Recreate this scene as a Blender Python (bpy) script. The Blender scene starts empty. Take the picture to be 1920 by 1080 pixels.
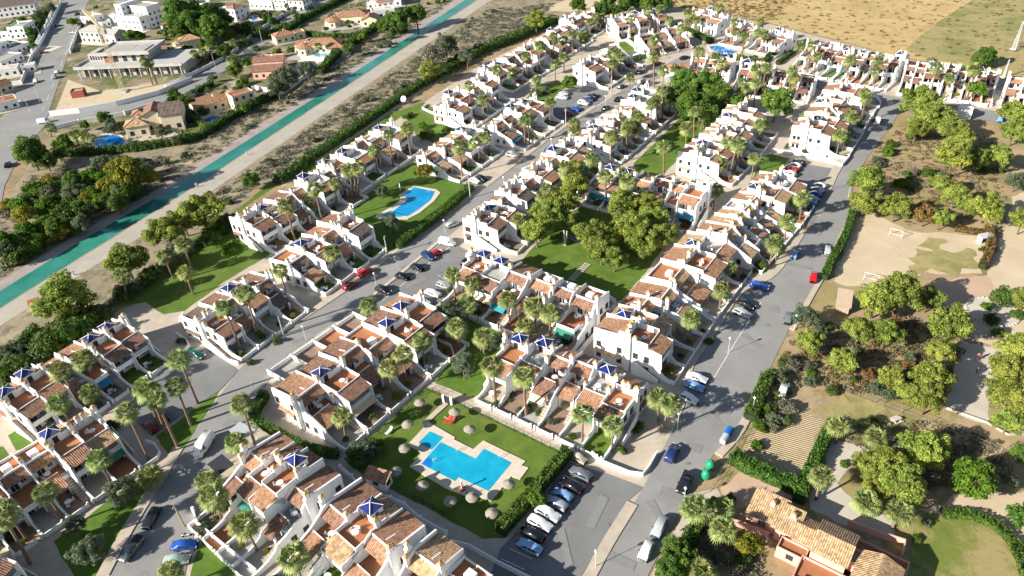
import bpy, math, random
from mathutils import Vector, Matrix
S = bpy.context.scene
C = S.collection
rnd = random.Random(11)

# ------------------------------------------------------------------ camera
FPX, PITCH, ROLL, HCAM = 1370.0, math.radians(35.2), math.radians(-4.1), 105.0
_fw = Vector((0, math.cos(PITCH), -math.sin(PITCH)))
_rt = Vector((1, 0, 0)); _up = _rt.cross(_fw)
RT = math.cos(ROLL) * _rt + math.sin(ROLL) * _up
UP = -math.sin(ROLL) * _rt + math.cos(ROLL) * _up
cd = bpy.data.cameras.new('camera'); cam = bpy.data.objects.new('camera', cd); C.objects.link(cam)
cd.sensor_width = 36; cd.lens = FPX / 1920 * 36; cd.clip_end = 6000; cd.clip_start = 1
M = Matrix((RT, UP, -_fw)).transposed().to_4x4(); M.translation = (0, 0, HCAM)
cam.matrix_world = M; S.camera = cam

# ------------------------------------------------------------------ sky, sun, exposure
SUN_AZ, SUN_EL = math.radians(204.5), math.radians(25)
w = bpy.data.worlds.new('World'); S.world = w; w.use_nodes = True
nt = w.node_tree; nt.nodes.clear()
sky = nt.nodes.new('ShaderNodeTexSky'); sky.sky_type = 'NISHITA'; sky.sun_disc = False
sky.sun_elevation = SUN_EL; sky.sun_rotation = math.pi / 2 - SUN_AZ
bg = nt.nodes.new('ShaderNodeBackground'); bg.inputs[1].default_value = 0.058
wo = nt.nodes.new('ShaderNodeOutputWorld')
nt.links.new(sky.outputs[0], bg.inputs[0]); nt.links.new(bg.outputs[0], wo.inputs[0])
ld = bpy.data.lights.new('sun', 'SUN'); ld.energy = 5.0; ld.angle = math.radians(0.5); ld.color = (1.0, 0.95, 0.86)
lo = bpy.data.objects.new('sun', ld); C.objects.link(lo)
sv = Vector((math.cos(SUN_AZ) * math.cos(SUN_EL), math.sin(SUN_AZ) * math.cos(SUN_EL), math.sin(SUN_EL)))
lo.rotation_euler = (-sv).to_track_quat('-Z', 'Y').to_euler(); lo.location = sv * 500
S.view_settings.view_transform = 'Standard'; S.view_settings.look = 'None'
S.view_settings.exposure = 1.15; S.view_settings.gamma = 1.0
S.cycles.max_bounces = 5; S.cycles.diffuse_bounces = 3; S.cycles.glossy_bounces = 2; S.cycles.transmission_bounces = 3
S.cycles.transparent_max_bounces = 4
S.cycles.use_denoising = True

# ------------------------------------------------------------------ survey: a picture point to a point on the ground (metres)
def g(px, py, z=0.0):
    d = RT * ((px - 960) / FPX) - UP * ((py - 540) / FPX) + _fw
    t = (z - HCAM) / d.z
    return Vector((d.x * t, d.y * t, z))
def to_px(p):
    d = Vector(p) - Vector((0, 0, HCAM)); q = d.dot(_fw)
    return 960 + FPX * d.dot(RT) / q, 540 - FPX * d.dot(UP) / q
def height_between(base, top):
    b = g(*base); lo_, hi_ = 0.0, 40.0
    for _ in range(30):
        m = (lo_ + hi_) / 2
        if to_px((b.x, b.y, m))[1] > top[1]: lo_ = m
        else: hi_ = m
    return lo_

# ------------------------------------------------------------------ tags and objects
def tag(o, label=None, cat=None, group=None, kind=None):
    if label: o['label'] = label
    if cat: o['category'] = cat
    if group: o['group'] = group
    if kind: o['kind'] = kind
    return o
def empty(name, loc, rz=0.0):
    o = bpy.data.objects.new(name, None); C.objects.link(o); o.location = loc; o.rotation_euler = (0, 0, rz)
    o.empty_display_size = 0.5
    return o
def link(name, me, parent=None, loc=None, rz=None, scale=None):
    o = bpy.data.objects.new(name, me); C.objects.link(o)
    if parent is not None: o.parent = parent
    if loc is not None: o.location = loc
    if rz is not None: o.rotation_euler = (0, 0, rz)
    if scale is not None: o.scale = scale
    return o
KIDS = {}
def copy_tree(o, parent=None):
    c = o.copy(); C.objects.link(c); c.parent = parent
    for ch in list(o.children): copy_tree(ch, c)
    return c

class MB:
    def __init__(s): s.v = []; s.f = []; s.m = []; s.uv = []
    def face(s, pts, mi=0, uv=None):
        n = len(s.v); s.v.extend([tuple(p) for p in pts]); s.f.append(tuple(range(n, n + len(pts)))); s.m.append(mi)
        s.uv.append(uv or [(0, 0)] * len(pts)); return s
    def box(s, x0, x1, y0, y1, z0, z1, mi=0, top=None):
        p = [(x0, y0, z0), (x1, y0, z0), (x1, y1, z0), (x0, y1, z0), (x0, y0, z1), (x1, y0, z1), (x1, y1, z1), (x0, y1, z1)]
        for k, q in enumerate(((0, 3, 2, 1), (4, 5, 6, 7), (0, 1, 5, 4), (1, 2, 6, 5), (2, 3, 7, 6), (3, 0, 4, 7))):
            s.face([p[i] for i in q], top if (k == 1 and top is not None) else mi)
        return s
    def slab(s, a, b, c, d, th, mi=0):
        # a roof plane a-b (eave) to d-c (ridge), with thickness and metric uv
        a, b, c, d = map(Vector, (a, b, c, d)); n = (b - a).cross(d - a).normalized() * th
        W = (b - a).length; L = (d - a).length; o_ = rnd.uniform(0, 40)
        s.face([a, b, c, d], mi, [(o_, o_), (o_ + W, o_), (o_ + W, o_ + L), (o_, o_ + L)])
        e = [q - n for q in (a, b, c, d)]
        s.face([e[3], e[2], e[1], e[0]], mi)
        q = [a, b, c, d]
        for i in range(4): s.face([q[i], e[i], e[(i + 1) % 4], q[(i + 1) % 4]], mi)
        return s
    def prism_x(s, poly, x0, x1, mi=0):
        # polygon in (y, z), thick along x
        n = len(poly)
        s.face([(x0, y, z) for y, z in reversed(poly)], mi); s.face([(x1, y, z) for y, z in poly], mi)
        for i in range(n):
            a, b = poly[i], poly[(i + 1) % n]
            s.face([(x0, a[0], a[1]), (x0, b[0], b[1]), (x1, b[0], b[1]), (x1, a[0], a[1])], mi)
        return s
    def prism_z(s, poly, z0, z1, mi=0, top=None):
        n = len(poly)
        s.face([(x, y, z1) for x, y in poly], mi if top is None else top); s.face([(x, y, z0) for x, y in reversed(poly)], mi)
        for i in range(n):
            a, b = poly[i], poly[(i + 1) % n]
            s.face([(a[0], a[1], z0), (b[0], b[1], z0), (b[0], b[1], z1), (a[0], a[1], z1)], mi)
        return s
    def tube(s, pts, rs, n=8, mi=0, cap=True):
        rings = []
        for i, p in enumerate(pts):
            p = Vector(p); a = Vector(pts[max(i - 1, 0)]); b = Vector(pts[min(i + 1, len(pts) - 1)]); t = (b - a).normalized()
            x = t.orthogonal().normalized() if abs(t.z) < .9 else Vector((1, 0, 0)); x = (x - t * x.dot(t)).normalized(); y = t.cross(x)
            k = len(s.v); s.v.extend([tuple(p + (x * math.cos(2 * math.pi * j / n) + y * math.sin(2 * math.pi * j / n)) * rs[i]) for j in range(n)])
            rings.append(k)
        for i in range(len(rings) - 1):
            for j in range(n):
                s.f.append((rings[i] + j, rings[i] + (j + 1) % n, rings[i + 1] + (j + 1) % n, rings[i + 1] + j)); s.m.append(mi); s.uv.append([(0, 0)] * 4)
        if cap:
            s.f.append(tuple(rings[-1] + j for j in range(n))); s.m.append(mi); s.uv.append([(0, 0)] * n)
        return s
    def mesh(s, name, mats, smooth=False, uv=False):
        me = bpy.data.meshes.new(name); me.from_pydata(s.v, [], s.f); 
        for m in (mats if isinstance(mats, (list, tuple)) else [mats]): me.materials.append(m)
        if max(s.m, default=0): me.polygons.foreach_set('material_index', s.m)
        if uv:
            l = me.uv_layers.new(name='uv'); l.data.foreach_set('uv', [c for f in s.uv for q in f for c in q])
        if smooth: me.polygons.foreach_set('use_smooth', [True] * len(s.f))
        return me
    def build(s, name, mats, parent=None, smooth=False, uv=False, **k):
        return link(name, s.mesh(name, mats, smooth, uv), parent, **k)

# ------------------------------------------------------------------ materials
def _mat(name):
    m = bpy.data.materials.new(name); m.use_nodes = True; n = m.node_tree.nodes; n.clear()
    o = n.new('ShaderNodeOutputMaterial'); b = n.new('ShaderNodeBsdfPrincipled'); m.node_tree.links.new(b.outputs[0], o.inputs[0])
    return m, n, m.node_tree.links, b, o
def _ramp(n, stops):
    r = n.new('ShaderNodeValToRGB'); e = r.color_ramp.elements
    while len(e) < len(stops): e.new(0.5)
    for i, (p, c) in enumerate(stops): e[i].position = p; e[i].color = (*c, 1)
    return r
def mix(c, k): return tuple(min(1, max(0, x * k)) for x in c)
def mat_noise(name, stops, scale=1.0, detail=6, rough=0.9, bump=0.0, scale2=None, spots=None, coord='Object', bscale=None, spec=0.3, dist=0.0):
    m, n, L, b, o = _mat(name)
    tc = n.new('ShaderNodeTexCoord'); t = n.new('ShaderNodeTexNoise'); t.inputs['Scale'].default_value = scale; t.inputs['Detail'].default_value = detail
    t.inputs['Roughness'].default_value = .65; t.inputs['Distortion'].default_value = dist
    L.new(tc.outputs[coord], t.inputs['Vector']); r = _ramp(n, stops); L.new(t.outputs[0], r.inputs[0]); col = r.outputs[0]
    if spots:   # (scale, lo, hi, colour, amount): a second, patchy layer (weeds, stains, wear)
        for sc, lo_, hi_, c2, am in spots:
            t2 = n.new('ShaderNodeTexNoise'); t2.inputs['Scale'].default_value = sc; t2.inputs['Detail'].default_value = 8; t2.inputs['Roughness'].default_value = .7
            L.new(tc.outputs[coord], t2.inputs['Vector']); mr = n.new('ShaderNodeMapRange'); mr.inputs[1].default_value = lo_; mr.inputs[2].default_value = hi_; mr.inputs[4].default_value = am
            L.new(t2.outputs[0], mr.inputs[0]); mx = n.new('ShaderNodeMixRGB'); L.new(mr.outputs[0], mx.inputs[0]); L.new(col, mx.inputs[1]); mx.inputs[2].default_value = (*c2, 1); col = mx.outputs[0]
    L.new(col, b.inputs['Base Color']); b.inputs['Roughness'].default_value = rough; b.inputs['Specular IOR Level'].default_value = spec
    if bump:
        t3 = n.new('ShaderNodeTexNoise'); t3.inputs['Scale'].default_value = bscale or scale * 4; t3.inputs['Detail'].default_value = 6
        L.new(tc.outputs[coord], t3.inputs['Vector']); bp = n.new('ShaderNodeBump'); bp.inputs['Strength'].default_value = min(1, bump); bp.inputs['Distance'].default_value = 0.25 * bump
        L.new(t3.outputs[0], bp.inputs['Height']); L.new(bp.outputs[0], b.inputs['Normal'])
    return m
def mat_plain(name, c, rough=0.6, metal=0.0, var=0.06, scale=3.0, spec=0.4, coat=0.0):
    m = mat_noise(name, [(.3, mix(c, 1 - var)), (.7, mix(c, 1 + var))], scale, 4, rough, spec=spec)
    b = [x for x in m.node_tree.nodes if x.type == 'BSDF_PRINCIPLED'][0]; b.inputs['Metallic'].default_value = metal; b.inputs['Coat Weight'].default_value = coat
    return m
def mat_tiles(name, c, pitch=0.36):
    # barrel tiles: ribs run down the slope (uv in metres), colour differs tile by tile, lichen in patches
    m, n, L, b, o = _mat(name)
    uv = n.new('ShaderNodeUVMap'); sp = n.new('ShaderNodeSeparateXYZ'); L.new(uv.outputs[0], sp.inputs[0])
    def mth(op, a, v=None):
        q = n.new('ShaderNodeMath'); q.operation = op; L.new(a, q.inputs[0])
        if v is not None:
            if isinstance(v, float): q.inputs[1].default_value = v
            else: L.new(v, q.inputs[1])
        return q.outputs[0]
    u = mth('DIVIDE', sp.outputs[0], pitch); v = mth('DIVIDE', sp.outputs[1], .45)
    rib = mth('ABSOLUTE', mth('SINE', mth('MULTIPLY', u, math.pi)))
    cu, cv = mth('FLOOR', u), mth('FLOOR', v)
    cx = n.new('ShaderNodeCombineXYZ'); L.new(cu, cx.inputs[0]); L.new(cv, cx.inputs[1])
    wn = n.new('ShaderNodeTexWhiteNoise'); wn.noise_dimensions = '2D'; L.new(cx.outputs[0], wn.inputs['Vector'])
    r = _ramp(n, [(0, mix(c, .62)), (.35, mix(c, .92)), (.7, mix(c, 1.1)), (1, (c[0] * 1.25, c[1] * 1.35, c[2] * 1.5))]); L.new(wn.outputs[0], r.inputs[0])
    t = n.new('ShaderNodeTexNoise'); t.inputs['Scale'].default_value = .8; t.inputs['Detail'].default_value = 6; L.new(uv.outputs[0], t.inputs['Vector'])
    mr = n.new('ShaderNodeMapRange'); mr.inputs[1].default_value = .5; mr.inputs[2].default_value = .75; mr.inputs[4].default_value = .55; L.new(t.outputs[0], mr.inputs[0])
    mx = n.new('ShaderNodeMixRGB'); L.new(mr.outputs[0], mx.inputs[0]); L.new(r.outputs[0], mx.inputs[1]); mx.inputs[2].default_value = (c[0] * .5, c[1] * .62, c[2] * .7, 1)
    # the channel tiles between the ribs are coloured darker
    m2 = n.new('ShaderNodeMixRGB'); m2.blend_type = 'MULTIPLY'; q = n.new('ShaderNodeMapRange'); q.inputs[1].default_value = .15; q.inputs[2].default_value = .5; q.inputs[3].default_value = .75; q.inputs[4].default_value = 0.0
    L.new(rib, q.inputs[0]); L.new(q.outputs[0], m2.inputs[0]); L.new(mx.outputs[0], m2.inputs[1]); m2.inputs[2].default_value = (.42, .40, .40, 1)
    L.new(m2.outputs[0], b.inputs['Base Color']); b.inputs['Roughness'].default_value = .85; b.inputs['Specular IOR Level'].default_value = .25
    bp = n.new('ShaderNodeBump'); bp.inputs['Strength'].default_value = .9; bp.inputs['Distance'].default_value = .09; L.new(rib, bp.inputs['Height']); L.new(bp.outputs[0], b.inputs['Normal'])
    return m
def mat_leaf(name, dark, light, tr=0.40, sat=0.10, scale=.9):
    m, n, L, b, o = _mat(name)
    tc = n.new('ShaderNodeTexCoord'); t = n.new('ShaderNodeTexNoise'); t.inputs['Scale'].default_value = scale; t.inputs['Detail'].default_value = 5; L.new(tc.outputs['Object'], t.inputs['Vector'])
    oi = n.new('ShaderNodeObjectInfo'); ge = n.new('ShaderNodeNewGeometry')
    a = n.new('ShaderNodeMath'); a.operation = 'MULTIPLY_ADD'; L.new(ge.outputs['Random Per Island'], a.inputs[0]); a.inputs[1].default_value = .35; L.new(t.outputs[0], a.inputs[2])
    a2 = n.new('ShaderNodeMath'); a2.operation = 'SUBTRACT'; L.new(a.outputs[0], a2.inputs[0]); a2.inputs[1].default_value = .17
    r = _ramp(n, [(.28, dark), (.72, light)]); L.new(a2.outputs[0], r.inputs[0])
    hs = n.new('ShaderNodeHueSaturation'); mr = n.new('ShaderNodeMapRange'); mr.inputs[3].default_value = .5 - .012; mr.inputs[4].default_value = .5 + .018; L.new(oi.outputs['Random'], mr.inputs[0]); L.new(mr.outputs[0], hs.inputs['Hue'])
    mv = n.new('ShaderNodeMapRange'); mv.inputs[3].default_value = 1 - sat * 1.6; mv.inputs[4].default_value = 1 + sat * 1.6
    wn = n.new('ShaderNodeTexWhiteNoise'); wn.noise_dimensions = '1D'; L.new(oi.outputs['Random'], wn.inputs['W']); L.new(wn.outputs[0], mv.inputs[0]); L.new(mv.outputs[0], hs.inputs['Value'])
    L.new(r.outputs[0], hs.inputs['Color'])
    L.new(hs.outputs[0], b.inputs['Base Color']); b.inputs['Roughness'].default_value = .6; b.inputs['Specular IOR Level'].default_value = .25
    ts = n.new('ShaderNodeBsdfTranslucent'); L.new(hs.outputs[0], ts.inputs[0]); ms = n.new('ShaderNodeMixShader'); ms.inputs[0].default_value = tr
    L.new(b.outputs[0], ms.inputs[1]); L.new(ts.outputs[0], ms.inputs[2]); L.new(ms.outputs[0], o.inputs[0])
    return m
def mat_water(name, c, c2, rough=.06, sc=.25, bump=.08):
    m = mat_noise(name, [(.3, c), (.7, c2)], sc, 3, rough, bump=bump, bscale=1.4, spec=.5)
    return m
P = {}
P['white'] = mat_noise('white_render', [(.3, (.78, .775, .76)), (.75, (.85, .845, .83))], .5, 6, .85, spots=[(.9, .58, .75, (.52, .49, .44), .4), (.25, .55, .7, (.62, .58, .52), .4)])
def streaks(m, c, am):
    # rain streaks: a noise drawn out downwards
    n, L = m.node_tree.nodes, m.node_tree.links; b = [x for x in n if x.type == 'BSDF_PRINCIPLED'][0]; src = b.inputs['Base Color'].links[0].from_socket
    tc = n.new('ShaderNodeTexCoord'); mp = n.new('ShaderNodeMapping'); mp.inputs['Scale'].default_value = (1.6, 1.6, .16); L.new(tc.outputs['Object'], mp.inputs[0])
    t = n.new('ShaderNodeTexNoise'); t.inputs['Scale'].default_value = 1.3; t.inputs['Detail'].default_value = 7; L.new(mp.outputs[0], t.inputs['Vector'])
    mr = n.new('ShaderNodeMapRange'); mr.inputs[1].default_value = .54; mr.inputs[2].default_value = .74; mr.inputs[4].default_value = am; L.new(t.outputs[0], mr.inputs[0])
    mx = n.new('ShaderNodeMixRGB'); L.new(mr.outputs[0], mx.inputs[0]); L.new(src, mx.inputs[1]); mx.inputs[2].default_value = (*c, 1); L.new(mx.outputs[0], b.inputs['Base Color'])
streaks(P['white'], (.50, .47, .42), .28)
P['cream'] = mat_noise('cream_render', [(.3, (.66, .56, .40)), (.7, (.74, .64, .47))], .5, 6, .85)
P['pink'] = mat_noise('pink_render', [(.3, (.60, .33, .25)), (.7, (.68, .40, .31))], .5, 6, .85, spots=[(.7, .6, .75, (.45, .27, .22), .4)])
P['concrete'] = mat_noise('bare_concrete', [(.3, (.34, .33, .31)), (.7, (.46, .45, .42))], .6, 8, .9, spots=[(.5, .55, .7, (.26, .25, .24), .5)])
P['tile_orange'] = mat_tiles('orange_barrel_tiles', (.385, .205, .118))
P['tile_brown'] = mat_tiles('brown_barrel_tiles', (.27, .145, .095))
P['tile_straw'] = mat_tiles('straw_barrel_tiles', (.47, .305, .165))
P['tile_dark'] = mat_tiles('dark_barrel_tiles', (.16, .115, .095))
P['tile_blue'] = mat_tiles('cobalt_glazed_tiles', (.014, .030, .17), .3)
P['tile_blue2'] = mat_tiles('faded_blue_glazed_tiles', (.035, .045, .12), .3)
for k in ('tile_blue', 'tile_blue2'):
    _b = [x for x in P[k].node_tree.nodes if x.type == 'BSDF_PRINCIPLED'][0]; _b.inputs['Roughness'].default_value = .28; _b.inputs['Specular IOR Level'].default_value = .5
P['terracotta'] = mat_noise('terracotta_floor', [(.3, (.30, .12, .055)), (.7, (.40, .165, .075))], 1.2, 6, .8, spots=[(.6, .55, .7, (.26, .14, .09), .6)])
P['floor_grey'] = mat_noise('grey_terrace_floor', [(.3, (.30, .28, .25)), (.7, (.40, .38, .34))], 1.2, 6, .85)
P['patio_brown'] = mat_noise('brown_patio', [(.3, (.20, .13, .10)), (.7, (.28, .19, .14))], 1.2, 6, .85)
P['ochre'] = mat_plain('ochre_paint', (.46, .27, .10), .7, var=.2)
P['glass'] = mat_plain('dark_glass', (.025, .032, .04), .12, var=.3, spec=.6)
P['door'] = mat_plain('brown_wood', (.13, .07, .04), .6, var=.2)
P['metal'] = mat_plain('grey_metal', (.35, .36, .37), .45, .6)
P['lightmetal'] = mat_plain('galvanised_steel', (.62, .62, .60), .5, .2)
P['blackmetal'] = mat_plain('black_metal', (.03, .03, .035), .5, .3)
P['stairs'] = mat_noise('stair_paving', [(.3, (.34, .27, .21)), (.7, (.46, .38, .30))], 2, 5, .85)
P['awn_blue'] = mat_plain('blue_awning', (.03, .16, .30), .8); P['awn_green'] = mat_plain('green_awning', (.03, .18, .12), .8)
P['awn_yellow'] = mat_plain('yellow_awning', (.75, .42, .02), .8); P['awn_cream'] = mat_plain('cream_awning', (.62, .52, .34), .8)
P['awn_teal'] = mat_plain('teal_awning', (.02, .24, .28), .8)
P['trunk'] = mat_noise('bark', [(.3, (.10, .065, .045)), (.7, (.20, .14, .10))], 4, 6, .95, bump=.4)
P['ptrunk'] = mat_noise('palm_bark', [(.3, (.13, .085, .06)), (.7, (.26, .175, .12))], 5, 6, .95, bump=.5)
P['pine'] = mat_leaf('pine_needles', (.105, .150, .024), (.41, .46, .090))
P['pinedark'] = mat_leaf('dark_pine_needles', (.045, .105, .018), (.19, .30, .048))
P['brownleaf'] = mat_leaf('dry_foliage', (.12, .07, .03), (.30, .17, .06))
P['olive'] = mat_leaf('olive_leaves', (.085, .115, .062), (.215, .26, .15))
P['bush'] = mat_leaf('bush_leaves', (.034, .072, .014), (.145, .215, .036))
P['lime'] = mat_leaf('lime_leaves', (.06, .13, .012), (.16, .27, .025))
P['mimosa'] = mat_leaf('mimosa_blossom', (.13, .15, .016), (.36, .31, .035))
P['grey'] = mat_leaf('grey_scrub_leaves', (.13, .125, .09), (.29, .27, .20))
P['brownweed'] = mat_leaf('dry_weeds', (.11, .10, .04), (.26, .20, .085))
P['palm'] = mat_leaf('palm_fronds', (.105, .145, .040), (.35, .39, .135), .2, scale=.7)
P['skirt'] = mat_leaf('dry_palm_fronds', (.13, .085, .035), (.30, .20, .085))
P['hedge'] = mat_leaf('hedge_leaves', (.032, .072, .012), (.125, .215, .032), scale=.5)
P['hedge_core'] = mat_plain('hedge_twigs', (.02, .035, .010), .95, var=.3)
P['tyre'] = mat_plain('tyre_rubber', (.018, .018, .018), .9); P['rim'] = mat_plain('alloy', (.45, .45, .46), .35, .8)
P['lamp'] = mat_plain('headlight_glass', (.75, .76, .78), .15); P['taillight'] = mat_plain('tail_light_plastic', (.35, .02, .02), .3)
P['thatch'] = mat_noise('thatch', [(.3, (.21, .18, .145)), (.7, (.36, .32, .26))], 5, 8, .95, bump=.5)
P['wood'] = mat_noise('weathered_wood', [(.3, (.30, .22, .15)), (.7, (.42, .33, .24))], 3, 6, .9)
P['lawn'] = mat_noise('lawn_grass', [(.25, (.050, .098, .011)), (.5, (.088, .150, .017)), (.8, (.165, .195, .036))], .22, 10, .95, bump=.5, bscale=9, spots=[(.09, .55, .72, (.20, .175, .055), .7), (2.5, .55, .75, (.05, .09, .012), .5)])
P['lawn2'] = mat_noise('bright_lawn_grass', [(.25, (.050, .112, .011)), (.75, (.110, .18, .020))], .5, 10, .95, bump=.4, bscale=9, spots=[(.2, .56, .74, (.16, .17, .04), .6), (2.5, .55, .75, (.04, .09, .012), .4)])
P['asphalt'] = mat_noise('worn_asphalt', [(.3, (.205, .200, .190)), (.7, (.265, .258, .245))], .12, 10, .95, bump=.15, bscale=14, spots=[(.05, .5, .7, (.31, .30, .285), .7), (.6, .60, .70, (.13, .128, .125), .6), (.02, .5, .6, (.235, .23, .22), .6), (2.2, .62, .72, (.15, .148, .145), .6)])
P['asphalt_dark'] = mat_noise('car_park_asphalt', [(.3, (.155, .155, .152)), (.7, (.205, .203, .198))], .2, 10, .95, bump=.15, bscale=14, spots=[(.3, .56, .7, (.19, .185, .175), .6), (.9, .64, .72, (.06, .06, .06), .5)])
P['asphalt_patch'] = mat_noise('asphalt_repair', [(.3, (.185, .182, .175)), (.7, (.235, .23, .22))], .8, 8, .95)
P['pave'] = mat_noise('beige_paving', [(.3, (.38, .315, .24)), (.7, (.50, .43, .34))], .35, 8, .9, spots=[(.15, .5, .7, (.34, .31, .27), .6)])
P['kerb'] = mat_noise('kerb_stone', [(.3, (.42, .36, .29)), (.7, (.54, .48, .40))], 1, 6, .9)
P['soil'] = mat_noise('dry_earth', [(.25, (.20, .135, .075)), (.5, (.30, .215, .125)), (.8, (.40, .31, .20))], .08, 12, .98, bump=.5, bscale=2.5, spots=[(.07, .5, .62, (.155, .145, .06), .7), (.5, .54, .64, (.10, .085, .045), .75)])
P['park'] = mat_noise('park_earth', [(.25, (.23, .155, .085)), (.5, (.33, .24, .14)), (.8, (.43, .33, .205))], .06, 10, .98, bump=.4, bscale=2, spots=[(.055, .47, .60, (.25, .215, .075), .8), (.16, .53, .64, (.13, .13, .04), .7), (.05, .55, .66, (.14, .085, .045), .7), (.9, .56, .66, (.20, .14, .075), .6)])
P['lawn_worn'] = mat_noise('worn_lawn', [(.3, (.105, .15, .022)), (.7, (.19, .20, .045))], .3, 10, .95, bump=.5, bscale=9, spots=[(.10, .46, .58, (.34, .26, .12), .85), (.6, .55, .68, (.10, .14, .02), .6)])
P['pool_mid'] = mat_noise('blue_pool_water', [(.3, (.006, .21, .46)), (.7, (.012, .30, .57))], .25, 4, .05, bump=.22, bscale=2.2, spec=.5)
P['sand'] = mat_noise('compacted_sand', [(.3, (.44, .345, .225)), (.7, (.54, .44, .30))], .12, 9, .98, bump=.2, bscale=3, spots=[(.09, .6, .72, (.26, .24, .10), .6)])
P['sandpink'] = mat_noise('pinkish_gravel', [(.3, (.40, .27, .18)), (.7, (.50, .36, .26))], .15, 9, .98, spots=[(.3, .6, .72, (.30, .22, .14), .6)])
P['gravel'] = mat_noise('grey_gravel', [(.3, (.42, .37, .30)), (.7, (.52, .47, .40))], .2, 9, .98)
P['field'] = mat_noise('dry_field', [(.25, (.34, .225, .09)), (.5, (.46, .325, .145)), (.8, (.56, .41, .20))], .045, 12, .98, bump=.5, bscale=1.5, spots=[(.22, .53, .62, (.19, .145, .065), .7), (.02, .52, .68, (.36, .30, .12), .8), (.5, .58, .7, (.24, .17, .085), .6)])
P['field_green'] = mat_noise('weedy_field', [(.25, (.26, .21, .085)), (.5, (.36, .29, .13)), (.8, (.44, .36, .18))], .05, 12, .98, bump=.5, bscale=1.5, spots=[(.05, .44, .60, (.15, .165, .045), .85), (.3, .50, .62, (.20, .17, .07), .7)])
P['scrub'] = mat_noise('scrubland', [(.25, (.17, .14, .09)), (.5, (.27, .225, .15)), (.8, (.38, .29, .19))], .1, 12, .98, bump=.6, bscale=1.5, spots=[(.25, .48, .60, (.12, .115, .065), .85), (.06, .58, .68, (.44, .31, .18), .8)])
P['garden'] = mat_noise('garden_earth', [(.3, (.17, .12, .07)), (.5, (.24, .19, .12)), (.8, (.36, .31, .23))], .09, 10, .98, bump=.4, bscale=2, spots=[(.06, .46, .56, (.07, .10, .02), .85), (.09, .55, .60, (.40, .36, .29), .8)])
P['track'] = mat_noise('canal_track', [(.3, (.32, .29, .245)), (.7, (.41, .375, .32))], .15, 9, .95, spots=[(.05, .5, .7, (.36, .30, .22), .5)])
P['bank'] = mat_noise('canal_concrete', [(.3, (.30, .255, .23)), (.7, (.42, .36, .32))], .2, 9, .95, spots=[(.3, .55, .7, (.24, .20, .16), .6)])
P['canal'] = mat_water('canal_water', (.016, .135, .105), (.045, .25, .19), sc=.05)
P['pool'] = mat_noise('pool_water', [(.3, (.006, .27, .44)), (.7, (.014, .37, .55))], .25, 4, .05, bump=.22, bscale=2.2, spec=.5)
P['pool_blue'] = mat_noise('deep_pool_water', [(.3, (.006, .14, .46)), (.7, (.01, .21, .55))], .3, 3, .05, bump=.1, bscale=2.5, spec=.5)
P['deck'] = mat_noise('pool_deck_stone', [(.3, (.50, .42, .33)), (.7, (.62, .54, .44))], .6, 8, .85)
P['paint'] = mat_plain('road_paint', (.62, .62, .60), .8, var=.2, scale=2)
P['skin'] = mat_plain('skin', (.50, .27, .18), .6); P['red'] = mat_plain('red_cloth', (.55, .04, .03), .8); P['bluecloth'] = mat_plain('blue_cloth', (.04, .08, .25), .8); P['darkcloth'] = mat_plain('dark_cloth', (.03, .03, .04), .8); P['hair'] = mat_plain('brown_hair', (.05, .03, .02), .8)
P['plastic_green'] = mat_plain('green_plastic', (.01, .24, .11), .45); P['plastic_blue'] = mat_plain('blue_plastic', (.01, .13, .42), .45); P['plastic_grey'] = mat_plain('grey_plastic', (.42, .44, .45), .5)
P['whiteplastic'] = mat_plain('white_plastic', (.78, .78, .77), .4); P['brick'] = mat_noise('red_brick', [(.3, (.26, .075, .05)), (.7, (.34, .11, .07))], 3, 6, .9)
P['crane'] = mat_plain('pale_yellow_steel', (.55, .47, .30), .6)
def mat_sand_striped(): 
    m = mat_noise('ploughed_earth', [(.3, (.36, .27, .16)), (.7, (.46, .36, .23))], .15, 9, .98, spots=[(.12, .52, .66, (.19, .19, .065), .7)])
    n, L = m.node_tree.nodes, m.node_tree.links; b = [x for x in n if x.type == 'BSDF_PRINCIPLED'][0]
    tc = n.new('ShaderNodeTexCoord'); mp = n.new('ShaderNodeMapping'); mp.inputs['Rotation'].default_value = (0, 0, math.radians(28)); L.new(tc.outputs['Object'], mp.inputs[0])
    wv = n.new('ShaderNodeTexWave'); wv.bands_direction = 'Y'; wv.inputs['Scale'].default_value = .62; wv.inputs['Distortion'].default_value = 1.2; L.new(mp.outputs[0], wv.inputs['Vector'])
    bp = n.new('ShaderNodeBump'); bp.inputs['Distance'].default_value = .16; bp.inputs['Strength'].default_value = .6; L.new(wv.outputs[0], bp.inputs['Height']); L.new(bp.outputs[0], b.inputs['Normal'])
    return m
P['plough'] = mat_sand_striped()
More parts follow.
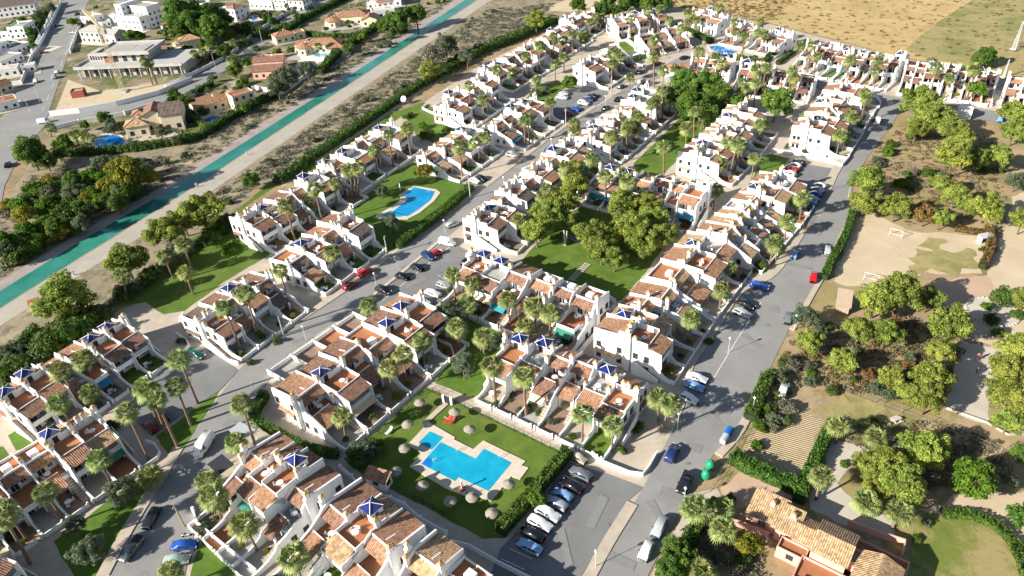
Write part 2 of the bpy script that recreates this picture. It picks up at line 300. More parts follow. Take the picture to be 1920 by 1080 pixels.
# ================================================================== the ground and everything laid on it
ZS = [0.0]
def sheet(name, px, mat, kind='structure', world=False):
    ZS[0] += 0.002
    pts = [(p[0], p[1]) if world else tuple(g(*p).xy) for p in px]
    m = MB(); m.face([(x, y, ZS[0]) for x, y in pts])
    me = m.mesh(name, mat)
    if me.polygons[0].normal.z < 0: me.flip_normals()
    return tag(link(name, me), kind=kind)
def offset(pts, d):
    out = []
    for i, p in enumerate(pts):
        a = pts[max(i - 1, 0)]; b = pts[min(i + 1, len(pts) - 1)]; t = (Vector(b) - Vector(a)).normalized(); n = Vector((-t.y, t.x))
        out.append(Vector(p) + n * d)
    return out
def smooth(pts, k=3):
    # Catmull-Rom through the given ground points
    P_ = [Vector(p) for p in pts]; out = []
    for i in range(len(P_) - 1):
        p0, p1, p2, p3 = P_[max(i - 1, 0)], P_[i], P_[i + 1], P_[min(i + 2, len(P_) - 1)]
        for j in range(k):
            t = j / k; out.append(.5 * ((2 * p1) + (p2 - p0) * t + (2 * p0 - 5 * p1 + 4 * p2 - p3) * t * t + (3 * p1 - p0 - 3 * p2 + p3) * t ** 3))
    return out + [P_[-1]]
def raised(name, px, width, mat, h=None, world=False):
    h = h or ROADZ + .13
    # a raised pavement along a kerb line; positive width lies to the left of the line
    a = [Vector(p) if world else g(*p).xy for p in px]; a = smooth(a); b = offset(a, width); m = MB()
    for i in range(len(a) - 1):
        q = [a[i], a[i + 1], b[i + 1], b[i]]
        if width < 0: q = [q[1], q[0], q[3], q[2]]
        m.face([(p.x, p.y, h) for p in q])
        for u_, v_ in ((q[0], q[1]), (q[2], q[3])): m.face([(u_.x, u_.y, -.02), (v_.x, v_.y, -.02), (v_.x, v_.y, h), (u_.x, u_.y, h)])
    for u_, v_ in ((a[0], b[0]), (a[-1], b[-1])): m.face([(u_.x, u_.y, -.02), (v_.x, v_.y, -.02), (v_.x, v_.y, h), (u_.x, u_.y, h)])
    return tag(m.build(name, mat), kind='structure')

# ---- the canal divides the ground in two
W_UP = [(0, 543), (150, 450), (307, 360), (640, 150), (870, 0)]
W_LOW = [(0, 577), (170, 470), (347, 360), (640, 167), (893, 0)]
B_UP = [(0, 527), (197, 409), (290, 357), (640, 138), (853, 0)]
def ext(pts, a, b):
    p = [g(*q).xy for q in pts]
    return [p[0] + (p[0] - p[1]).normalized() * a] + p + [p[-1] + (p[-1] - p[-2]).normalized() * b]
wu, wl, bu = ext(W_UP, 400, 900), ext(W_LOW, 400, 900), ext(B_UP, 400, 900)
m = MB()
m.face([(p.x, p.y, 0) for p in bu] + [(300, 3000, 0), (-3000, 3000, 0), (-3000, -900, 0)])
m.face([(p.x, p.y, 0) for p in reversed(wl)] + [(-300, -900, 0), (3000, -900, 0), (3000, 3000, 0), (1000, 3000, 0)])
tag(m.build('ground', P['soil']), kind='structure')
m = MB()
for i in range(len(bu) - 1):
    m.face([(bu[i].x, bu[i].y, 0), (bu[i + 1].x, bu[i + 1].y, 0), (wu[i + 1].x, wu[i + 1].y, -.46), (wu[i].x, wu[i].y, -.46)])
    m.face([(wl[i].x, wl[i].y, -.62), (wl[i + 1].x, wl[i + 1].y, -.62), (wl[i + 1].x, wl[i + 1].y, 0), (wl[i].x, wl[i].y, 0)])
    m.face([(wu[i].x, wu[i].y, -.46), (wu[i + 1].x, wu[i + 1].y, -.46), (wl[i + 1].x, wl[i + 1].y, -.62), (wl[i].x, wl[i].y, -.62)])
tag(m.build('canal_bank', P['bank']), kind='structure')
m = MB()
for i in range(len(bu) - 1):
    a_, b_ = wu[i].lerp(bu[i], .02), wu[i + 1].lerp(bu[i + 1], .02)
    m.face([(a_.x, a_.y, -.40), (b_.x, b_.y, -.40), (wl[i + 1].x, wl[i + 1].y, -.40), (wl[i].x, wl[i].y, -.40)])
tag(m.build('water', P['canal']), kind='structure')

# ---- large areas
sheet('field', [(1270, 12), (1200, -60), (1150, -250), (2600, -250), (2600, 240), (1940, 165), (1850, 142), (1760, 120), (1670, 102), (1560, 72), (1440, 42), (1350, 24)], P['field'])
sheet('field', [(1697, 92), (1760, 40), (1830, -5), (1960, -120), (2100, -250), (2600, -250), (2600, 240), (1940, 165), (1850, 142), (1760, 120)], P['field_green'])
sheet('scrubland', [(393, 363), (640, 194), (921, 2), (1100, -120), (1180, -120), (1130, 0), (1040, 50), (900, 108), (800, 165), (700, 238), (590, 303), (480, 350), (440, 405), (340, 475), (240, 550), (120, 615), (0, 690), (-150, 790), (-150, 705), (0, 612), (343, 395)], P['scrub'])
sheet('scrubland', [(-150, 622), (0, 525), (197, 407), (290, 355), (640, 136), (853, -2), (960, -75), (890, -75), (790, -5), (640, 105), (450, 230), (370, 270), (200, 295), (70, 300), (0, 380), (-150, 500)], P['scrub'])
sheet('track', [(-150, 672), (0, 579), (170, 472), (347, 362), (640, 168.5), (895, 1), (1010, -75), (1035, -75), (918, 2), (640, 192), (393, 361), (343, 393), (0, 611), (-150, 705)], P['track'])
sheet('path', [(520, 340), (600, 285), (700, 215), (800, 150), (880, 100), (960, 60), (985, 50), (990, 56), (965, 68), (885, 112), (805, 163), (705, 230), (608, 298), (530, 350)], P['sand'])
sheet('path', [(1010, 20), (1060, 0), (1120, -30), (1180, -30), (1130, 8), (1075, 22)], P['sand'])
sheet('villa_ground', [(-400, -120), (90, -60), (125, -20), (117, 5), (77, 83), (40, 157), (0, 228), (-400, 560)], P['garden'])
sheet('villa_ground', [(180, -30), (147, 40), (112, 150), (85, 232), (62, 262), (200, 285), (380, 262), (450, 222), (640, 102), (780, -8), (860, -70), (300, -90)], P['garden'])
sheet('park_ground', [(1150, 1300), (1215, 1090), (1290, 925), (1420, 720), (1520, 547), (1600, 360), (1690, 206), (1940, 243), (2300, 290), (2600, 1400)], P['park'])
sheet('pavement', [(-150, 770), (60, 668), (200, 592), (270, 565), (345, 585), (440, 425), (600, 315), (760, 215), (900, 122), (1060, 45), (1130, 2), (1270, 14), (1440, 44), (1670, 104), (1850, 144), (1980, 172), (1980, 228), (1700, 190), (1645, 205), (1557, 362), (1393, 550), (1270, 790), (1207, 915), (1060, 1180), (-500, 1500), (-500, 900)], P['pave'])

# ---- lawns
def ragged(px, amp, step=1.2, seed=3):
    r = random.Random(seed); p = [g(*q).xy for q in px]; out = []
    for i in range(len(p)):
        a, b = p[i], p[(i + 1) % len(p)]; n = max(1, int((b - a).length / step)); t = (b - a).normalized(); nn = Vector((-t.y, t.x)); ph = r.uniform(0, 6)
        for k in range(n): out.append(a.lerp(b, k / n) + nn * (r.uniform(-amp, amp) + amp * math.sin(k * .9 + ph)))
    return out
LAWNS = [
 ([(240, 547), (330, 465), (420, 413), (450, 412), (507, 477), (423, 527), (347, 582), (307, 590), (273, 567)], 'lawn'),
 ([(-60, 775), (0, 700), (120, 628), (240, 552), (273, 567), (205, 578), (100, 660), (0, 750)], 'lawn'),
 ([(748, 208), (778, 198), (795, 192), (866, 234), (851, 246), (812, 268), (780, 254), (764, 226)], 'lawn'),
 ([(590, 312), (620, 290), (745, 205), (755, 215), (640, 300), (600, 322)], 'lawn'),
 ([(420, 413), (500, 348), (590, 303), (600, 320), (520, 347), (460, 387), (452, 411)], 'lawn'),
 ([(691, 362), (742, 320), (778, 305), (815, 332), (855, 338), (884, 352), (870, 366), (740, 469), (722, 473), (690, 447), (668, 425), (655, 400)], 'lawn2'),
 ([(650, 868), (668, 835), (700, 815), (800, 726), (850, 750), (1058, 850), (945, 1008), (905, 1010), (800, 952), (690, 897)], 'lawn'),
 ([(767, 612), (797, 590), (830, 578), (975, 640), (940, 690), (895, 742), (880, 745), (815, 718), (850, 672), (838, 650), (800, 634)], 'lawn2'),
 ([(965, 505), (1010, 452), (1090, 388), (1145, 402), (1260, 430), (1240, 470), (1215, 505), (1165, 564), (1120, 572)], 'lawn'),
 ([(412, 732), (405, 747), (333, 859), (318, 854), (293, 819)], 'lawn2'),
 ([(287, 886), (320, 876), (300, 915), (200, 1078), (180, 1115), (150, 1100), (100, 1016), (165, 968), (245, 908)], 'lawn2'),
 ([(15, 817), (57, 793), (123, 783), (90, 830), (30, 845)], 'lawn2'), ([(-30, 830), (5, 838), (27, 866), (-30, 900)], 'lawn2'),
 ([(377, 1015), (470, 1087), (520, 1130), (350, 1130), (357, 1076)], 'lawn2'),
 ([(985, 188), (1000, 165), (1045, 150), (1062, 163), (1040, 182), (1036, 198)], 'lawn'),
 ([(1187, 308), (1272, 225), (1297, 209), (1347, 227), (1320, 248), (1262, 308), (1236, 335), (1197, 332)], 'lawn'),
 ([(1408, 341), (1428, 298), (1442, 288), (1480, 297), (1460, 330), (1450, 345)], 'lawn'),
 ([(1155, 79), (1172, 78), (1216, 110), (1192, 116)], 'lawn'),
 ([(1713, 975), (1745, 962), (1850, 975), (1907, 1042), (1925, 1110), (1700, 1130)], 'lawn_worn'),
 ([(1700, 482), (1750, 467), (1825, 468), (1838, 502), (1790, 512), (1705, 506)], 'field_green'), ([(1728, 455), (1760, 450), (1775, 460), (1740, 465)], 'field_green'),
 ([(1545, 772), (1580, 735), (1740, 795), (1695, 832), (1620, 842), (1560, 812)], 'field_green')]
PARKS = [
 ([(1605, 407), (1640, 399), (1700, 432), (1830, 442), (1856, 462), (1840, 512), (1800, 516), (1740, 512), (1640, 542), (1575, 532), (1560, 527)], 'sand', 'sports_pitch'),
 ([(1845, 520), (1880, 440), (1900, 370), (1970, 330), (1970, 540), (1905, 640), (1890, 655), (1830, 640), (1795, 600), (1750, 546)], 'sand', 'path'),
 ([(1742, 528), (1850, 516), (1875, 560), (1812, 612), (1762, 562)], 'sandpink', 'path'),
 ([(1803, 640), (1881, 652), (1848, 794), (1772, 768)], 'gravel', 'court'),
 ([(1412, 795), (1490, 765), (1545, 790), (1505, 892), (1480, 888), (1395, 842)], 'plough', 'ploughed_plot'),
 ([(1560, 822), (1597, 828), (1637, 842), (1590, 875), (1575, 905), (1603, 940), (1675, 975), (1685, 1015), (1590, 985), (1512, 952), (1530, 905)], 'gravel', 'driveway'),
 ([(1350, 915), (1385, 886), (1500, 918), (1485, 955), (1400, 950), (1370, 962)], 'sandpink', 'yard'),
 ([(1723, 955), (1807, 927), (1907, 920), (1950, 900), (1950, 1080), (1915, 1020), (1853, 968), (1763, 961)], 'sand', 'path'),
 ([(1300, 925), (1345, 915), (1352, 930), (1320, 960), (1262, 1070), (1235, 1090), (1215, 1090)], 'pave', 'pavement')]
_park = [PARKS[0], PARKS[1], PARKS[2], PARKS[3], PARKS[4], PARKS[5], PARKS[6], PARKS[7], PARKS[8]]
for px, mt, nm in _park: sheet(nm, ragged(px, .35 if mt in ('sand', 'sandpink', 'gravel', 'plough') else .02, 1.5, 9), P[mt], world=True)
for i, (px, mt) in enumerate(LAWNS):
    wild = mt == 'field_green'; sheet('weeds' if wild else 'lawn', ragged(px, 1.1 if wild else .09, 1.2, i), P[mt], world=True)

# ---- roads and car parks
INNER_L = [(150, 1180), (205, 1080), (250, 995), (318, 885), (345, 840), (410, 745), (447, 695), (487, 652), (585, 590), (690, 518), (735, 478), (850, 395), (915, 350), (1000, 285), (1055, 243), (1120, 200), (1177, 162), (1237, 128)]
INNER_R = [(330, 1180), (345, 1085), (372, 965), (412, 880), (440, 830), (480, 760), (505, 712), (540, 665), (590, 632), (660, 585), (700, 557), (825, 455), (868, 420), (900, 390), (950, 345), (1020, 292), (1070, 258), (1130, 212), (1170, 184), (1210, 158), (1262, 133)]
RIGHT_L = [(1040, 1200), (1110, 1080), (1187, 947), (1207, 913), (1237, 853), (1262, 805), (1282, 765), (1300, 690), (1340, 630), (1393, 550), (1447, 523), (1477, 490), (1513, 433), (1557, 360), (1577, 317), (1613, 263), (1647, 205), (1640, 183)]
RIGHT_R = [(1165, 1200), (1215, 1080), (1240, 1030), (1290, 925), (1340, 850), (1383, 800), (1420, 720), (1443, 693), (1480, 617), (1520, 547), (1547, 500), (1573, 443), (1593, 400), (1600, 340), (1630, 290), (1673, 233), (1690, 205)]
NORTH_T = [(1237, 128), (1278, 105), (1330, 107), (1380, 117), (1450, 131), (1520, 147), (1600, 163), (1650, 176), (1703, 186), (1760, 193), (1850, 206), (1990, 228)]
NORTH_B = [(1262, 133), (1285, 123), (1320, 123), (1375, 134), (1440, 147), (1500, 160), (1560, 172), (1640, 184)]
EAST_B = [(1690, 205), (1760, 212), (1850, 226), (1990, 252)]
sheet('road', INNER_L + list(reversed(INNER_R)), P['asphalt'])
sheet('road', RIGHT_L + list(reversed(RIGHT_R)), P['asphalt'])
sheet('road', NORTH_T + list(reversed(EAST_B)) + list(reversed(NORTH_B)), P['asphalt'])
sheet('road', [(-60, 320), (0, 228), (40, 157), (77, 83), (117, 5), (130, -25), (185, -25), (167, 0), (147, 40), (130, 95), (112, 150), (100, 185), (83, 237), (60, 265), (30, 305), (8, 350), (0, 400), (-60, 480)], P['asphalt'])
sheet('road', [(84, 224), (230, 192), (310, 170), (355, 150), (425, 112), (475, 70), (555, 22), (600, -12), (655, -12), (580, 30), (492, 85), (440, 122), (370, 165), (318, 188), (235, 212), (85, 240)], P['asphalt'])
LOTS = [[(695, 564), (826, 457), (860, 462), (890, 478), (868, 503), (835, 560), (805, 578), (765, 608), (745, 606), (720, 588)],
        [(1062, 866), (1135, 888), (1207, 915), (1173, 943), (1090, 1080), (1050, 1150), (915, 1090), (938, 1030), (1000, 965)],
        [(1450, 352), (1478, 303), (1576, 319), (1557, 362), (1522, 425), (1505, 412), (1498, 385), (1470, 368)],
        [(1045, 182), (1085, 158), (1140, 172), (1132, 188), (1068, 232), (1028, 222), (1036, 200)],
        [(345, 652), (385, 650), (447, 695), (415, 730), (290, 815), (262, 800), (235, 765), (300, 700)]]
for px in LOTS: sheet('car_park', px, P['asphalt_dark'])
ROADZ = ZS[0]
# pavements with a real kerb
for ln, wd in ((INNER_L[1:5], 2.2), (INNER_L[7:11], 1.8), (INNER_L[12:16], 1.8), (INNER_R[8:11], -1.6), (INNER_R[14:18], -1.4), (RIGHT_L[5:13], 2.6), (RIGHT_L[13:17], 2.4), (RIGHT_R[4:8], -1.6), (RIGHT_R[8:13], -1.2)):
    raised('pavement', ln, wd, P['pave'])
raised('pavement', [(695, 561), (760, 509), (824, 455)], .9, P['kerb'])
raised('pavement', [(1090, 1085), (1130, 1013), (1176, 940)], -2.0, P['pave'])
raised('pavement', [(1045, 1180), (1090, 1085)], -2.0, P['pave'])
# paint: parking bays, a dashed centre line on the far street, edge lines
def paint_lines(name, segs, wd=.13):
    ZS[0] += .002; m = MB()
    for a, b in segs:
        a, b = g(*a).xy, g(*b).xy; t = (b - a).normalized(); n = Vector((-t.y, t.x)) * wd / 2
        m.face([(q.x, q.y, ZS[0]) for q in (a - n, b - n, b + n, a + n)])
    return tag(m.build(name, P['paint']), kind='structure')
segs = []
for k in range(10):
    x, y = 1078 - k * 14.6, 872 + k * 19.6; segs.append(((x - 6, y), (x + 36, y + 20)))
for k in range(5): segs.append(((1508 + k * 0 - k * 5, 400 - k * 12), (1530 - k * 5 + 8, 405 - k * 12)))
paint_lines('parking_bay_markings', segs)
paint_lines('road_markings', [((160 - i * 8.5, 10 + i * 21), (156 - i * 8.5, 20 + i * 21)) for i in range(10)] + [((1333, 718), (1380, 640)), ((1380, 640), (1427, 567)), ((716, 565), (845, 462))], .16)

# ---- swimming pools: a stone deck with the water set in it
def pool(name, label, deck_px, waters, depth=.25):
    r = empty(name, g(*deck_px[0])); tag(r, label, 'swimming pool'); r.location.z = .0
    o = r.location.xy
    m = MB(); m.prism_z([tuple(g(*p).xy - o) for p in deck_px][::-1], .0, ZS[0] + .10)
    m.build('deck', P['deck'], r)
    for px, mt in waters:
        m = MB(); m.face([(*(g(*p).xy - o), ZS[0] + .112) for p in px]); me = m.mesh('water', P[mt])
        if me.polygons[0].normal.z < 0: me.flip_normals()
        link('water', me, r)
    return r
def q4(*pts): return [(640 + x / 4, 720 + y / 4) for x, y in pts]
main_pool = pool('swimming_pool', 'large angular turquoise swimming pool with pale stone deck on the lower lawn',
    q4((655, 290), (855, 405), (845, 420), (990, 493), (1065, 428), (1383, 583), (1350, 615), (1405, 632), (1340, 720), (1275, 697), (1125, 885), (940, 812), (935, 845), (790, 790), (512, 625), (560, 570), (600, 520), (497, 460), (620, 330), (605, 300)),
    [(q4((745, 440), (1008, 565), (1070, 490), (1280, 595), (1105, 808), (880, 705), (855, 735), (600, 605)), 'pool'), (q4((665, 360), (768, 405), (680, 500), (580, 445)), 'pool')])
m = MB(); o_ = main_pool.location.xy
for k in (2,):
    c_ = g(640 + 606 / 4, 720 + 604 / 4).xy - o_; R_ = 1.9; e1 = (g(*q4((745, 440))[0]).xy - g(*q4((600, 605))[0]).xy).normalized(); e2 = (g(*q4((855, 735))[0]).xy - g(*q4((600, 605))[0]).xy).normalized()
    a_ = math.atan2(e2.y, e2.x); b_ = math.atan2(e1.y, e1.x); pts = [c_ + Vector((math.cos(a_ + (b_ - a_) * i / 8), math.sin(a_ + (b_ - a_) * i / 8))) * R_ for i in range(9)]
    m.face([(*p, ZS[0] + .120) for p in [c_] + pts])
m.build('steps', P['pool_blue'], main_pool)
def ladder(parent, p, ang):
    m = MB()
    for s in (-.25, .25): m.tube([(s, 0, .1), (s, .0, .75), (s, .35, .85), (s, .5, .5), (s, .5, .12)], [.03] * 5, 6)
    return m.build('handrail', P['lightmetal'], parent, loc=(*p, ZS[0]), rz=ang)
for q in ((880, 515), (1200, 560), (705, 590)): ladder(main_pool, g(*q4(q)[0]).xy - o_, .5)
upper_pool = pool('swimming_pool', 'upper blue swimming pool on the lawn beside the street hedge', [(776, 349), (818, 356), (826, 362), (814, 378), (787, 400), (764, 412), (710, 410), (704, 405), (730, 391), (752, 375), (748, 366)],
    [([(777, 352), (816, 360), (808, 376), (782, 396), (764, 407), (736, 398), (766, 374), (756, 368)], 'pool_mid'), ([(733, 396), (761, 405), (750, 408), (716, 406)], 'pool')])
pool('swimming_pool', 'small bright blue pool beside the hedges of the top terraces', [(1325, 85), (1345, 83), (1390, 97), (1388, 103), (1360, 106), (1330, 96)], [([(1330, 88), (1345, 86), (1383, 97), (1378, 101), (1358, 102), (1335, 95)], 'pool_blue')])
pool('swimming_pool', 'round villa pool with two-tone blue bottom beside leaning palms', [(170, 265), (195, 250), (225, 252), (240, 262), (238, 275), (205, 280), (175, 280)], [([(178, 264), (197, 254), (222, 255), (236, 264), (233, 271), (203, 277), (182, 276)], 'pool_blue')])
pool('swimming_pool', 'square blue pool behind the cream villa with the orange roof', [(372, 228), (398, 212), (432, 222), (405, 240)], [([(382, 226), (400, 217), (420, 223), (403, 233)], 'pool_blue')])
pool('swimming_pool', 'narrow pale pool in front of the octagonal orange roofed villa', [(578, 100), (600, 93), (632, 97), (622, 108), (585, 110)], [([(586, 101), (602, 97), (624, 100), (618, 104), (592, 106)], 'pool')])
pool('swimming_pool', 'walled pale blue pool beside the pink villa', [(560, 113), (600, 116), (585, 140), (545, 140)], [([(570, 120), (592, 122), (583, 134), (560, 133)], 'pool')])
pool('swimming_pool', 'small pool on the red terrace of the white villa at the top', [(460, 32), (482, 28), (498, 38), (478, 45)], [([(466, 33), (475, 31), (484, 36), (474, 40)], 'pool_blue')])

# repairs and manholes in the roads
rr_ = random.Random(4)
for q in ((620, 590), (560, 640), (450, 800), (420, 860), (760, 500), (980, 320), (1150, 195), (1330, 780), (1300, 840), (1410, 640), (1450, 580), (1500, 500), (1270, 930), (1160, 1050), (1230, 960), (1540, 430), (1580, 350), (110, 110), (60, 200), (780, 530), (1120, 960), (1060, 1030), (340, 720)):
    c_ = g(*q).xy; a_ = rr_.uniform(0, 3); e1 = Vector((math.cos(a_), math.sin(a_))); e2 = Vector((-e1.y, e1.x)); l_, w_ = rr_.uniform(1.2, 4.5), rr_.uniform(.6, 1.3)
    sheet('asphalt_patch', [c_ + e1 * l_ + e2 * w_, c_ - e1 * l_ + e2 * w_ * .9, c_ - e1 * l_ * .97 - e2 * w_, c_ + e1 * l_ * .95 - e2 * w_], P['asphalt_patch'], world=True)
for q in ((373, 888), (640, 600), (1247, 1065), (1366, 760), (1440, 610), (1290, 870), (490, 730), (1140, 985), (900, 380), (1530, 460)):
    c_ = g(*q).xy; sheet('manhole_cover', [c_ + Vector((math.cos(k * .524), math.sin(k * .524))) * .36 for k in range(12)], P['metal'], world=True)
# ================================================================== terraced houses
CACHE = {}
def cached(key, fn):
    if key not in CACHE: CACHE[key] = fn()
    return CACHE[key]
def window(parent, p, face, wd=.95, ht=1.15, fr='white', far=False, pane='glass'):
    # face: direction the window looks, as a rotation of a window looking towards -y
    def frame():
        m = MB(); t = .09; d = .07
        m.box(-wd / 2 - t, -wd / 2, -d, .02, 0, ht); m.box(wd / 2, wd / 2 + t, -d, .02, 0, ht)
        m.box(-wd / 2 - t, wd / 2 + t, -d, .02, ht, ht + t); m.box(-wd / 2 - t - .06, wd / 2 + t + .06, -d - .08, .02, -t, 0)
        m.box(-.03, .03, -d + .01, .015, 0, ht)
        return m.mesh('window_frame', P[fr])
    def pn():
        m = MB(); m.box(-wd / 2, wd / 2, -.03, .01, 0, ht); return m.mesh('pane', P[pane])
    if far:
        return link('window', cached(('wf', wd, ht, pane), pn), parent, p, face)
    o = link('window', cached(('f', wd, ht, fr), frame), parent, p, face)
    link('pane', cached(('p', wd, ht, pane), pn), o)
    return o
def chimney(parent, p, h, far=False, cap='ochre', s=.36):
    def body():
        m = MB(); m.box(-s, s, -s, s, 0, h - .25); m.box(-s - .07, s + .07, -s - .07, s + .07, h - .25, h)
        return m.mesh('chimney', P['white'])
    def hat():
        m = MB()
        for sx in (-1, 1):
            for sy in (-1, 1): m.box(sx * s - .06, sx * s + .06, sy * s - .06, sy * s + .06, h + .002, h + .22)
        z = h + .20; e = s + .05; q = [(-e, -e, z), (e, -e, z), (e, e, z), (-e, e, z)]; ap = (0, 0, z + .26)
        m.face(q[::-1])
        for i in range(4): m.face([q[i], q[(i + 1) % 4], ap])
        m.box(-s + .08, s - .08, -s + .08, s - .08, h + .002, z)
        return m.mesh('chimney_cap', P[cap])
    o = link('chimney', cached(('c', round(h, 1), s), body), parent, p)
    link('chimney_cap', cached(('cc', round(h, 1), cap, s), hat), o)
    return o
def pyramid(parent, x0, x1, y0, y1, z, h, mat='tile_blue', ov=.14, name='turret_roof', ridge='white'):
    m = MB(); x0 -= ov; x1 += ov; y0 -= ov; y1 += ov; ap = ((x0 + x1) / 2, (y0 + y1) / 2, z + h)
    q = [(x0, y0, z), (x1, y0, z), (x1, y1, z), (x0, y1, z)]
    for i in range(4):
        a, b = q[i], q[(i + 1) % 4]; W = (Vector(b) - Vector(a)).length; L = math.hypot(W / 2, h)
        m.face([a, b, ap], 0, [(0, 0), (W, 0), (W / 2, L)])
    m.box(x0, x1, y0, y1, z - .10, z - .003)
    o = m.build(name, P[mat], parent, uv=True)
    m = MB()
    for a in q: m.tube([Vector(a) + Vector((0, 0, .05)), Vector(ap) + Vector((0, 0, .06))], [.065, .065], 5)
    m.tube([ap, (ap[0], ap[1], ap[2] + .55)], [.10, .03], 6)
    m.build('ridge_tiles', P[ridge], o)
    return o
def awning(parent, x0, x1, y, z, mat, dep=1.5):
    m = MB(); m.slab((x0, y - dep, z - .7), (x1, y - dep, z - .7), (x1, y, z), (x0, y, z), .05)
    m.box(x0, x1, y - dep - .03, y - dep + .02, z - .95, z - .68)
    return m.build('awning', P[mat], parent)
def stair(parent, x0, x1, y0, y1, z0, z1, n=12):
    m = MB(); dy = (y1 - y0) / n; dz = (z1 - z0) / n
    for i in range(n): m.box(x0, x1, y0 + i * dy, y0 + (i + 1) * dy + .01, z0 - .1, z0 + (i + 1) * dz)
    return m.build('staircase', P['stairs'], parent)
TILES = ['tile_orange', 'tile_orange', 'tile_brown', 'tile_straw']
def interp(prof, y):
    for (a, za), (b, zb) in zip(prof, prof[1:]):
        if a <= y <= b: return za + (zb - za) * (y - a) / max(b - a, 1e-6)
    return prof[-1][1]
BLOCKS = []; TERR = []
def block(F1, F2, pat, label, ref, D=19.0, gd=5.2, mirror=False, blue='tile_blue', roofs=None, awn={}, gname='terraced houses of the estate', back=0.0, wall='white', rear=False, skipwall=False, floors=None, low=False):
    a, b = g(*F1), g(*F2); u = (b - a); L = u.length; u.normalize(); rz = math.atan2(u.y, u.x)
    nrm = Vector((-u.y, u.x, 0))
    if rear: a = a - nrm * D; b = b - nrm * D
    dist = ((a + b) / 2 - Vector((0, 0, HCAM))).length; far = dist > 235; vfar = dist > 300
    root = tag(empty('terraced_house', a, rz), label, 'house', gname)
    n = len(pat); wdt = L / n; G = gd; yr = D - back; r = random.Random(hash(ref) % 9999 if False else sum(map(ord, ref)))
    WM = P[wall]; W = MB()
    rt = roofs or r.choice([('tile_orange', 'tile_orange', 'tile_brown'), ('tile_orange', 'tile_straw', 'tile_orange'), ('tile_brown', 'tile_orange', 'tile_orange')])
    def roofm(): return P[r.choice(rt)]
    yp = G + 3.3; yt = G + 6.4                                     # back of porch zone, front of the rear rooms
    if yr - yt < 3.5: yt = yr - 4.2; yp = G + (yt - G) * .5
    OFF, UPS, ZON, SCZ = [], [], [], []
    for i, t in enumerate(pat):
        x0, x1 = i * wdt, (i + 1) * wdt; xa, xb = x0 + .16, x1 - .16; hi = t in 'Bb'; off = r.choice([-1.1, -.5, 0, .6, 1.2, 1.7]); G = gd + off; OFF.append(off); UPS.append(r.uniform(0, .45))
        yp = G + 3.3; yt = G + 6.4
        if yr - yt < 4.2: yt = yr - 4.2; yp = G + (yt - G) * .52
        ZON.append((yp, yt)); v0 = len(W.v); k0 = len(root.children); kids0 = set(c.name for c in root.children); SCZ.append(r.choice([.90, .96, 1.0, 1.06, 1.14]))
        fl = P[r.choice(floors or ['terracotta', 'terracotta', 'floor_grey', 'terracotta'])]
        # ground floor body and porch
        W.box(x0, x1, G + 2.0, yr, -.1, 3.02)
        sx = xb - 1.25 if not hi else xb                           # bays with a stair keep a clear strip beside the porch
        for px_ in (xa, sx - .35): W.box(px_, px_ + .35, G - .02, G + .34, -.1, 2.62)
        W.box(xa, sx, G - .03, G + .33, 2.62, 2.93)
        window(root, (xa + (sx - xa) * .33, G + 2.0, .05), 0, 1.0, 2.1, 'white', far); 
        if not vfar: window(root, (xa + (sx - xa) * .74, G + 2.0, .9), 0, .9, 1.1, 'white', far)
        if not hi:
            if r.random() < .22:
                W.box(xa, sx, G - .1, yp + .17, 2.94, 3.03); m = MB(); m.box(xa + .13, sx - .13, G + .03, yp + .16, 3.035, 3.07); m.build('front_terrace', fl, root)
                W.box(xa, sx, G - .1, G + .02, 3.03, 3.85); W.box(sx - .12, sx, G + .023, yp - 1.0, 3.03, 3.85); W.box(xa, xa + .12, G + .023, yp + .1, 3.03, 3.85)
            else:
                m = MB(); m.slab((xa, G - .45, 2.94), (sx, G - .45, 2.94), (sx, yp, 4.05), (xa, yp, 4.05), .12); m.build('porch_roof', roofm(), root, uv=True)
                W.box(xa, sx, yp + .003, yp + .16, 2.9, 4.16)
            stair(root, sx + .03, xb, G - 3.6, yp, .0, 3.05, 6 if vfar else 12)
            m = MB(); m.box(xa, xb, yp + .17, yt, 3.025, 3.06); m.build('terrace_floor', fl, root)
            W.box(x0, x1, yt, yr, 3.02, 5.75)
            W.box(xa, xb, yt + 1.0, yt + 1.2, 5.75, 6.75)
            m = MB(); m.slab((xa, yt - 1.0, 5.3), (xb, yt - 1.0, 5.3), (xb, yt + .99, 6.35), (xa, yt + .99, 6.35), .10); m.build('canopy_roof', roofm(), root, uv=True)
            flat = r.random() < .30
            if flat:
                W.box(xa, xb, yr - .2, yr, 5.75, 6.35); m = MB(); m.box(xa, xb, yt + 1.21, yr - .21, 5.755, 5.80); m.build('roof_terrace', fl, root)
                if not vfar: W.box((xa + xb) / 2 - .7, (xa + xb) / 2 + .9, yt + 2.2, yt + 3.6, 5.7, 6.9)
            else:
              m = MB(); m.slab((xb, yr + .35, 5.86), (xa, yr + .35, 5.86), (xa, yt + 1.21, 6.72), (xb, yt + 1.21, 6.72), .10); m.build('tiled_roof', roofm(), root, uv=True)
            if not vfar and not flat:
                m = MB(); zc = 6.45; m.box(-.12, .12, -.9, .9, 0, .16); m.build('skylight', WM, root, loc=((xa + xb) / 2 + r.uniform(-.8, .8), yt + 2.6, zc - .02), rz=0).rotation_euler = (-.17, 0, r.uniform(-.1, .1))
            window(root, ((xa + xb) / 2 - .75, yt, 3.08), 0, 1.3, 2.0, 'white', far); window(root, ((xa + xb) / 2 + .95, yt, 3.9), 0, .85, 1.1, 'white', far)
            if r.random() < .6: chimney(root, (x0 + .1, yt - .7, 4.6), 3.0, far)
            if r.random() < .5: chimney(root, (x1 - .25, yp + .3, 3.2), 2.6, far, s=.30)
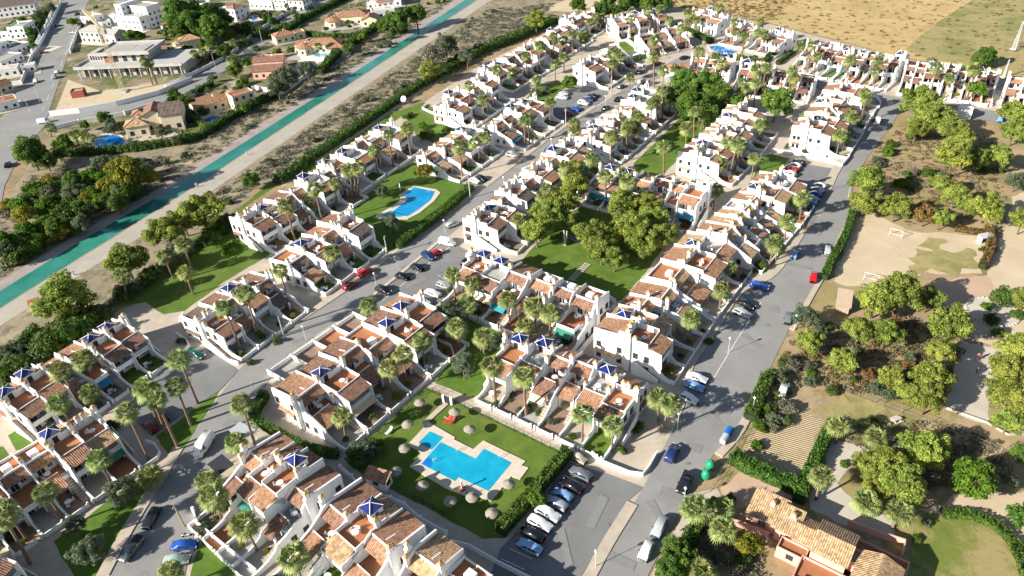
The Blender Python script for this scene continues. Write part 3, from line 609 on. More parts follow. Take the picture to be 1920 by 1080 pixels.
            chimney(root, (x1 - .02, yt + 1.1, 5.6), r.uniform(2.3, 3.0), far)
        else:
            W.box(xa, xb, G - .25, G + 2.0, 2.93, 3.12)
            if r.random() < .5 or vfar: W.box(xa, xb, G - .25, G - .12, 3.12, 3.95)
            else:
                m = MB(); m.box(xa, xb, G - .27, G - .10, 3.80, 3.95)
                nb = int((xb - xa) / .27)
                for k in range(nb): xk = xa + (k + .5) * (xb - xa) / nb; m.box(xk - .06, xk + .06, G - .245, G - .125, 3.121, 3.80)
                m.build('balustrade', WM, root)
            W.box(x0, x1, G + 1.5, yr, 3.0, 6.03)
            for px_ in (xa, xb - .22): W.box(px_, px_ + .22, G - .24, G - .02, 3.9, 5.45)
            W.box(xa, xb, G - .26, G - .03, 5.35, 5.62)
            m = MB(); m.slab((xa, G - .65, 5.55), (xb, G - .65, 5.55), (xb, G + 2.5, 6.55), (xa, G + 2.5, 6.55), .12); m.build('porch_roof', roofm(), root, uv=True)
            W.box(xa, xb, G + 2.52, G + 2.66, 6.0, 6.75)
            window(root, (xa + (xb - xa) * .30, G + 1.5, 3.14), 0, 1.2, 2.0, 'white', far); window(root, (xa + (xb - xa) * .72, G + 1.5, 3.5), 0, .9, 1.4, 'white', far)
            yk = yt + 1.2
            m = MB(); m.box(xa, xb, G + 2.67, yk, 6.035, 6.07); m.build('roof_terrace', fl, root)
            if t == 'B':
                tw = min(2.7, wdt - 1.2); ty = min(yk + 2.6, yr - .3)
                W.box(xa + .2, xa + .2 + tw, yk, ty, 6.0, 8.15)
                tr = pyramid(root, xa + .2, xa + .2 + tw, yk, ty, 8.16, .85, blue)
                window(root, (xa + .2 + tw * .5, yk, 6.3), 0, .8, 1.3, 'door', far)
                if not vfar: window(root, (xa + .2 + tw, (yk + ty) / 2, 6.9), math.pi / 2, .7, .8, 'white', far)
                if xb - (xa + .2 + tw) > .7:
                    m = MB(); m.slab((xb, yr + .3, 6.2), (xa + .25 + tw, yr + .3, 6.2), (xa + .25 + tw, yk + .25, 7.35), (xb, yk + .25, 7.35), .12); m.build('lean_to_roof', roofm(), root, uv=True)
                    W.box(xa + .22 + tw, xb, yk + .06, yk + .24, 6.0, 7.45)
                if yr - ty > .8:
                    m = MB(); m.slab((xa + .2 + tw, yr + .3, 6.2), (xa, yr + .3, 6.2), (xa, ty + .05, 6.9), (xa + .2 + tw, ty + .05, 6.9), .12); m.build('rear_roof', roofm(), root, uv=True)
            else:
                W.box(xa, xb, yk, yk + .22, 6.0, 7.7)
                m = MB(); m.slab((xb, yr + .35, 6.14), (xa, yr + .35, 6.14), (xa, yk + .23, 7.55), (xb, yk + .23, 7.55), .14); m.build('tiled_roof', roofm(), root, uv=True)
                chimney(root, ((xa + xb) / 2 - .5, yk + .05, 7.0), 2.0, far, s=.34); chimney(root, ((xa + xb) / 2 + .6, yk + .05, 7.0), 2.0, far, s=.34)
            chimney(root, (x1 - .02, yk - .5, 6.4), r.uniform(2.4, 3.2), far)
            if r.random() < .6: chimney(root, (x0 + .02, yk - 2.2, 6.4), r.uniform(1.4, 1.9), far)
        if not far and r.random() < .75: TERR.append((root, (xa + xb) / 2 + r.uniform(-.4, .4), (yp + yt) / 2 + .2 if not hi else (G + 2.6 + yt) / 2, (3.062 if not hi else 6.072) * SCZ[-1], ref))
        if not far and r.random() < .35: TERR.append((root, xa + 1.4, G - 1.6, .14, ref))
        sz = SCZ[-1]; W.v[v0:] = [(p[0], p[1], p[2] * sz if p[2] > 0 else p[2]) for p in W.v[v0:]]
        if not far and r.random() < .5:
            ac = cached('ac', lambda: MB().box(-.42, .42, -.34, 0, 0, .62).box(-.28, .28, -.36, -.342, .08, .54).mesh('air_conditioner', P['plastic_grey'])); link('air_conditioner', ac, root, (xa + .7, (yt if not hi else G + 1.5), (5.0 if not hi else 5.0)), 0)
        if not far and i not in awn and r.random() < .16: awning(root, xa + .1, sx - .1, G - .05, 2.85, r.choice(['awn_cream', 'awn_cream', 'awn_green', 'awn_blue']), 1.3)
        if i in awn: awning(root, xa + .1, sx - .1, G - .05, 2.9 if not (hi and awn[i][1]) else 5.4, awn[i][0])
        # garden patch and rear windows
        if not vfar:
            window(root, ((x0 + x1) / 2, yr, 1.0), math.pi, .9, 1.1, 'white', far); window(root, ((x0 + x1) / 2, yr, 3.8), math.pi, .9, 1.1, 'white', far)
        if r.random() < .35:
            dish = cached('dish', dish_mesh); link('satellite_dish', dish, root, (x1, yt - r.uniform(1, 2), 6.0 if not hi else 7.0), 0).rotation_euler = (math.radians(58), 0, r.uniform(-1.2, 1.2))
        for ch in root.children:
            if ch.name in kids0: continue
            if ch.location.length < 1e-6: ch.scale.z = sz
            else: ch.location.z *= sz
    G = gd
    # party walls and end walls, swept down towards the garden; each bay has its own pair
    for i, t in enumerate(pat):
        hi = t in 'Bb'; G = gd + OFF[i]; yp, yt = ZON[i]; up = UPS[i]
        pr = [(.15, .95), (G * .35, 1.0), (G * .6, 1.35), (G * .85, 2.15)]
        if hi: pr += [(G - .75, 3.0), (G - .6, 5.8), (G + 2.4, 6.2), (G + 2.55, 6.85 + up), (yt + .7, 7.0 + up), (yt + 1.0, 7.85 + up), (yt + 2.6, 7.9 + up), (yt + 2.8, 7.0 + up), (yr, 6.75 + up)]
        elif i % 2: pr += [(G - .5, 2.95), (G + 1.4, 3.35), (yp - .1, 4.1), (yp + .2, 4.25), (yt - 1.25, 4.35), (yt - .95, 5.9), (yt + .2, 6.6 + up), (yt + 1.2, 7.0 + up), (yr, 6.3 + up)]
        else: pr += [(G - .5, 3.05), (G + 1.2, 3.75), (yp, 4.6), (yt - 1.2, 5.4 + up), (yt, 6.45 + up), (yt + 1.1, 7.0 + up), (yr, 6.3 + up)]
        for x0, x1 in ((i * wdt - (.18 if i == 0 else 0), i * wdt + .17), ((i + 1) * wdt - .17, (i + 1) * wdt + (.18 if i == n - 1 else 0))):
            W.prism_x([(.15, -.1)] + [(yr + .02, -.1)] + [(y_, z_ * (1 + (SCZ[i] - 1) * min(1, max(0, (z_ - 1) / 3)))) for y_, z_ in pr[::-1]], x0, x1)
    yp, yt = ZON[0]
    for xx, f in ((-.18, -math.pi / 2), (L + .18, math.pi / 2)):
        e_ = 0 if xx < 0 else n - 1; s_ = -1 if xx < 0 else 1; G = gd + OFF[e_]; yp, yt = ZON[e_]; eh = (8.6 if pat[e_] in 'Bb' else 7.6) * SCZ[e_]
        x_ = sorted((xx, xx + s_ * .55)); W.box(x_[0], x_[1], yt - .2, yt + 1.0, -.1, eh); W.box(x_[0] - .06, x_[1] + .06, yt - .26, yt + 1.06, eh, eh + .22)
        chimney(root, (xx + s_ * .22, yt + .4, eh - .4), 1.6, far, s=.34)
        if not vfar:
            x_ = sorted((xx, xx + s_ * .7)); m = MB(); q_ = [(x_[0], G + 7.4, 3.0), (x_[1], G + 7.4, 3.0), (x_[1], G + 9.0, 3.0), (x_[0], G + 9.0, 3.0)] 
            lo_x = xx + s_ * .75
            pts_ = [(lo_x, yt + 2.0, 2.55), (lo_x, yr - .6, 2.55), (xx, yr - .6, 2.95), (xx, yt + 2.0, 2.95)]
            if s_ < 0: pts_ = [pts_[1], pts_[0], pts_[3], pts_[2]]
            if yr - yt > 3.2: m.slab(*pts_, .09); m.build('window_hood', roofm(), root, uv=True)
        hi = pat[0 if xx < 0 else -1] in 'Bb'
        for yy in ((G + 2.6, yt - 1.3, yt + 2.4, yr - 1.2) if not vfar else (G + 3, yt + 2.4)):
            if yy < yr - .6:
                window(root, (xx, yy, 1.0), f, .95, 1.25, 'door', far)
                if hi or yy > yt: window(root, (xx, yy, 3.8), f, .95, 1.25, 'door', far)
        if hi and pat[0 if xx < 0 else -1] in 'Bb' and not vfar:   # outside stair against the end wall
            s = -1 if xx < 0 else 1; m = MB(); nst = 14; y0, y1 = G - .5, G + 5.5
            for k in range(nst):
                dy = (y1 - y0) / nst; x_ = sorted((xx + s * .01, xx + s * 1.0)); m.box(x_[0], x_[1], y0 + k * dy, y0 + (k + 1) * dy + .01, -.1, .2 + 3.0 * (k + 1) / nst)
            m.build('staircase', P['stairs'], root)
            prof = [(y0 - .1, -.1), (y1, -.1), (y1, 4.0), (y0 - .1, .95)]; x_ = sorted((xx + s * 1.003, xx + s * 1.13)); W.prism_x(prof, x_[0], x_[1])
    W.build('wall', WM, root)
    # what lies in the gardens
    m = MB(); ks = []
    gm = ['floor_grey', 'patio_brown', 'lawn', 'terracotta', 'soil', 'pave']
    ZG = ZS[0] + .02
    for i in range(n):
        x0, x1 = i * wdt, (i + 1) * wdt
        m.face([(x0, .1, 0), (x1, .1, 0), (x1, G + 2.02, 0), (x0, G + 2.02, 0)], r.choice([0, 0, 0, 1, 1, 2, 3, 4, 5, 5]))
    go = m.build('garden_ground', [P[k] for k in gm], None, loc=(a.x, a.y, ZG), rz=rz); tag(go, kind='structure')
    if not skipwall:
        m = MB()
        for i in range(n):
            x0, x1 = i * wdt, (i + 1) * wdt
            m.box(x0 + .19, x1 - 1.35, -.12, .10, -.1, .92); 
            for xg in (x1 - 1.35, x1 - .19 - .3): m.box(xg, xg + .3, -.16, .14, -.1, 1.25)
        for xx in (-.19, L + .01): m.box(xx, xx + .2, -.10, .14, -.1, 1.0)
        gw = m.build('garden_wall', WM, None, loc=(a.x, a.y, 0), rz=rz)
        tag(gw, 'low white garden wall with gateposts in front of the ' + ref, 'garden wall', 'garden walls of the terraces')
    BLOCKS.append(dict(root=root, a=a, u=u, n=nrm, L=L, D=D, ref=ref, G=G, far=far, pat=pat, w=wdt, rz=rz))
    return root
def dish_mesh():
    m = MB(); R = .42; rings = [(0, 0), (.5, .04), (.85, .11), (1, .16)]; n = 12
    for (r0, z0), (r1, z1) in zip(rings, rings[1:]):
        for j in range(n):
            a, b = 2 * math.pi * j / n, 2 * math.pi * (j + 1) / n
            m.face([(R * r0 * math.cos(a), R * r0 * math.sin(a), z0), (R * r1 * math.cos(a), R * r1 * math.sin(a), z1), (R * r1 * math.cos(b), R * r1 * math.sin(b), z1), (R * r0 * math.cos(b), R * r0 * math.sin(b), z0)])
    m.tube([(0, 0, 0), (0, 0, -.25), (0, -.5, -.6)], [.04, .04, .04], 5); m.tube([(0, -R, .1), (0, -.1, .45)], [.02, .02], 4)
    return m.mesh('satellite_dish', P['whiteplastic'], True)

KD = 20.0
BR = ('tile_brown', 'tile_brown', 'tile_orange'); DK = ('tile_dark', 'tile_dark', 'tile_brown'); OR = ('tile_orange', 'tile_orange', 'tile_straw'); ST = ('tile_straw', 'tile_straw', 'tile_orange')
W_ = 'white terrace with tiled roofs '
block((98, 838), (320, 682), 'BBAABB', 'long white terrace with two cobalt turrets behind the green parked car', 'terrace behind the green car', D=18, roofs=('tile_orange', 'tile_brown', 'tile_brown'))
block((-22, 1083), (268, 880), 'BBAABb', 'long white terrace with striped tiled porches nearest the driving white van', 'terrace nearest the white van', D=17.5, roofs=('tile_orange', 'tile_brown', 'tile_straw'))
block((-70, 1290), (92, 1105), 'AABb', 'cut-off white terrace in the bottom left corner, terracotta roof terrace', 'terrace in the bottom-left corner', D=17)
block((455, 678), (580, 585), 'bABA', 'white terrace with a round artificial lawn in its corner garden', 'terrace with the round corner lawn', D=19, gd=5.8, roofs=('tile_brown', 'tile_orange', 'tile_dark'))
block((612, 555), (725, 470), 'ABAb', 'white terrace behind the two red cars parked at the kerb', 'terrace behind two red cars', D=18.5, roofs=('tile_orange', 'tile_brown', 'tile_dark'))
block((520, 478), (690, 373), 'bBAABA', 'tall white terrace with enclosed gallery window left of the upper pool', 'terrace left of the upper pool', D=17.5, roofs=BR)
block((678, 362), (792, 284), 'BBAAB', 'white terrace with faded blue turrets directly above the upper pool', 'terrace above the upper pool', D=17, blue='tile_blue2')
block((862, 343), (945, 287), 'AAAB', 'white terrace with orange tiles beside the round golden tree', 'terrace beside the golden tree', D=17, roofs=OR, floors=['floor_grey'])
block((985, 283), (1057, 231), 'AABB', 'white terrace with a blue awning facing the upper main street', 'terrace with the blue awning', D=17, roofs=BR, awn={0: ('awn_blue', 0)})
block((888, 243), (965, 190), 'bBAAb', 'white terrace with side stairs at the corner of the small upper lawn', 'terrace by the small upper lawn', D=17, blue='tile_blue2')
block((962, 174), (1045, 126), 'BBAAb', 'white terrace with bright end gable behind the upper car park', 'terrace behind the upper car park', D=17, blue='tile_blue2', roofs=BR)
block((1048, 118), (1112, 78), 'AABA', 'white terrace among tall palms near the top of the canal hedge', 'terrace near the canal hedge top', D=16, roofs=OR)
block((1100, 78), (1150, 50), 'BBA', 'small bright white terrace at the top end of the hedge row', 'small terrace at hedge end', D=15, blue='tile_blue2', roofs=OR)
block((1140, 168), (1205, 125), 'bBAA', 'white terrace with bright stair wall at the upper street corner', 'terrace at the upper street corner', D=16, blue='tile_blue2')
block((1165, 78), (1262, 62), 'bABAB', 'cream-white terrace with a yellow awning at the top centre', 'terrace with the yellow awning', D=17, gd=4, awn={1: ('awn_yellow', 0)}, roofs=OR)
block((1225, 110), (1300, 92), 'AAA', 'low cream-white row with orange roofs below the yellow awning terrace', 'low row below the yellow awning', D=14, gd=3.5, roofs=OR, awn={1: ('awn_cream', 0)})
block((1272, 60), (1332, 74), 'bBb', 'tall white terrace against the dry field, left of its row', 'tall terrace left against the field', D=15, gd=4, roofs=BR, blue='tile_blue2')
block((1347, 84), (1390, 93), 'Bb', 'white pair of houses right above the small top pool', 'pair above the small top pool', D=14, gd=4.5, roofs=BR, blue='tile_blue2')
block((1398, 96), (1452, 110), 'ABb', 'white houses with cream awning against the dry field', 'houses with cream awning by field', D=14, gd=4.5, roofs=BR, blue='tile_blue2', awn={2: ('awn_cream', 0)})
block((1474, 134), (1555, 152), 'AAbB', 'white field-side terrace with long paved gardens and a hedge strip', 'field terrace with long gardens', D=24, gd=9, roofs=BR, blue='tile_blue2')
block((1558, 154), (1660, 172), 'ABAAbB', 'white field-side terrace with a green awning over the garden', 'field terrace with the green awning', D=23, gd=8.5, roofs=BR, blue='tile_blue2', awn={0: ('awn_green', 0)})
block((1682, 178), (1778, 190), 'AABbA', 'white field-side terrace with a glass-roofed porch behind the white car', 'field terrace behind the white car', D=22, gd=7.5, roofs=BR, blue='tile_blue2')
block((1780, 191), (1858, 200), 'AABA', 'white field-side terrace behind the bushy round green tree', 'field terrace behind the round tree', D=21, gd=7, roofs=BR, blue='tile_blue2')
block((1874, 204), (1960, 216), 'AAB', 'white terrace cut off by the right edge of the picture', 'terrace cut off at right edge', D=18, gd=5, roofs=OR)
block((1285, 152), (1362, 160), 'AAB', 'white terrace behind the dark pine cluster, facing the camera', 'terrace behind the dark pines', D=14, gd=4, roofs=OR)
block((1372, 178), (1432, 186), 'BbA', 'white terrace with tall palms in front, beside the dark pines', 'terrace with palms beside dark pines', D=14, gd=4, roofs=BR)
block((1436, 186), (1512, 196), 'AAA', 'white row with brown porches behind the single large pine', 'row behind the single pine', D=14, gd=4, roofs=BR)
block((1588, 300), (1618, 252), 'bBA', 'white terrace with bare end wall beside the upper parking bays', 'terrace beside the upper bays', D=18, gd=5, blue='tile_blue2', roofs=OR)
block((1618, 248), (1645, 203), 'BAb', 'white terrace at the top bend of the straight road', 'terrace at the straight road bend', D=18, gd=5, blue='tile_blue2', roofs=OR)
block((1372, 350), (1420, 300), 'bBAb', 'white terrace with windowed end wall and a clump of leaning palms', 'terrace with the palm clump', D=18, gd=4.6, roofs=OR)
block((1422, 297), (1457, 253), 'BABb', 'white terrace below the single large pine and its sandy square', 'terrace below the sandy square', D=18, gd=4.6, roofs=OR, blue='tile_blue2')
block((1215, 264), (1270, 213), 'AABB', 'white terrace at the upper end of the palm lined lawn', 'terrace at the palm lawn top', D=16.5, gd=5, roofs=OR, blue='tile_blue2')
block((1165, 308), (1212, 267), 'bBAA', 'white terrace with stair gable at the lower end of the palm lined lawn', 'terrace at the palm lawn end', D=17, gd=5, roofs=OR, blue='tile_blue2')
block((970, 478), (1042, 405), 'bBAb', 'white terrace with windowed gable across the street from the upper pool', 'terrace across from the upper pool', D=16.5, gd=5, roofs=('tile_orange', 'tile_brown', 'tile_dark'))
block((1043, 402), (1082, 368), 'Ab', 'white pair of houses squeezed behind the tallest park pines', 'pair behind the park pines', D=16, gd=4, roofs=OR)
block((1085, 364), (1133, 318), 'ABb', 'white terrace with a plunge pool on its street side', 'terrace with the plunge pool', D=16, gd=4.5, roofs=OR, awn={1: ('awn_green', 0)})
block((1092, 386), (1288, 440), 'BBAAAb', 'white terrace with teal awnings facing the pine park', 'terrace with teal awnings', D=17, gd=5.5, roofs=('tile_orange', 'tile_brown', 'tile_brown'), awn={0: ('awn_teal', 0), 1: ('awn_teal', 0), 5: ('awn_blue', 0)})
block((828, 572), (1066, 672), 'BBAAAA', 'white terrace with long dark rear roofs beside the central car park', 'terrace beside the central car park', D=17, gd=5, roofs=('tile_brown', 'tile_orange', 'tile_brown'), awn={5: ('awn_green', 0), 2: ('awn_teal', 1)})
block((893, 754), (1130, 866), 'BBAABb', 'white terrace with stepped party walls along the lower pool path', 'terrace along the lower pool path', D=17.5, gd=6, roofs=('tile_orange', 'tile_brown', 'tile_orange'), awn={2: ('awn_cream', 0)})
block((650, 848), (879, 649), 'ABAABB', 'white terrace with red and brown rear patios left of the lower pool', 'terrace with rear patios', D=KD, gd=5.5, roofs=('tile_orange', 'tile_brown', 'tile_brown'), floors=['terracotta'])
block((540, 853), (652, 938), 'AbBA', 'large white house block with one cobalt turret beside the cafe shelters', 'house block by the shelters', D=21, gd=7, rear=True, roofs=('tile_brown', 'tile_orange', 'tile_brown'))
block((690, 942), (806, 1036), 'ABA', 'large white house block with cobalt turret at the bottom centre', 'house block at the bottom centre', D=21, gd=7, rear=True, roofs=('tile_brown', 'tile_orange', 'tile_straw'))
block((828, 1046), (985, 1160), 'AAA', 'white house with a straw coloured tiled roof at the bottom edge', 'house with the straw roof', D=20, gd=7, rear=True, roofs=('tile_straw',))
block((1264, 722), (1340, 606), 'bBAA', 'white terrace with hipped corner roof nearest the straight road bays', 'terrace nearest the straight road bays', D=18.5, gd=4.8, roofs=OR, blue='tile_blue')
block((1343, 602), (1412, 508), 'AbB', 'white terrace with a big golden palm halfway up the straight road', 'terrace with the golden palm', D=18, gd=4.6, roofs=OR, blue='tile_blue2')
block((1428, 514), (1500, 428), 'AAAAA', 'white terrace of five stepped straw roofs along the straight road', 'terrace of five straw roofs', D=18, gd=4.6, roofs=OR, low=True)
block((1502, 426), (1530, 384), 'Bb', 'tall bare-walled white houses at the lower end of the upper bays', 'tall bare-walled houses', D=17, gd=4.5, roofs=OR, blue='tile_blue2')

# rear patios of the terrace beside the street
kb = [b for b in BLOCKS if b['ref'] == 'terrace with rear patios'][0]
for i, mt in ((1, 'floor_grey'), (2, 'patio_brown'), (3, 'terracotta'), (4, 'patio_brown')):
    x0, x1 = i * kb['w'], (i + 1) * kb['w']; yb = 11.6 - i * .2
    m = MB(); m.face([(x0, kb['D'] + .05, ZS[0] + .06), (x1, kb['D'] + .05, ZS[0] + .06), (x1, kb['D'] + yb, ZS[0] + .06), (x0, kb['D'] + yb, ZS[0] + .06)])
    tag(m.build('patio', P[mt], None, loc=kb['a'], rz=kb['rz']), kind='structure')
m = MB()
for i in (1, 2, 3, 4, 5): m.box(i * kb['w'] - .1, i * kb['w'] + .1, kb['D'] + .05, kb['D'] + 11.8 - i * .2, -.1, 1.5)
for i in (1, 2, 3, 4): m.box(i * kb['w'] + .102, (i + 1) * kb['w'] - .102, kb['D'] + 11.3 - i * .2, kb['D'] + 11.55 - i * .2, -.1, 1.2)
tag(m.build('garden_wall', P['white'], None, loc=kb['a'], rz=kb['rz']), 'white wall dividing four sunlit rear patios beside the inner street', 'garden wall')
# ================================================================== villas and other houses
def villa(label, A, B, vols, wall='cream', name='villa', tile='tile_orange', cat='house', group=None, win=True, chim=1, z0=0.0):
    a, b = g(*A), g(*B); u = b - a; rz = math.atan2(u.y, u.x); root = tag(empty(name, a, rz), label, cat, group); r = random.Random(label)
    W = MB(); far = True
    for vi, v in enumerate(vols):
        x, y, w_, d, h, kind = v[:6]; mt = P[v[6]] if len(v) > 6 else P[tile]
        x1, y1 = x + w_, y + d
        if kind == 'oct':
            R = w_ / 2; cx, cy = x + R, y + R; pts = [(cx + R * math.cos(math.pi / 8 + k * math.pi / 4), cy + R * math.sin(math.pi / 8 + k * math.pi / 4)) for k in range(8)]
            W.prism_z(pts, -.1, h); m = MB(); e = [(cx + (p[0] - cx) * 1.12, cy + (p[1] - cy) * 1.12, h - .02) for p in pts]; ap = (cx, cy, h + R * .5)
            for k in range(8):
                wd = (Vector(e[k]) - Vector(e[(k + 1) % 8])).length; m.face([e[k], e[(k + 1) % 8], ap], 0, [(0, 0), (wd, 0), (wd / 2, R * 1.2)])
            m.face(e[::-1]); m.build('roof', mt, root, uv=True)
            if win:
                for k in range(8): an = math.pi / 4 * k; window(root, (cx + R * .924 * math.cos(an), cy + R * .924 * math.sin(an), 1.0), an + math.pi / 2, .9, 1.3, far=True)
            continue
        W.box(x, x1, y, y1, -.1, h)
        ov = .35
        if kind == 'flat':
            for q in ((x, x1, y, y + .18), (x, x1, y1 - .18, y1), (x, x + .18, y + .183, y1 - .183), (x1 - .18, x1, y + .183, y1 - .183)): W.box(*q, h + .002, h + .5)
            m = MB(); m.box(x + .19, x1 - .19, y + .19, y1 - .19, h + .001, h + .05); m.build('roof_deck', mt if len(v) > 6 else P['floor_grey'], root)
        elif kind in ('gable', 'gabley'):
            m = MB()
            if kind == 'gable':
                ym = (y + y1) / 2; rh = h + (d / 2) * .42
                W.prism_x([(y, h - .01), (y1, h - .01), (ym, rh - .05)], x + .01, x1 - .01)
                m.slab((x - ov, y - ov, h - ov * .42), (x1 + ov, y - ov, h - ov * .42), (x1 + ov, ym, rh), (x - ov, ym, rh), .1)
                m.slab((x1 + ov, y1 + ov, h - ov * .42), (x - ov, y1 + ov, h - ov * .42), (x - ov, ym, rh), (x1 + ov, ym, rh), .1)
            else:
                xm = (x + x1) / 2; rh = h + (w_ / 2) * .42
                for ye in (y + .01, y1 - .01): W.face([(x, ye, h - .01), (x1, ye, h - .01), (xm, ye, rh - .05)])
                m.slab((x1 + ov, y - ov, h - ov * .42), (x1 + ov, y1 + ov, h - ov * .42), (xm, y1 + ov, rh), (xm, y - ov, rh), .1)
                m.slab((x - ov, y1 + ov, h - ov * .42), (x - ov, y - ov, h - ov * .42), (xm, y - ov, rh), (xm, y1 + ov, rh), .1)
            m.build('roof', mt, root, uv=True)
        elif kind == 'shed':
            m = MB(); m.slab((x - ov, y - ov, h + .05), (x1 + ov, y - ov, h + .05), (x1 + ov, y1, h + .05 + d * .35), (x - ov, y1, h + .05 + d * .35), .12)
            W.prism_x([(y, h - .02), (y1, h - .02), (y1, h + d * .35 - .1)], x + .02, x1 - .02); m.build('roof', mt, root, uv=True)
        elif kind == 'hip':
            s = min(w_, d) / 2; rh = h + s * .45; ov = .4
            X0, X1, Y0, Y1 = x - ov, x1 + ov, y - ov, y1 + ov; z = h - .03; ss = s + ov; m = MB()
            if w_ >= d: r0, r1 = (X0 + ss, (Y0 + Y1) / 2, rh), (X1 - ss, (Y0 + Y1) / 2, rh)
            else: r0, r1 = ((X0 + X1) / 2, Y0 + ss, rh), ((X0 + X1) / 2, Y1 - ss, rh)
            c = [(X0, Y0, z), (X1, Y0, z), (X1, Y1, z), (X0, Y1, z)]
            fs = [[c[0], c[1], r1, r0], [c[1], c[2], r1], [c[2], c[3], r0, r1], [c[3], c[0], r0]] if w_ >= d else [[c[0], c[1], r0], [c[1], c[2], r1, r0], [c[2], c[3], r1], [c[3], c[0], r0, r1]]
            for f in fs:
                A_, B_ = Vector(f[0]), Vector(f[1]); ux = (B_ - A_).normalized(); nn = (B_ - A_).cross(Vector(f[2]) - A_).normalized(); uy = nn.cross(ux)
                m.face(f, 0, [((Vector(p) - A_).dot(ux), (Vector(p) - A_).dot(uy)) for p in f])
            m.face(c[::-1]); ro = m.build('roof', mt, root, uv=True); m = MB()
            for p, q in ((c[0], r0), (c[3] if w_ >= d else c[1], r0), (c[1] if w_ >= d else c[3], r1), (c[2], r1), (r0, r1)): m.tube([Vector(p) + Vector((0, 0, .05)), Vector(q) + Vector((0, 0, .05))], [.1, .1], 5)
            m.build('ridge_tiles', mt, ro)
        if win:
            fl = max(1, int(h // 2.8))
            for k in range(fl):
                zz = .9 + k * 2.9
                for xx in [x + w_ * (j + .5) / max(1, int(w_ / 3)) for j in range(max(1, int(w_ / 3)))]:
                    window(root, (xx, y, zz), 0, 1.2, 1.3, far=True); window(root, (xx, y1, zz), math.pi, 1.2, 1.3, far=True)
                for yy in [y + d * (j + .5) / max(1, int(d / 3)) for j in range(max(1, int(d / 3)))]:
                    window(root, (x, yy, zz), -math.pi / 2, 1.2, 1.3, far=True); window(root, (x1, yy, zz), math.pi / 2, 1.2, 1.3, far=True)
    W.build('wall', P[wall], root)
    if name == 'villa' and wall != 'pink':
        xs = [v[0] for v in vols] + [v[0] + v[2] for v in vols]; ys = [v[1] for v in vols] + [v[1] + v[3] for v in vols]; m = MB(); e = r.uniform(2.5, 5)
        m.face([(min(xs) - 1, min(ys) - e, 0), (max(xs) + e * .6, min(ys) - e * .8, 0), (max(xs) + 1.5, max(ys) + 1, 0), (min(xs) - 2, max(ys) + 1.5, 0)]); ZS[0] += .002
        tag(m.build('terrace', P[r.choice(['deck', 'pave', 'deck', 'floor_grey'])], None, loc=(a.x, a.y, ZS[0]), rz=rz), kind='structure')
    for k in range(chim):
        v = vols[k % len(vols)]; chimney(root, (v[0] + v[2] * .6, v[1] + v[3] * .62, v[4]), 1.9, False, 'ochre' if tile != 'tile_dark' else 'white')
    return root
OT = 'tile_orange'
villa('cream villa with brown gabled roofs and big arched window beside the round pool', (240, 264), (316, 252), [(0, 1, 6.5, 5.5, 3.6, 'hip', 'tile_straw'), (5, 3.5, 6.5, 8, 5.4, 'gabley', 'tile_brown'), (10.5, 2, 6, 10, 5.2, 'gable', 'tile_dark'), (2, 5.6, 4, 5, 5.0, 'hip', OT)], 'cream').scale = (1.25, 1.25, 1.3)
villa('cream villa with long orange roof, hexagonal turret and white porch beside a square pool', (408, 218), (491, 193), [(-6, 6, 16, 6.5, 3.6, 'gable', OT), (8, 5, 6, 6, 5.0, 'oct', OT), (7.5, -.5, 9, 5.3, 5.6, 'flat', 'terracotta'), (-2, 12.2, 9, 5, 3.4, 'gable', OT)], 'cream')
villa('pink villa with a brown gabled roof and a furnished terrace', (474, 150), (538, 146), [(0, 5, 13.5, 6.5, 6.2, 'gable', 'tile_brown'), (.5, .2, 12.6, 4.7, 3.4, 'shed', 'tile_brown'), (2, 12, 10, 3.4, 5.8, 'flat', 'terracotta')], 'pink')
villa('cream villa with octagonal corner and wide orange hipped roof', (552, 108), (640, 104), [(0, 1, 8, 8, 3.6, 'oct', OT), (5.5, 4, 16, 9, 4.2, 'hip', OT), (17, -.5, 8, 7, 3.5, 'hip', OT), (-2, 9, 9, 6, 3.4, 'hip', OT)], 'cream')
villa('white villa with round bay and orange roofs, furthest along the canal hedge', (608, 56), (690, 50), [(0, 1, 8.5, 8.5, 3.4, 'oct', OT), (6, 5, 17, 9.5, 4.4, 'hip', OT), (20, 0, 8, 8, 3.6, 'gabley', OT)], 'cream')
villa('white modern villa with tall dark slot windows and flat roof', (205, 52), (300, 62), [(0, 4, 11, 9, 6.2, 'flat'), (8, 2, 5, 12, 12.4, 'flat', 'white'), (13.2, 0, 14, 8.5, 7.0, 'flat'), (15, 6, 13, 9, 11.0, 'flat', 'floor_grey'), (-8, 6, 7.5, 9, 4.5, 'flat', 'deck')], 'white', tile='tile_dark')
villa('cream villa with small conical turret and low garden rooms', (322, 108), (388, 96), [(2, 6, 5, 5, 4.2, 'oct', 'tile_straw'), (5.5, 7, 10, 8, 5.0, 'hip', 'tile_straw'), (-9, 6, 8, 5, 3.2, 'gable', OT), (1, 0, 8, 5, 3.2, 'flat', 'deck')], 'cream')
villa('white modern villa with stacked flat roofs left of the far street', (-6, 118), (58, 92), [(0, 4, 15, 11, 6.5, 'flat'), (10, -1, 12, 8, 3.6, 'flat'), (-13, 0, 12, 15, 3.4, 'flat'), (3, 16, 17, 10, 6.2, 'flat'), (16, 9, 9, 8, 3.2, 'flat'), (-8, -12, 14, 9, 3.3, 'flat')], 'white', tile='tile_dark')
villa('white house with long blue-lit glazed front in the top left corner', (-10, 36), (66, 26), [(0, 0, 24, 10, 6.5, 'shed', 'tile_dark'), (-12, 3, 11, 10, 5, 'hip', 'tile_brown')], 'white', tile='tile_dark')
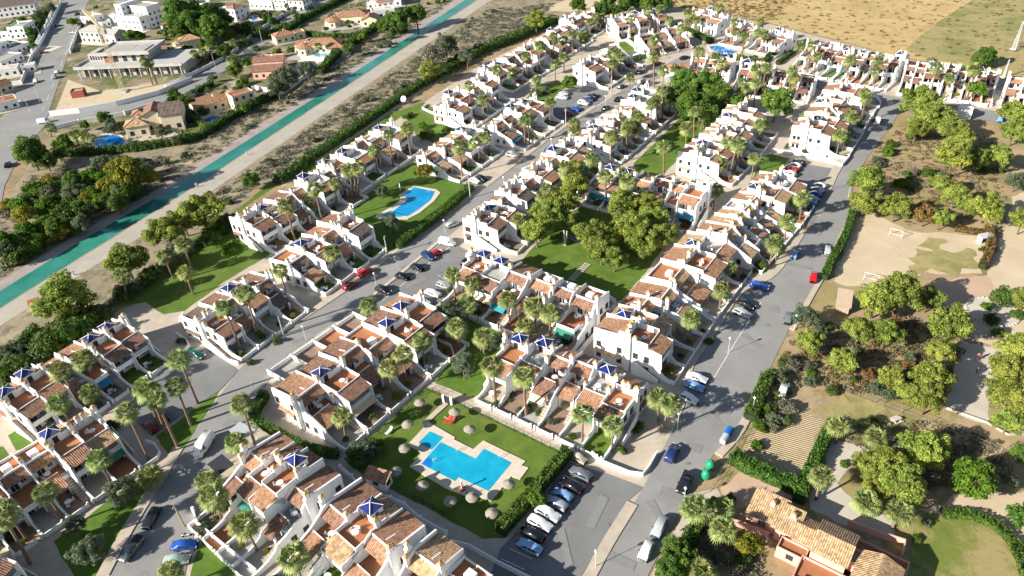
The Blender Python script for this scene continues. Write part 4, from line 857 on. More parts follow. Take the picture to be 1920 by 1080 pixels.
villa('white villa with small hipped tower behind the big dark pines', (398, 36), (462, 42), [(0, 2, 10, 8, 4.0, 'flat', 'deck'), (12, 0, 7, 7, 6.8, 'hip', OT), (8, 6, 9, 7, 5, 'hip', OT)], 'white')
villa('white villa at the very top with several flat wings', (470, 16), (590, 22), [(0, 0, 16, 9, 5, 'flat', 'deck'), (17, 1, 9, 8, 6.4, 'flat', 'deck'), (28, 0, 10, 9, 5.6, 'hip', OT), (10, 10, 18, 8, 4.6, 'gable', OT)], 'white')
villa('white bungalow with arches at the top between hedge and canal', (690, 18), (752, 12), [(0, 0, 10, 8, 3.6, 'flat', 'deck'), (11, 1, 8, 7, 5, 'flat', 'deck'), (2, 9, 16, 8, 3.4, 'gable', OT)], 'white')
villa('low white house with a red-brown roof at the left edge', (-8, 182), (30, 168), [(0, 0, 9, 7, 3.6, 'gable', 'tile_brown'), (-6, 3, 5.5, 9, 3.4, 'flat')], 'cream')
villa('white block of flats cut off at the top edge beside the far street', (215, -18), (290, -12), [(0, 0, 18, 10, 6, 'flat'), (20, 2, 10, 10, 5, 'hip', OT)], 'white')
# --- building site
villa('white flat roofed house with a walled yard near the left edge', (-6, 148), (44, 140), [(0, 0, 10, 7, 3.4, 'flat', 'deck'), (11, 2, 6, 5, 3.0, 'flat', 'deck')], 'white')
villa('white modern villa with a roof pergola behind the modern slot villa', (330, 20), (372, 22), [(0, 0, 12, 9, 6.4, 'flat'), (12.5, 2, 7, 7, 3.6, 'flat', 'deck')], 'white', tile='tile_dark')
villa('white villa with red tile roof above the curved villa street', (505, 4), (545, 2), [(0, 0, 11, 9, 6.2, 'hip', OT), (11.5, 1, 7, 7, 3.6, 'flat', 'deck')], 'white')
villa('white cubic villa beside the left wall of the far street', (52, 72), (88, 50), [(0, 0, 12, 9, 6.2, 'flat'), (3, 9.5, 8, 6, 3.4, 'flat', 'deck')], 'white', tile='tile_dark')
villa('white villa with a long terrace at the top left', (20, 12), (78, 2), [(0, 0, 18, 9, 5.6, 'flat', 'deck'), (18.5, 2, 8, 8, 7.2, 'flat')], 'white', tile='tile_dark')
villa('small white villa between the modern slot villa and the far street', (158, 52), (190, 55), [(0, 0, 9, 8, 5.8, 'flat', 'deck'), (9.5, 1, 5, 6, 3.2, 'flat')], 'white', tile='tile_dark')
villa('white villa with orange hipped roof behind the conical turret villa', (305, 62), (350, 58), [(0, 0, 12, 8, 4.2, 'hip', OT), (12.5, 1, 6, 6, 6, 'flat', 'deck')], 'white')
villa('cream bungalow between the pink villa and the octagonal villa', (520, 84), (556, 76), [(0, 0, 10, 7, 3.6, 'hip', OT), (10.5, .5, 5, 5, 3.2, 'flat', 'terracotta')], 'cream')
villa('white villa with a flat terrace between the curved street and the canal hedge', (700, 36), (745, 30), [(0, 0, 12, 8, 3.8, 'flat', 'deck'), (4, 8.5, 9, 6, 6.2, 'hip', OT)], 'white')
villa('low white house with a red terrace at the far street junction', (-10, 214), (22, 206), [(0, 0, 10, 8, 3.6, 'flat', 'terracotta'), (-8, 3, 7, 7, 3.2, 'gable', 'tile_brown')], 'white')
def site():
    a, b = g(132, 158), g(336, 150); u = b - a; rz = math.atan2(u.y, u.x); L = u.length
    root = tag(empty('unfinished_house', a, rz), 'unfinished grey concrete villa in three stepped storeys on the building site', 'building site')
    W = MB(); W.box(2, L - 1, 7, 22, -.1, 3.4); W.box(0, L, 4.6, 5.1, 3.4, 4.4); W.box(0, .5, 5.103, 23, 3.4, 4.4); W.box(.502, L, 5.103, 23, 3.402, 3.75)
    for k in range(11): x = 1.5 + k * (L - 3) / 10; W.box(x, x + .4, 5, 5.4, -.1, 3.398)
    W.box(L * .20, L * .62, 11, 22, 3.752, 6.6); W.box(L * .17, L * .66, 10, 23, 6.602, 7.0)
    for q in ((L * .17, L * .66, 9.6, 9.997), (L * .17, L * .66, 23.003, 23.3), (L * .165, L * .17 - .003, 9.6, 23.3), (L * .66 + .003, L * .665, 9.6, 23.3)): W.box(*q, 6.4, 7.6)
    W.box(2, L * .18, 13, 21, 3.753, 6.3)
    W.build('wall', P['concrete'], root)
    for k in range(10): link('opening', cached(('op',), lambda: MB().box(-1.0, 1.0, -.05, .02, 0, 2.4).mesh('opening', P['glass'])), root, (3.6 + k * (L - 7) / 9, 7, .1))
    for k in range(5): link('opening', bpy.data.meshes['opening'], root, (L * .24 + k * L * .085, 11, 3.9))
    for k in range(6): link('opening', bpy.data.meshes['opening'], root, (3.2 + k * 1.4 * .9, 13, 4.2), None, (.35, 1, .6))
    m = MB(); m.box(L * .22, L * .30, 10.6, 10.98, 3.755, 5.4); m.build('brick_infill', P['brick'], root)
    m = MB(); m.box(L * .25, L * .45, 13, 20, 7.003, 7.05); m.box(L * .5, L * .6, 12, 19, 7.003, 7.3); m.build('roof_deck', P['floor_grey'], root)
    m = MB(); m.face([(*g(*p).xy, ZS[0] + .05) for p in ((108, 200), (128, 150), (190, 172), (340, 150), (358, 158), (300, 178), (210, 195), (100, 215))])
    me = m.mesh('ground', P['sand']); 
    if me.polygons[0].normal.z < 0: me.flip_normals()
    tag(link('ground', me), kind='structure'); root.scale = (1, 1.3, 1.3)
site()
villa('grey villa with a pale hipped metal roof on the building site', (150, 82), (212, 86), [(0, 2, 14, 9, 6.2, 'hip', 'floor_grey'), (15, 3, 8, 8, 5, 'gable', 'floor_grey')], 'concrete', chim=0)
villa('small brick and concrete site hut with a flat grey roof', (136, 186), (160, 183), [(0, 0, 5.2, 4.2, 2.8, 'flat', 'floor_grey')], 'brick', name='site_hut', cat='hut', chim=0, win=False)
# tower crane
def crane():
    a = g(231, 173); root = tag(empty('tower_crane', a, 0), 'pale lattice tower crane rising from the building site', 'crane')
    def lattice(p0, p1, s, n, side):
        m = MB(); p0, p1 = Vector(p0), Vector(p1); t = (p1 - p0).normalized(); x = Vector(side); y = t.cross(x)
        cs = [(x * i + y * j) * s for i, j in ((-1, -1), (1, -1), (1, 1), (-1, 1))]
        for c in cs: m.tube([p0 + c, p1 + c], [.09, .09], 4)
        for k in range(n):
            q0, q1 = p0.lerp(p1, k / n), p0.lerp(p1, (k + 1) / n)
            for i in range(4): m.tube([q0 + cs[i], q1 + cs[(i + 1) % 4]], [.05, .05], 3); m.tube([q1 + cs[i], q1 + cs[(i + 1) % 4]], [.045, .045], 3)
        return m
    hh = height_between((231, 173), (190, 50)); bm = MB(); bm.box(-2.2, 2.2, -2.2, 2.2, -.05, .8); bm.build('base', P['concrete'], root)
    lattice((0, 0, .8), (0, 0, hh), .7, 18, (1, 0, 0)).build('mast', P['crane'], root)
    d = Vector((-.60, -.80, 0)).normalized(); d = (g(137, -3, hh) - g(190, 50, hh)).normalized()
    lattice((0, 0, hh + .9), Vector((0, 0, hh + .9)) + d * 34, .55, 20, Vector((-d.y, d.x, 0))).build('jib', P['crane'], root)
    lattice((0, 0, hh + .9), Vector((0, 0, hh + .9)) - d * 10, .55, 6, Vector((-d.y, d.x, 0))).build('counter_jib', P['crane'], root)
    m = MB(); m.tube([(0, 0, hh), (0, 0, hh + 6)], [.35, .12], 4); m.tube([(0, 0, hh + 6), Vector((0, 0, hh + 1.5)) + d * 22], [.05, .05], 3); m.tube([(0, 0, hh + 6), Vector((0, 0, hh + 1.5)) - d * 9], [.05, .05], 3); m.build('tower_head', P['crane'], root)
    m = MB(); c = -d * 9; m.box(c.x - 1, c.x + 1, c.y - 1, c.y + 1, hh - 1.2, hh + .3); m.build('counterweight', P['concrete'], root)
    m = MB(); m.box(.8, 2.2, -.7, .7, hh - 1.6, hh + .4); m.build('cab', P['whiteplastic'], root)
crane()
# --- pink villa at the bottom right
def pinkvilla():
    vols = [(0, 0, 5.4, 4.9, 2.9, 'shed', 'tile_straw'), (5.2, -.7, 3.1, 4.6, 3.3, 'shed', 'tile_straw'), (8.1, -1.2, 3.7, 4.9, 3.7, 'gable', 'tile_straw'), (11.6, -3.0, 5.4, 6.6, 5.2, 'gable', 'tile_straw'), (18.4, -6.8, 6.0, 8.2, 4.9, 'gabley', 'tile_straw'), (16.9, 1.6, 8.2, 3.4, 2.5, 'flat', 'terracotta'), (10.6, -8.0, 7.6, 4.7, 2.6, 'flat', 'terracotta'), (6.6, -3.9, 4.6, 2.5, 2.4, 'flat', 'terracotta'), (17.2, -1.4, 1.1, 2.9, 4.2, 'flat', 'floor_grey'), (11.5, -12.0, 6.0, 3.6, 2.7, 'shed', 'tile_straw')]
    o = villa('large pink villa with overlapping straw tiled roofs and terracotta terraces', (1398, 978), (1558, 1056), vols, 'pink', tile='tile_straw', chim=2); o.scale = (.95, .95, .9); return o
pinkvilla()
villa('small wooden hut with a tan sheet roof beside the sports pitch', (1566, 588), (1583, 591), [(0, 0, 2.6, 4.6, 2.4, 'shed', 'wood')], 'wood', name='hut', cat='hut', chim=0, win=False)
villa('white transformer cabin on the park side of the far road', (1790, 221), (1811, 224), [(0, 0, 4.6, 3.4, 2.9, 'flat', 'white')], 'white', name='transformer_cabin', cat='cabin', chim=0, win=False)
villa('small tiled pump house with twin dark doors at the lower pool corner', (688, 910), (722, 921), [(0, 0, 4.2, 2.2, 2.3, 'shed', 'tile_orange')], 'white', name='pump_house', cat='pump house', chim=0, win=True)
villa('tiny white pump hut with a red roof beside the canal track', (62, 584), (79, 578), [(0, 0, 2.2, 1.8, 1.9, 'shed', 'terracotta')], 'white', name='pump_hut', cat='hut', chim=0, win=False)
villa('small yellowish cottage with a tiled roof behind the upper street corner', (1258, 146), (1282, 140), [(0, 0, 5.5, 5, 3.4, 'hip', OT), (6, .5, 4, 4, 3, 'gable', OT)], 'cream', chim=0)

# ================================================================== walls, fences
def wall_line(name, label, px, h, mat, th=.25, cat='wall', group=None, posts=None):
    p = [g(*q).xy for q in px]; o = p[0]; m = MB()
    a, b = offset(p, th / 2), offset(p, -th / 2)
    for i in range(len(p) - 1):
        q = [a[i] - o, a[i + 1] - o, b[i + 1] - o, b[i] - o]
        m.face([(v.x, v.y, h) for v in q][::-1])
        for k, l in ((0, 1), (1, 2), (2, 3), (3, 0)): m.face([(q[k].x, q[k].y, -.1), (q[l].x, q[l].y, -.1), (q[l].x, q[l].y, h), (q[k].x, q[k].y, h)])
    ob = m.build(name, P[mat], None, loc=(o.x, o.y, 0)); tag(ob, label, cat, group)
    if posts:
        L = 0
        for i in range(len(p) - 1):
            n = max(1, int((p[i + 1] - p[i]).length / posts))
            for k in range(n): q = p[i].lerp(p[i + 1], k / n) - o; link('post', cached(('wp', h, mat), lambda: MB().box(-.22, .22, -.22, .22, -.1, h + .22).mesh('post', P[mat])), ob, (q.x, q.y, 0))
    return ob
wall_line('wall', 'long curved white retaining wall below the building site', [(95, 218), (150, 212), (220, 199), (300, 178), (362, 152)], 2.2, 'white')
wall_line('wall', 'white boundary wall along the left side of the far street', [(42, 158), (60, 112), (78, 82), (100, 40), (116, 6)], 1.9, 'white', posts=6)
wall_line('wall', 'white wall around the pink villa beside the canal', [(404, 182), (480, 168), (530, 178), (600, 128), (612, 116), (565, 112)], 1.8, 'white')
wall_line('wall', 'white wall with hedge slope beside the top lawn', [(1176, 76), (1195, 92), (1222, 112)], 1.4, 'white')
wall_line('wall', 'white boundary wall of the two houses by the shelters, facing the street', [(364, 960), (372, 985), (430, 1033), (482, 1074)], 1.1, 'white', posts=4)
wall_line('wall', 'curved white wall around the straw-roofed bottom house', [(800, 1095), (812, 1040), (848, 1020), (880, 1028), (940, 1062), (1000, 1092)], 1.2, 'white')
wall_line('wall', 'white wall between the lower pool path and the rear gardens', [(640, 882), (662, 900), (676, 918), (682, 925), (735, 940), (760, 952), (790, 978), (838, 1005), (835, 1025)], 1.3, 'white', posts=5)
wall_line('wall', 'curved white wall of the terrace end at the lower cul-de-sac', [(322, 680), (345, 664), (356, 650), (350, 640), (332, 628)], .9, 'white')
wall_line('wall', 'curved white garden wall beside the driving white van', [(272, 878), (296, 862), (301, 850), (292, 836), (276, 830)], .9, 'white')
wall_line('wall', 'curved white wall around the round corner lawn', [(346, 590), (338, 605), (380, 640), (412, 668), (432, 680), (448, 684)], 1.0, 'white')
wall_line('wall', 'curved white wall around the corner plot beside the pool hedge car park', [(1110, 852), (1125, 868), (1180, 890), (1205, 893), (1216, 880), (1232, 852)], 1.0, 'white')
wall_line('wall', 'white side wall of the rear-patio terrace nearest the lawn', [(852, 672), (846, 652), (820, 640), (800, 637)], 1.0, 'white')
wall_line('wall', 'pale wall along the narrow alley beside the central terrace', [(1150, 590), (1153, 570), (1138, 560)], 1.5, 'white')
wall_line('wall', 'white wall along the alley at the foot of the central terrace', [(1154, 575), (1120, 625), (1085, 668)], 1.5, 'white')
wall_line('wall', 'white wall below the bare end wall of the upper bays terrace', [(1446, 284), (1500, 292), (1560, 306), (1578, 313), (1592, 297)], 1.1, 'white')
wall_line('wall', 'curved white wall at the top bend of the straight road', [(1647, 205), (1651, 195), (1644, 185), (1630, 178)], 1.2, 'white')
wall_line('wall', 'curved white wall left of the upper pool terrace stairs', [(452, 412), (450, 420), (470, 440), (500, 462), (520, 480)], .9, 'white')
wall_line('wall', 'white wall around the side yard by the small upper lawn', [(800, 197), (792, 205), (830, 222), (865, 236), (888, 244)], .9, 'white')
wall_line('wall', 'pink garden wall in front of the pink villa', [(1318, 952), (1350, 975), (1400, 992), (1440, 1008)], 1.4, 'pink')
wall_line('wall', 'pink wall behind the terracotta terrace of the pink villa', [(1588, 985), (1640, 1005), (1694, 1022), (1690, 1045)], 1.5, 'pink')
wall_line('wall', 'low stone kerb wall around the grey ball court', [(1775, 766), (1848, 792), (1890, 816), (1925, 814)], .35, 'kerb')
wall_line('wall', 'white roadside wall in front of the round green tree', [(1785, 190), (1810, 194), (1850, 201)], 1.0, 'white')
wall_line('wall', 'white boundary wall in front of the modern slot villa', [(133, 100), (148, 58), (165, 40)], 1.9, 'white', posts=6)
wall_line('wall', 'white wall between two white villas left of the far street', [(42, 158), (10, 162), (-20, 170)], 2.0, 'white')
wall_line('wall', 'white garden wall of the villas at the curved street bend', [(430, 108), (470, 72), (520, 38), (570, 8)], 1.8, 'white', posts=7)
wall_line('wall', 'white wall along the curved villa street below the conical turret villa', [(312, 166), (350, 148), (420, 112)], 1.6, 'white', posts=7)
wall_line('wall', 'white wall beside the round pool villa facing the villa street', [(92, 246), (150, 232), (235, 216), (300, 196)], 1.7, 'white', posts=8)
wall_line('wall', 'white stepped wall above the villas in the top left corner', [(60, 100), (86, 52), (100, 20)], 1.7, 'white', posts=6)
def rail_fence(label, px, h=1.3, step=2.0, mat='blackmetal', name='fence'):
    p = [g(*q).xy for q in px]; o = p[0]; root = tag(empty(name, (o.x, o.y, 0)), label, 'fence'); m = MB(); posts = []
    for i in range(len(p) - 1):
        a, b = p[i] - o, p[i + 1] - o; n = max(1, round((b - a).length / step))
        for z in (.12, h * .5, h - .08): m.tube([(a.x, a.y, z), (b.x, b.y, z)], [.02, .02], 4)
        for k in range(n * 6): q = a.lerp(b, k / (n * 6)); m.tube([(q.x, q.y, .1), (q.x, q.y, h - .05)], [.008, .008], 3)
        for k in range(n): posts.append(a.lerp(b, k / n))
    m.build('rails', P[mat], root); pm = cached(('fp', h, mat), lambda: MB().tube([(0, 0, -.05), (0, 0, h + .08)], [.055, .055], 6).mesh('post', P[mat]))
    for q in posts: link('post', pm, root, (q.x, q.y, 0))
rail_fence('black metal fence along the upper side of the lower pool lawn', q4((870, 150), (1640, 520)))
rail_fence('black metal fence along the lower side of the pool lawn', q4((360, 770), (620, 900), (900, 1060)))
rail_fence('black metal fence along the left side of the lower pool lawn', q4((240, 420), (380, 290), (500, 180), (630, 50)))
rail_fence('black metal fence at the top corner of the lower pool lawn', q4((640, 45), (790, 110)))
rail_fence('thin grey wire fence along the edge of the park plots', [(1580, 732), (1640, 755), (1740, 795), (1830, 832), (1895, 862)], 1.6, 4, 'metal')
rail_fence('thin grey wire fence beside the recycling bins', [(1398, 808), (1380, 840), (1358, 880), (1330, 925)], 1.6, 3, 'metal')
# ================================================================== plants
def rot_frame(d, r):
    d = d.normalized(); x = d.orthogonal().normalized(); y = d.cross(x); a = r.uniform(0, 6.283)
    return d, x * math.cos(a) + y * math.sin(a), y * math.cos(a) - x * math.sin(a)
def crown_mesh(name, mat, seed, lobes=46, cards=110, card=.085, flat=.75, low=-.35, gap=.0, lob=(.22, .36), ragged=.12):
    # a crown of radius 1 built of leaf clumps on an uneven, open shell
    r = random.Random(seed); v = []; f = []
    for k in range(lobes):
        for _ in range(50):
            d = Vector((r.gauss(0, 1), r.gauss(0, 1), r.gauss(0, 1))).normalized()
            if d.z > low: break
        rr = r.uniform(.45, .86) * (1 + ragged * math.sin(3 * math.atan2(d.y, d.x) + seed)) ; c = Vector((d.x * rr, d.y * rr, d.z * rr * flat)); R = r.uniform(*lob)
        for _ in range(cards):
            e = Vector((r.gauss(0, 1), r.gauss(0, 1), r.gauss(0, 1) + .35)).normalized(); p = c + Vector((e.x, e.y, e.z * .8)) * R * r.uniform(.72, 1.08)
            n = (e + Vector((r.gauss(0, .55), r.gauss(0, .55), r.gauss(0, .55)))); n, x, y = rot_frame(n, r); s = card * r.uniform(.6, 1.3); t = s * r.uniform(.35, .6)
            i = len(v); v.extend([tuple(p - x * s), tuple(p + y * t), tuple(p + x * s), tuple(p - y * t)]); f.append((i, i + 1, i + 2, i + 3))
    me = bpy.data.meshes.new(name); me.from_pydata(v, [], f); me.materials.append(P[mat]); return me
def trunk_mesh(h, r0, seed, limbs=6, spread=.55, mat='trunk', ch=.5):
    # unit: crown centre at z = 1; trunk from the ground with limbs reaching into the crown
    r = random.Random(seed); m = MB(); b = Vector((r.uniform(-.05, .05), r.uniform(-.05, .05), 1)) 
    m.tube([(0, 0, -.02), (b.x * .3, b.y * .3, .35), (b.x, b.y, .82)], [r0, r0 * .8, r0 * .6], 7)
    for k in range(limbs):
        a = 6.283 * k / limbs + r.uniform(-.3, .3); z = r.uniform(.5, .8); m.tube([(b.x * z, b.y * z, z), (math.cos(a) * spread * .5, math.sin(a) * spread * .5, z + .16), (math.cos(a) * spread, math.sin(a) * spread, z + .36)], [r0 * .42, r0 * .28, r0 * .1], 5)
    return m.mesh('trunk', P[mat])
TREES = {}
def tree_kind(key, mat, n, **k):
    TREES[key] = [(crown_mesh('crown_' + key, mat, 100 * len(TREES) + i, **k), trunk_mesh(1, .075, 7 * i + len(TREES))) for i in range(n)]
tree_kind('pine', 'pine', 5, lobes=84, cards=150, card=.058, flat=.84, low=-.55, lob=(.15, .27), ragged=.16)
tree_kind('pinedark', 'pinedark', 4, lobes=80, cards=150, card=.058, flat=.9, low=-.75, lob=(.15, .27), ragged=.16)
tree_kind('brown', 'brownleaf', 1, lobes=34, cards=80)
tree_kind('olive', 'olive', 3, lobes=64, cards=120, card=.052, flat=.85, low=-.6, lob=(.14, .26), ragged=.18)
tree_kind('bush', 'bush', 4, lobes=26, cards=90, card=.10, flat=.85, low=-.3, lob=(.3, .42))
tree_kind('lime', 'lime', 2, lobes=40, cards=100, card=.10, flat=.8, low=-.3)
tree_kind('mimosa', 'mimosa', 2, lobes=38, cards=100, card=.085, flat=.8, low=-.3)
tree_kind('grey', 'grey', 2, lobes=26, cards=80, card=.09, flat=.7, low=-.2, lob=(.3, .42))
TC = {}; PLANTS = []
def tree(kind, c, rpx, label, cat='tree', group=None, hz=None, name=None, trunk=True, sq=1.0):
    # c: crown centre in the picture, rpx: its radius there
    lst = TREES[kind]; TC[kind] = TC.get(kind, -1) + 1; cm, tm = lst[TC[kind] % len(lst)]
    z = 3.0
    for _ in range(4):
        p = g(c[0], c[1], z); dist = (p - Vector((0, 0, HCAM))).dot(_fw); R = rpx * dist / FPX; z = hz * R if hz else (R * (.98 + .12 * (len(PLANTS) % 3)) + .4 if trunk else R * .45)
    nm = name or {'pine': 'pine_tree', 'pinedark': 'pine_tree', 'brown': 'dry_tree', 'olive': 'olive_tree', 'bush': 'shrub', 'lime': 'broadleaf_tree', 'mimosa': 'mimosa_tree', 'grey': 'shrub'}[kind]
    root = tag(empty(nm, (p.x, p.y, 0), rnd.uniform(0, 6.28)), label, cat, group)
    sx = rnd.uniform(.94, 1.08); link('crown', cm, root, (0, 0, z), 0, (R * sx, R / sx, R * sq * rnd.uniform(.92, 1.08)))
    if trunk: link('trunk', tm, root, (0, 0, 0), rnd.uniform(0, 6), (R * .9, R * .9, z))
    PLANTS.append((root, nm, p.copy(), R)); return root
# --- fan palms: a trunk, a head of fan leaves and a beard of dry ones
def palm_crown(seed, n=40, dry=False):
    r = random.Random(seed); m = MB()
    for k in range(n):
        az = k * 2.399 + r.uniform(-.3, .3); el = (math.radians(80 - 118 * (k / n) ** .85) if not dry else math.radians(r.uniform(-80, -28))) + r.uniform(-.12, .12)
        d = Vector((math.cos(az) * math.cos(el), math.sin(az) * math.cos(el), math.sin(el))); L = r.uniform(.42, .6) if not dry else r.uniform(.15, .3)
        hub = d * L + Vector((0, 0, -.05)); side = Vector((-math.sin(az), math.cos(az), 0)); side = (side + Vector((0, 0, r.uniform(-.25, .25)))).normalized(); up = side.cross(d).normalized()
        m.face([Vector((0, 0, 0)) + side * .015, Vector((0, 0, 0)) - side * .015, hub - side * .01, hub + side * .01])
        nb = 11; R = r.uniform(.46, .60) if not dry else r.uniform(.4, .55)
        for j in range(nb):
            a = math.radians(-95 + 190 * j / (nb - 1)); e = (d * math.cos(a) + side * math.sin(a)).normalized(); rr = R * (1 - .18 * abs(a) / 1.6)
            mid = hub + e * rr * .55 - up * .0; tip = hub + e * rr + Vector((0, 0, -rr * r.uniform(.15, .45))); w_ = e.cross(up).normalized() * rr * .085
            m.face([hub, mid + w_, tip, mid - w_])
    return m.mesh('skirt' if dry else 'crown', P['skirt' if dry else 'palm'])
def palm_trunk(seed):
    r = random.Random(seed); m = MB(); n = 9; bx, by = r.uniform(-.5, .5), r.uniform(-.5, .5)
    pts = [(bx * math.sin(t * 1.6) * .35 - bx * t * .35 * math.sin(1.6), by * math.sin(t * 1.6) * .35 - by * t * .35 * math.sin(1.6), t) for t in [i / n for i in range(n + 1)]]
    m.tube(pts, [.30 if i == 0 else .24 - .07 * i / n for i in range(n + 1)], 8); return m.mesh('trunk', P['ptrunk'])
PC = [palm_crown(i) for i in range(4)]; PS = [palm_crown(50 + i, 26, True) for i in range(3)]; PT = [palm_trunk(i) for i in range(5)]
def palm(cx, cy, bx, by, R=None, lab=None, dry=True):
    base = g(bx, by); h = height_between((bx, by), (cx, cy)); h = max(2.2, min(h, 17)); k = len(PALMS)
    R = R or rnd.uniform(2.3, 2.9) * (1 if h > 5 else .95)
    root = tag(empty('palm_tree', base, rnd.uniform(0, 6.28)), lab, 'palm tree', 'fan palms of the estate')
    top = g(cx, cy, h) - base; off = Vector((top.x, top.y)); off = off * min(1, 2.0 / max(.01, off.length))
    root.rotation_euler = (0, 0, 0)
    t = link('trunk', PT[k % 5], root, (0, 0, 0), 0, (1.0 + .25 * (h > 9), 1.0 + .25 * (h > 9), h)); t.rotation_euler = (-math.atan2(off.y, h), math.atan2(off.x, h), 0)
    link('crown', PC[k % 4], root, (off.x, off.y, h), rnd.uniform(0, 6.28), (R, R, R * .95))
    if dry: link('skirt', PS[k % 3], root, (off.x, off.y, h - .25), rnd.uniform(0, 6.28), (R * .8, R * .8, R * (1.0 if h > 6 else .6)))
    PALMS.append((root, base, h, (cx, cy))); return root
PALMS = []
PALM_PX = '''230,517,238,563 308,480,325,523 343,457,363,517 347,510,362,552 525,507,542,570 460,550,485,630 420,577,453,658 575,377,578,402 623,473,630,517
154,673,178,723 112,694,154,763 167,736,177,762 335,673,371,757 330,723,358,798 271,727,300,800 280,733,312,813 293,750,333,837 237,773,280,863 453,757,480,838 400,930,417,977 457,983,483,1033 550,1043,565,1085 5,967,57,1057 320,1072,327,1105 282,892,285,905 390,903,388,919 441,828,441,850
690,573,692,594 848,515,855,568 885,532,888,573 875,569,877,602 952,561,956,609 1001,575,1005,625 1031,586,1032,634 985,611,987,632 857,613,863,659 906,632,909,685 791,639,796,687 756,664,762,716 729,689,737,743 641,780,649,824 1093,774,1092,830 1149,797,1147,847 1233,745,1235,790 1257,756,1240,811
1295,597,1279,647 1298,593,1294,625 1353,542,1349,578 1367,502,1365,527 1452,455,1441,504 1458,462,1454,489 1477,414,1471,451 1494,380,1490,402 1505,370,1499,414 1344,356,1337,393 1209,361,1209,386 1164,324,1163,363 1135,330,1135,384 1110,298,1108,340 1147,255,1144,311 1079,284,1079,302 1066,330,1068,352 975,413,977,448 1018,375,1017,394 1077,246,1077,271 1245,275,1244,332 1175,244,1176,288 1191,240,1191,275 1181,145,1181,168 1150,120,1150,148 1226,105,1226,164 1244,131,1242,164 1242,170,1242,223 1257,170,1255,216 1230,186,1231,235 1222,194,1219,244 1193,219,1191,258 1200,221,1193,270 1178,235,1177,278 1302,209,1301,258 1320,217,1312,251 1287,240,1286,281 1354,182,1350,210 1393,155,1389,191 1403,166,1400,195 1418,155,1412,207 1425,233,1423,269 1433,235,1428,262 1363,267,1370,313 1383,270,1365,337 1388,273,1377,322 1392,273,1387,317 1350,308,1347,337 1415,297,1408,340
1510,220,1505,242 1622,174,1614,210 1615,187,1608,208 1595,217,1588,247 1601,220,1595,259 1576,254,1567,295 1583,256,1579,284 1746,116,1745,128 1803,130,1801,145 701,281,709,327 762,245,765,281 653,319,665,370 673,315,672,372 663,318,668,371 628,344,632,388 602,358,606,390 679,293,681,312 889,267,891,301 909,257,910,297 880,160,884,222 932,130,933,185 962,137,964,172 987,105,987,152 1041,120,1041,157 1057,107,1058,137 1012,85,1012,135 1037,68,1039,110 1072,65,1074,105 1089,67,1089,97 1097,67,1097,92 1055,75,1056,102 1005,150,1005,185 1031,192,1031,237 1077,230,1077,267 1144,102,1144,130 1155,97,1152,140 1165,107,1162,142 1185,20,1186,40 1217,20,1217,60 1239,17,1239,52 1349,15,1343,65 1424,40,1419,88 1397,69,1388,125 1266,130,1264,146 1489,154,1488,172
270,115,287,160 280,118,295,158 363,100,373,125 380,97,385,117 392,85,393,105 437,80,440,102 433,113,445,147 443,110,450,143 597,87,598,112 140,252,150,278 155,253,162,280 127,258,140,276 170,258,178,282 95,240,96,257
1307,953,1302,990 1358,950,1353,977 1355,990,1350,1027 1540,893,1530,937 1573,798,1567,830 1643,820,1642,835 1627,940,1625,962 1688,960,1673,990 1317,1073,1315,1097'''
for q in PALM_PX.split(): palm(*map(float, q.split(',')))

# the rest of the palms standing in the front gardens
re_ = random.Random(8)
for b in BLOCKS:
    near_ = [q[1] for q in PALMS]
    for k in range(3 if b['L'] > 18 else 2):
        p = b['a'] + b['u'] * (b['L'] * re_.uniform(.08, .95)) + b['n'] * re_.uniform(.8, 2.6)
        if min((p - q).length for q in near_) < 5.5 or not (-40 < to_px(p)[0] < 1960 and to_px(p)[1] < 1100): continue
        h = re_.uniform(6, 12); bx, by = to_px(p); cx, cy = to_px((p.x, p.y, h)); palm(cx, cy, bx, by)
# --- trees: crown centre and radius in the picture
PINE_PX = '''1078,348,31 1048,378,34 1028,402,33 1058,412,26 1006,434,30 1075,318,22 1168,385,31 1215,385,27 1108,440,32 1128,468,32 1152,484,26 1185,425,33 1205,454,34 1228,410,28 1249,440,28 1165,425,27 1140,440,28
1725,190,36 1748,222,36 1782,238,28 1790,292,36 1828,300,26 1805,258,24 1875,292,24 1900,210,26 1902,245,26 1628,340,33 1622,378,28 1682,385,30 1765,408,20 1792,365,27 1765,345,22 1816,385,20 1850,388,33 1720,240,24 1918,412,24
1642,566,36 1688,548,44 1742,558,26 1782,606,42 1662,624,32 1612,618,28 1520,640,27 1582,676,28 1672,706,26 1745,706,38 1766,660,28 1740,745,34 1905,650,30 1890,692,34 1895,742,44 1892,790,28 1918,560,24 1700,735,22
1735,842,44 1664,868,36 1692,905,44 1628,866,26 1642,912,30 1640,890,30
120,560,52 235,490,38 310,432,36 380,396,44 342,412,30 1005,38,20 805,133,23'''
for q in PINE_PX.split(): x, y, r_ = map(float, q.split(',')); tree('pine', (x, y), r_, None)
PINED_PX = '''1282,155,28 1275,180,28 1325,160,33 1300,195,34 1352,182,28 1322,212,28 1378,195,22 1456,190,33 1850,105,20 1835,112,15 340,22,36 368,44,34 398,52,30 330,55,24 412,35,22 1270,1040,36 1255,1072,30 1300,1062,26 1150,20,14 1170,10,14 1195,5,14 1215,8,16 1235,5,14 1125,20,18 1085,8,16 780,25,22 745,40,24 1912,965,24 1915,850,20 1245,5,18 1180,2,18 1140,3,16'''
for q in PINED_PX.split(): x, y, r_ = map(float, q.split(',')); tree('pinedark', (x, y), r_, None)
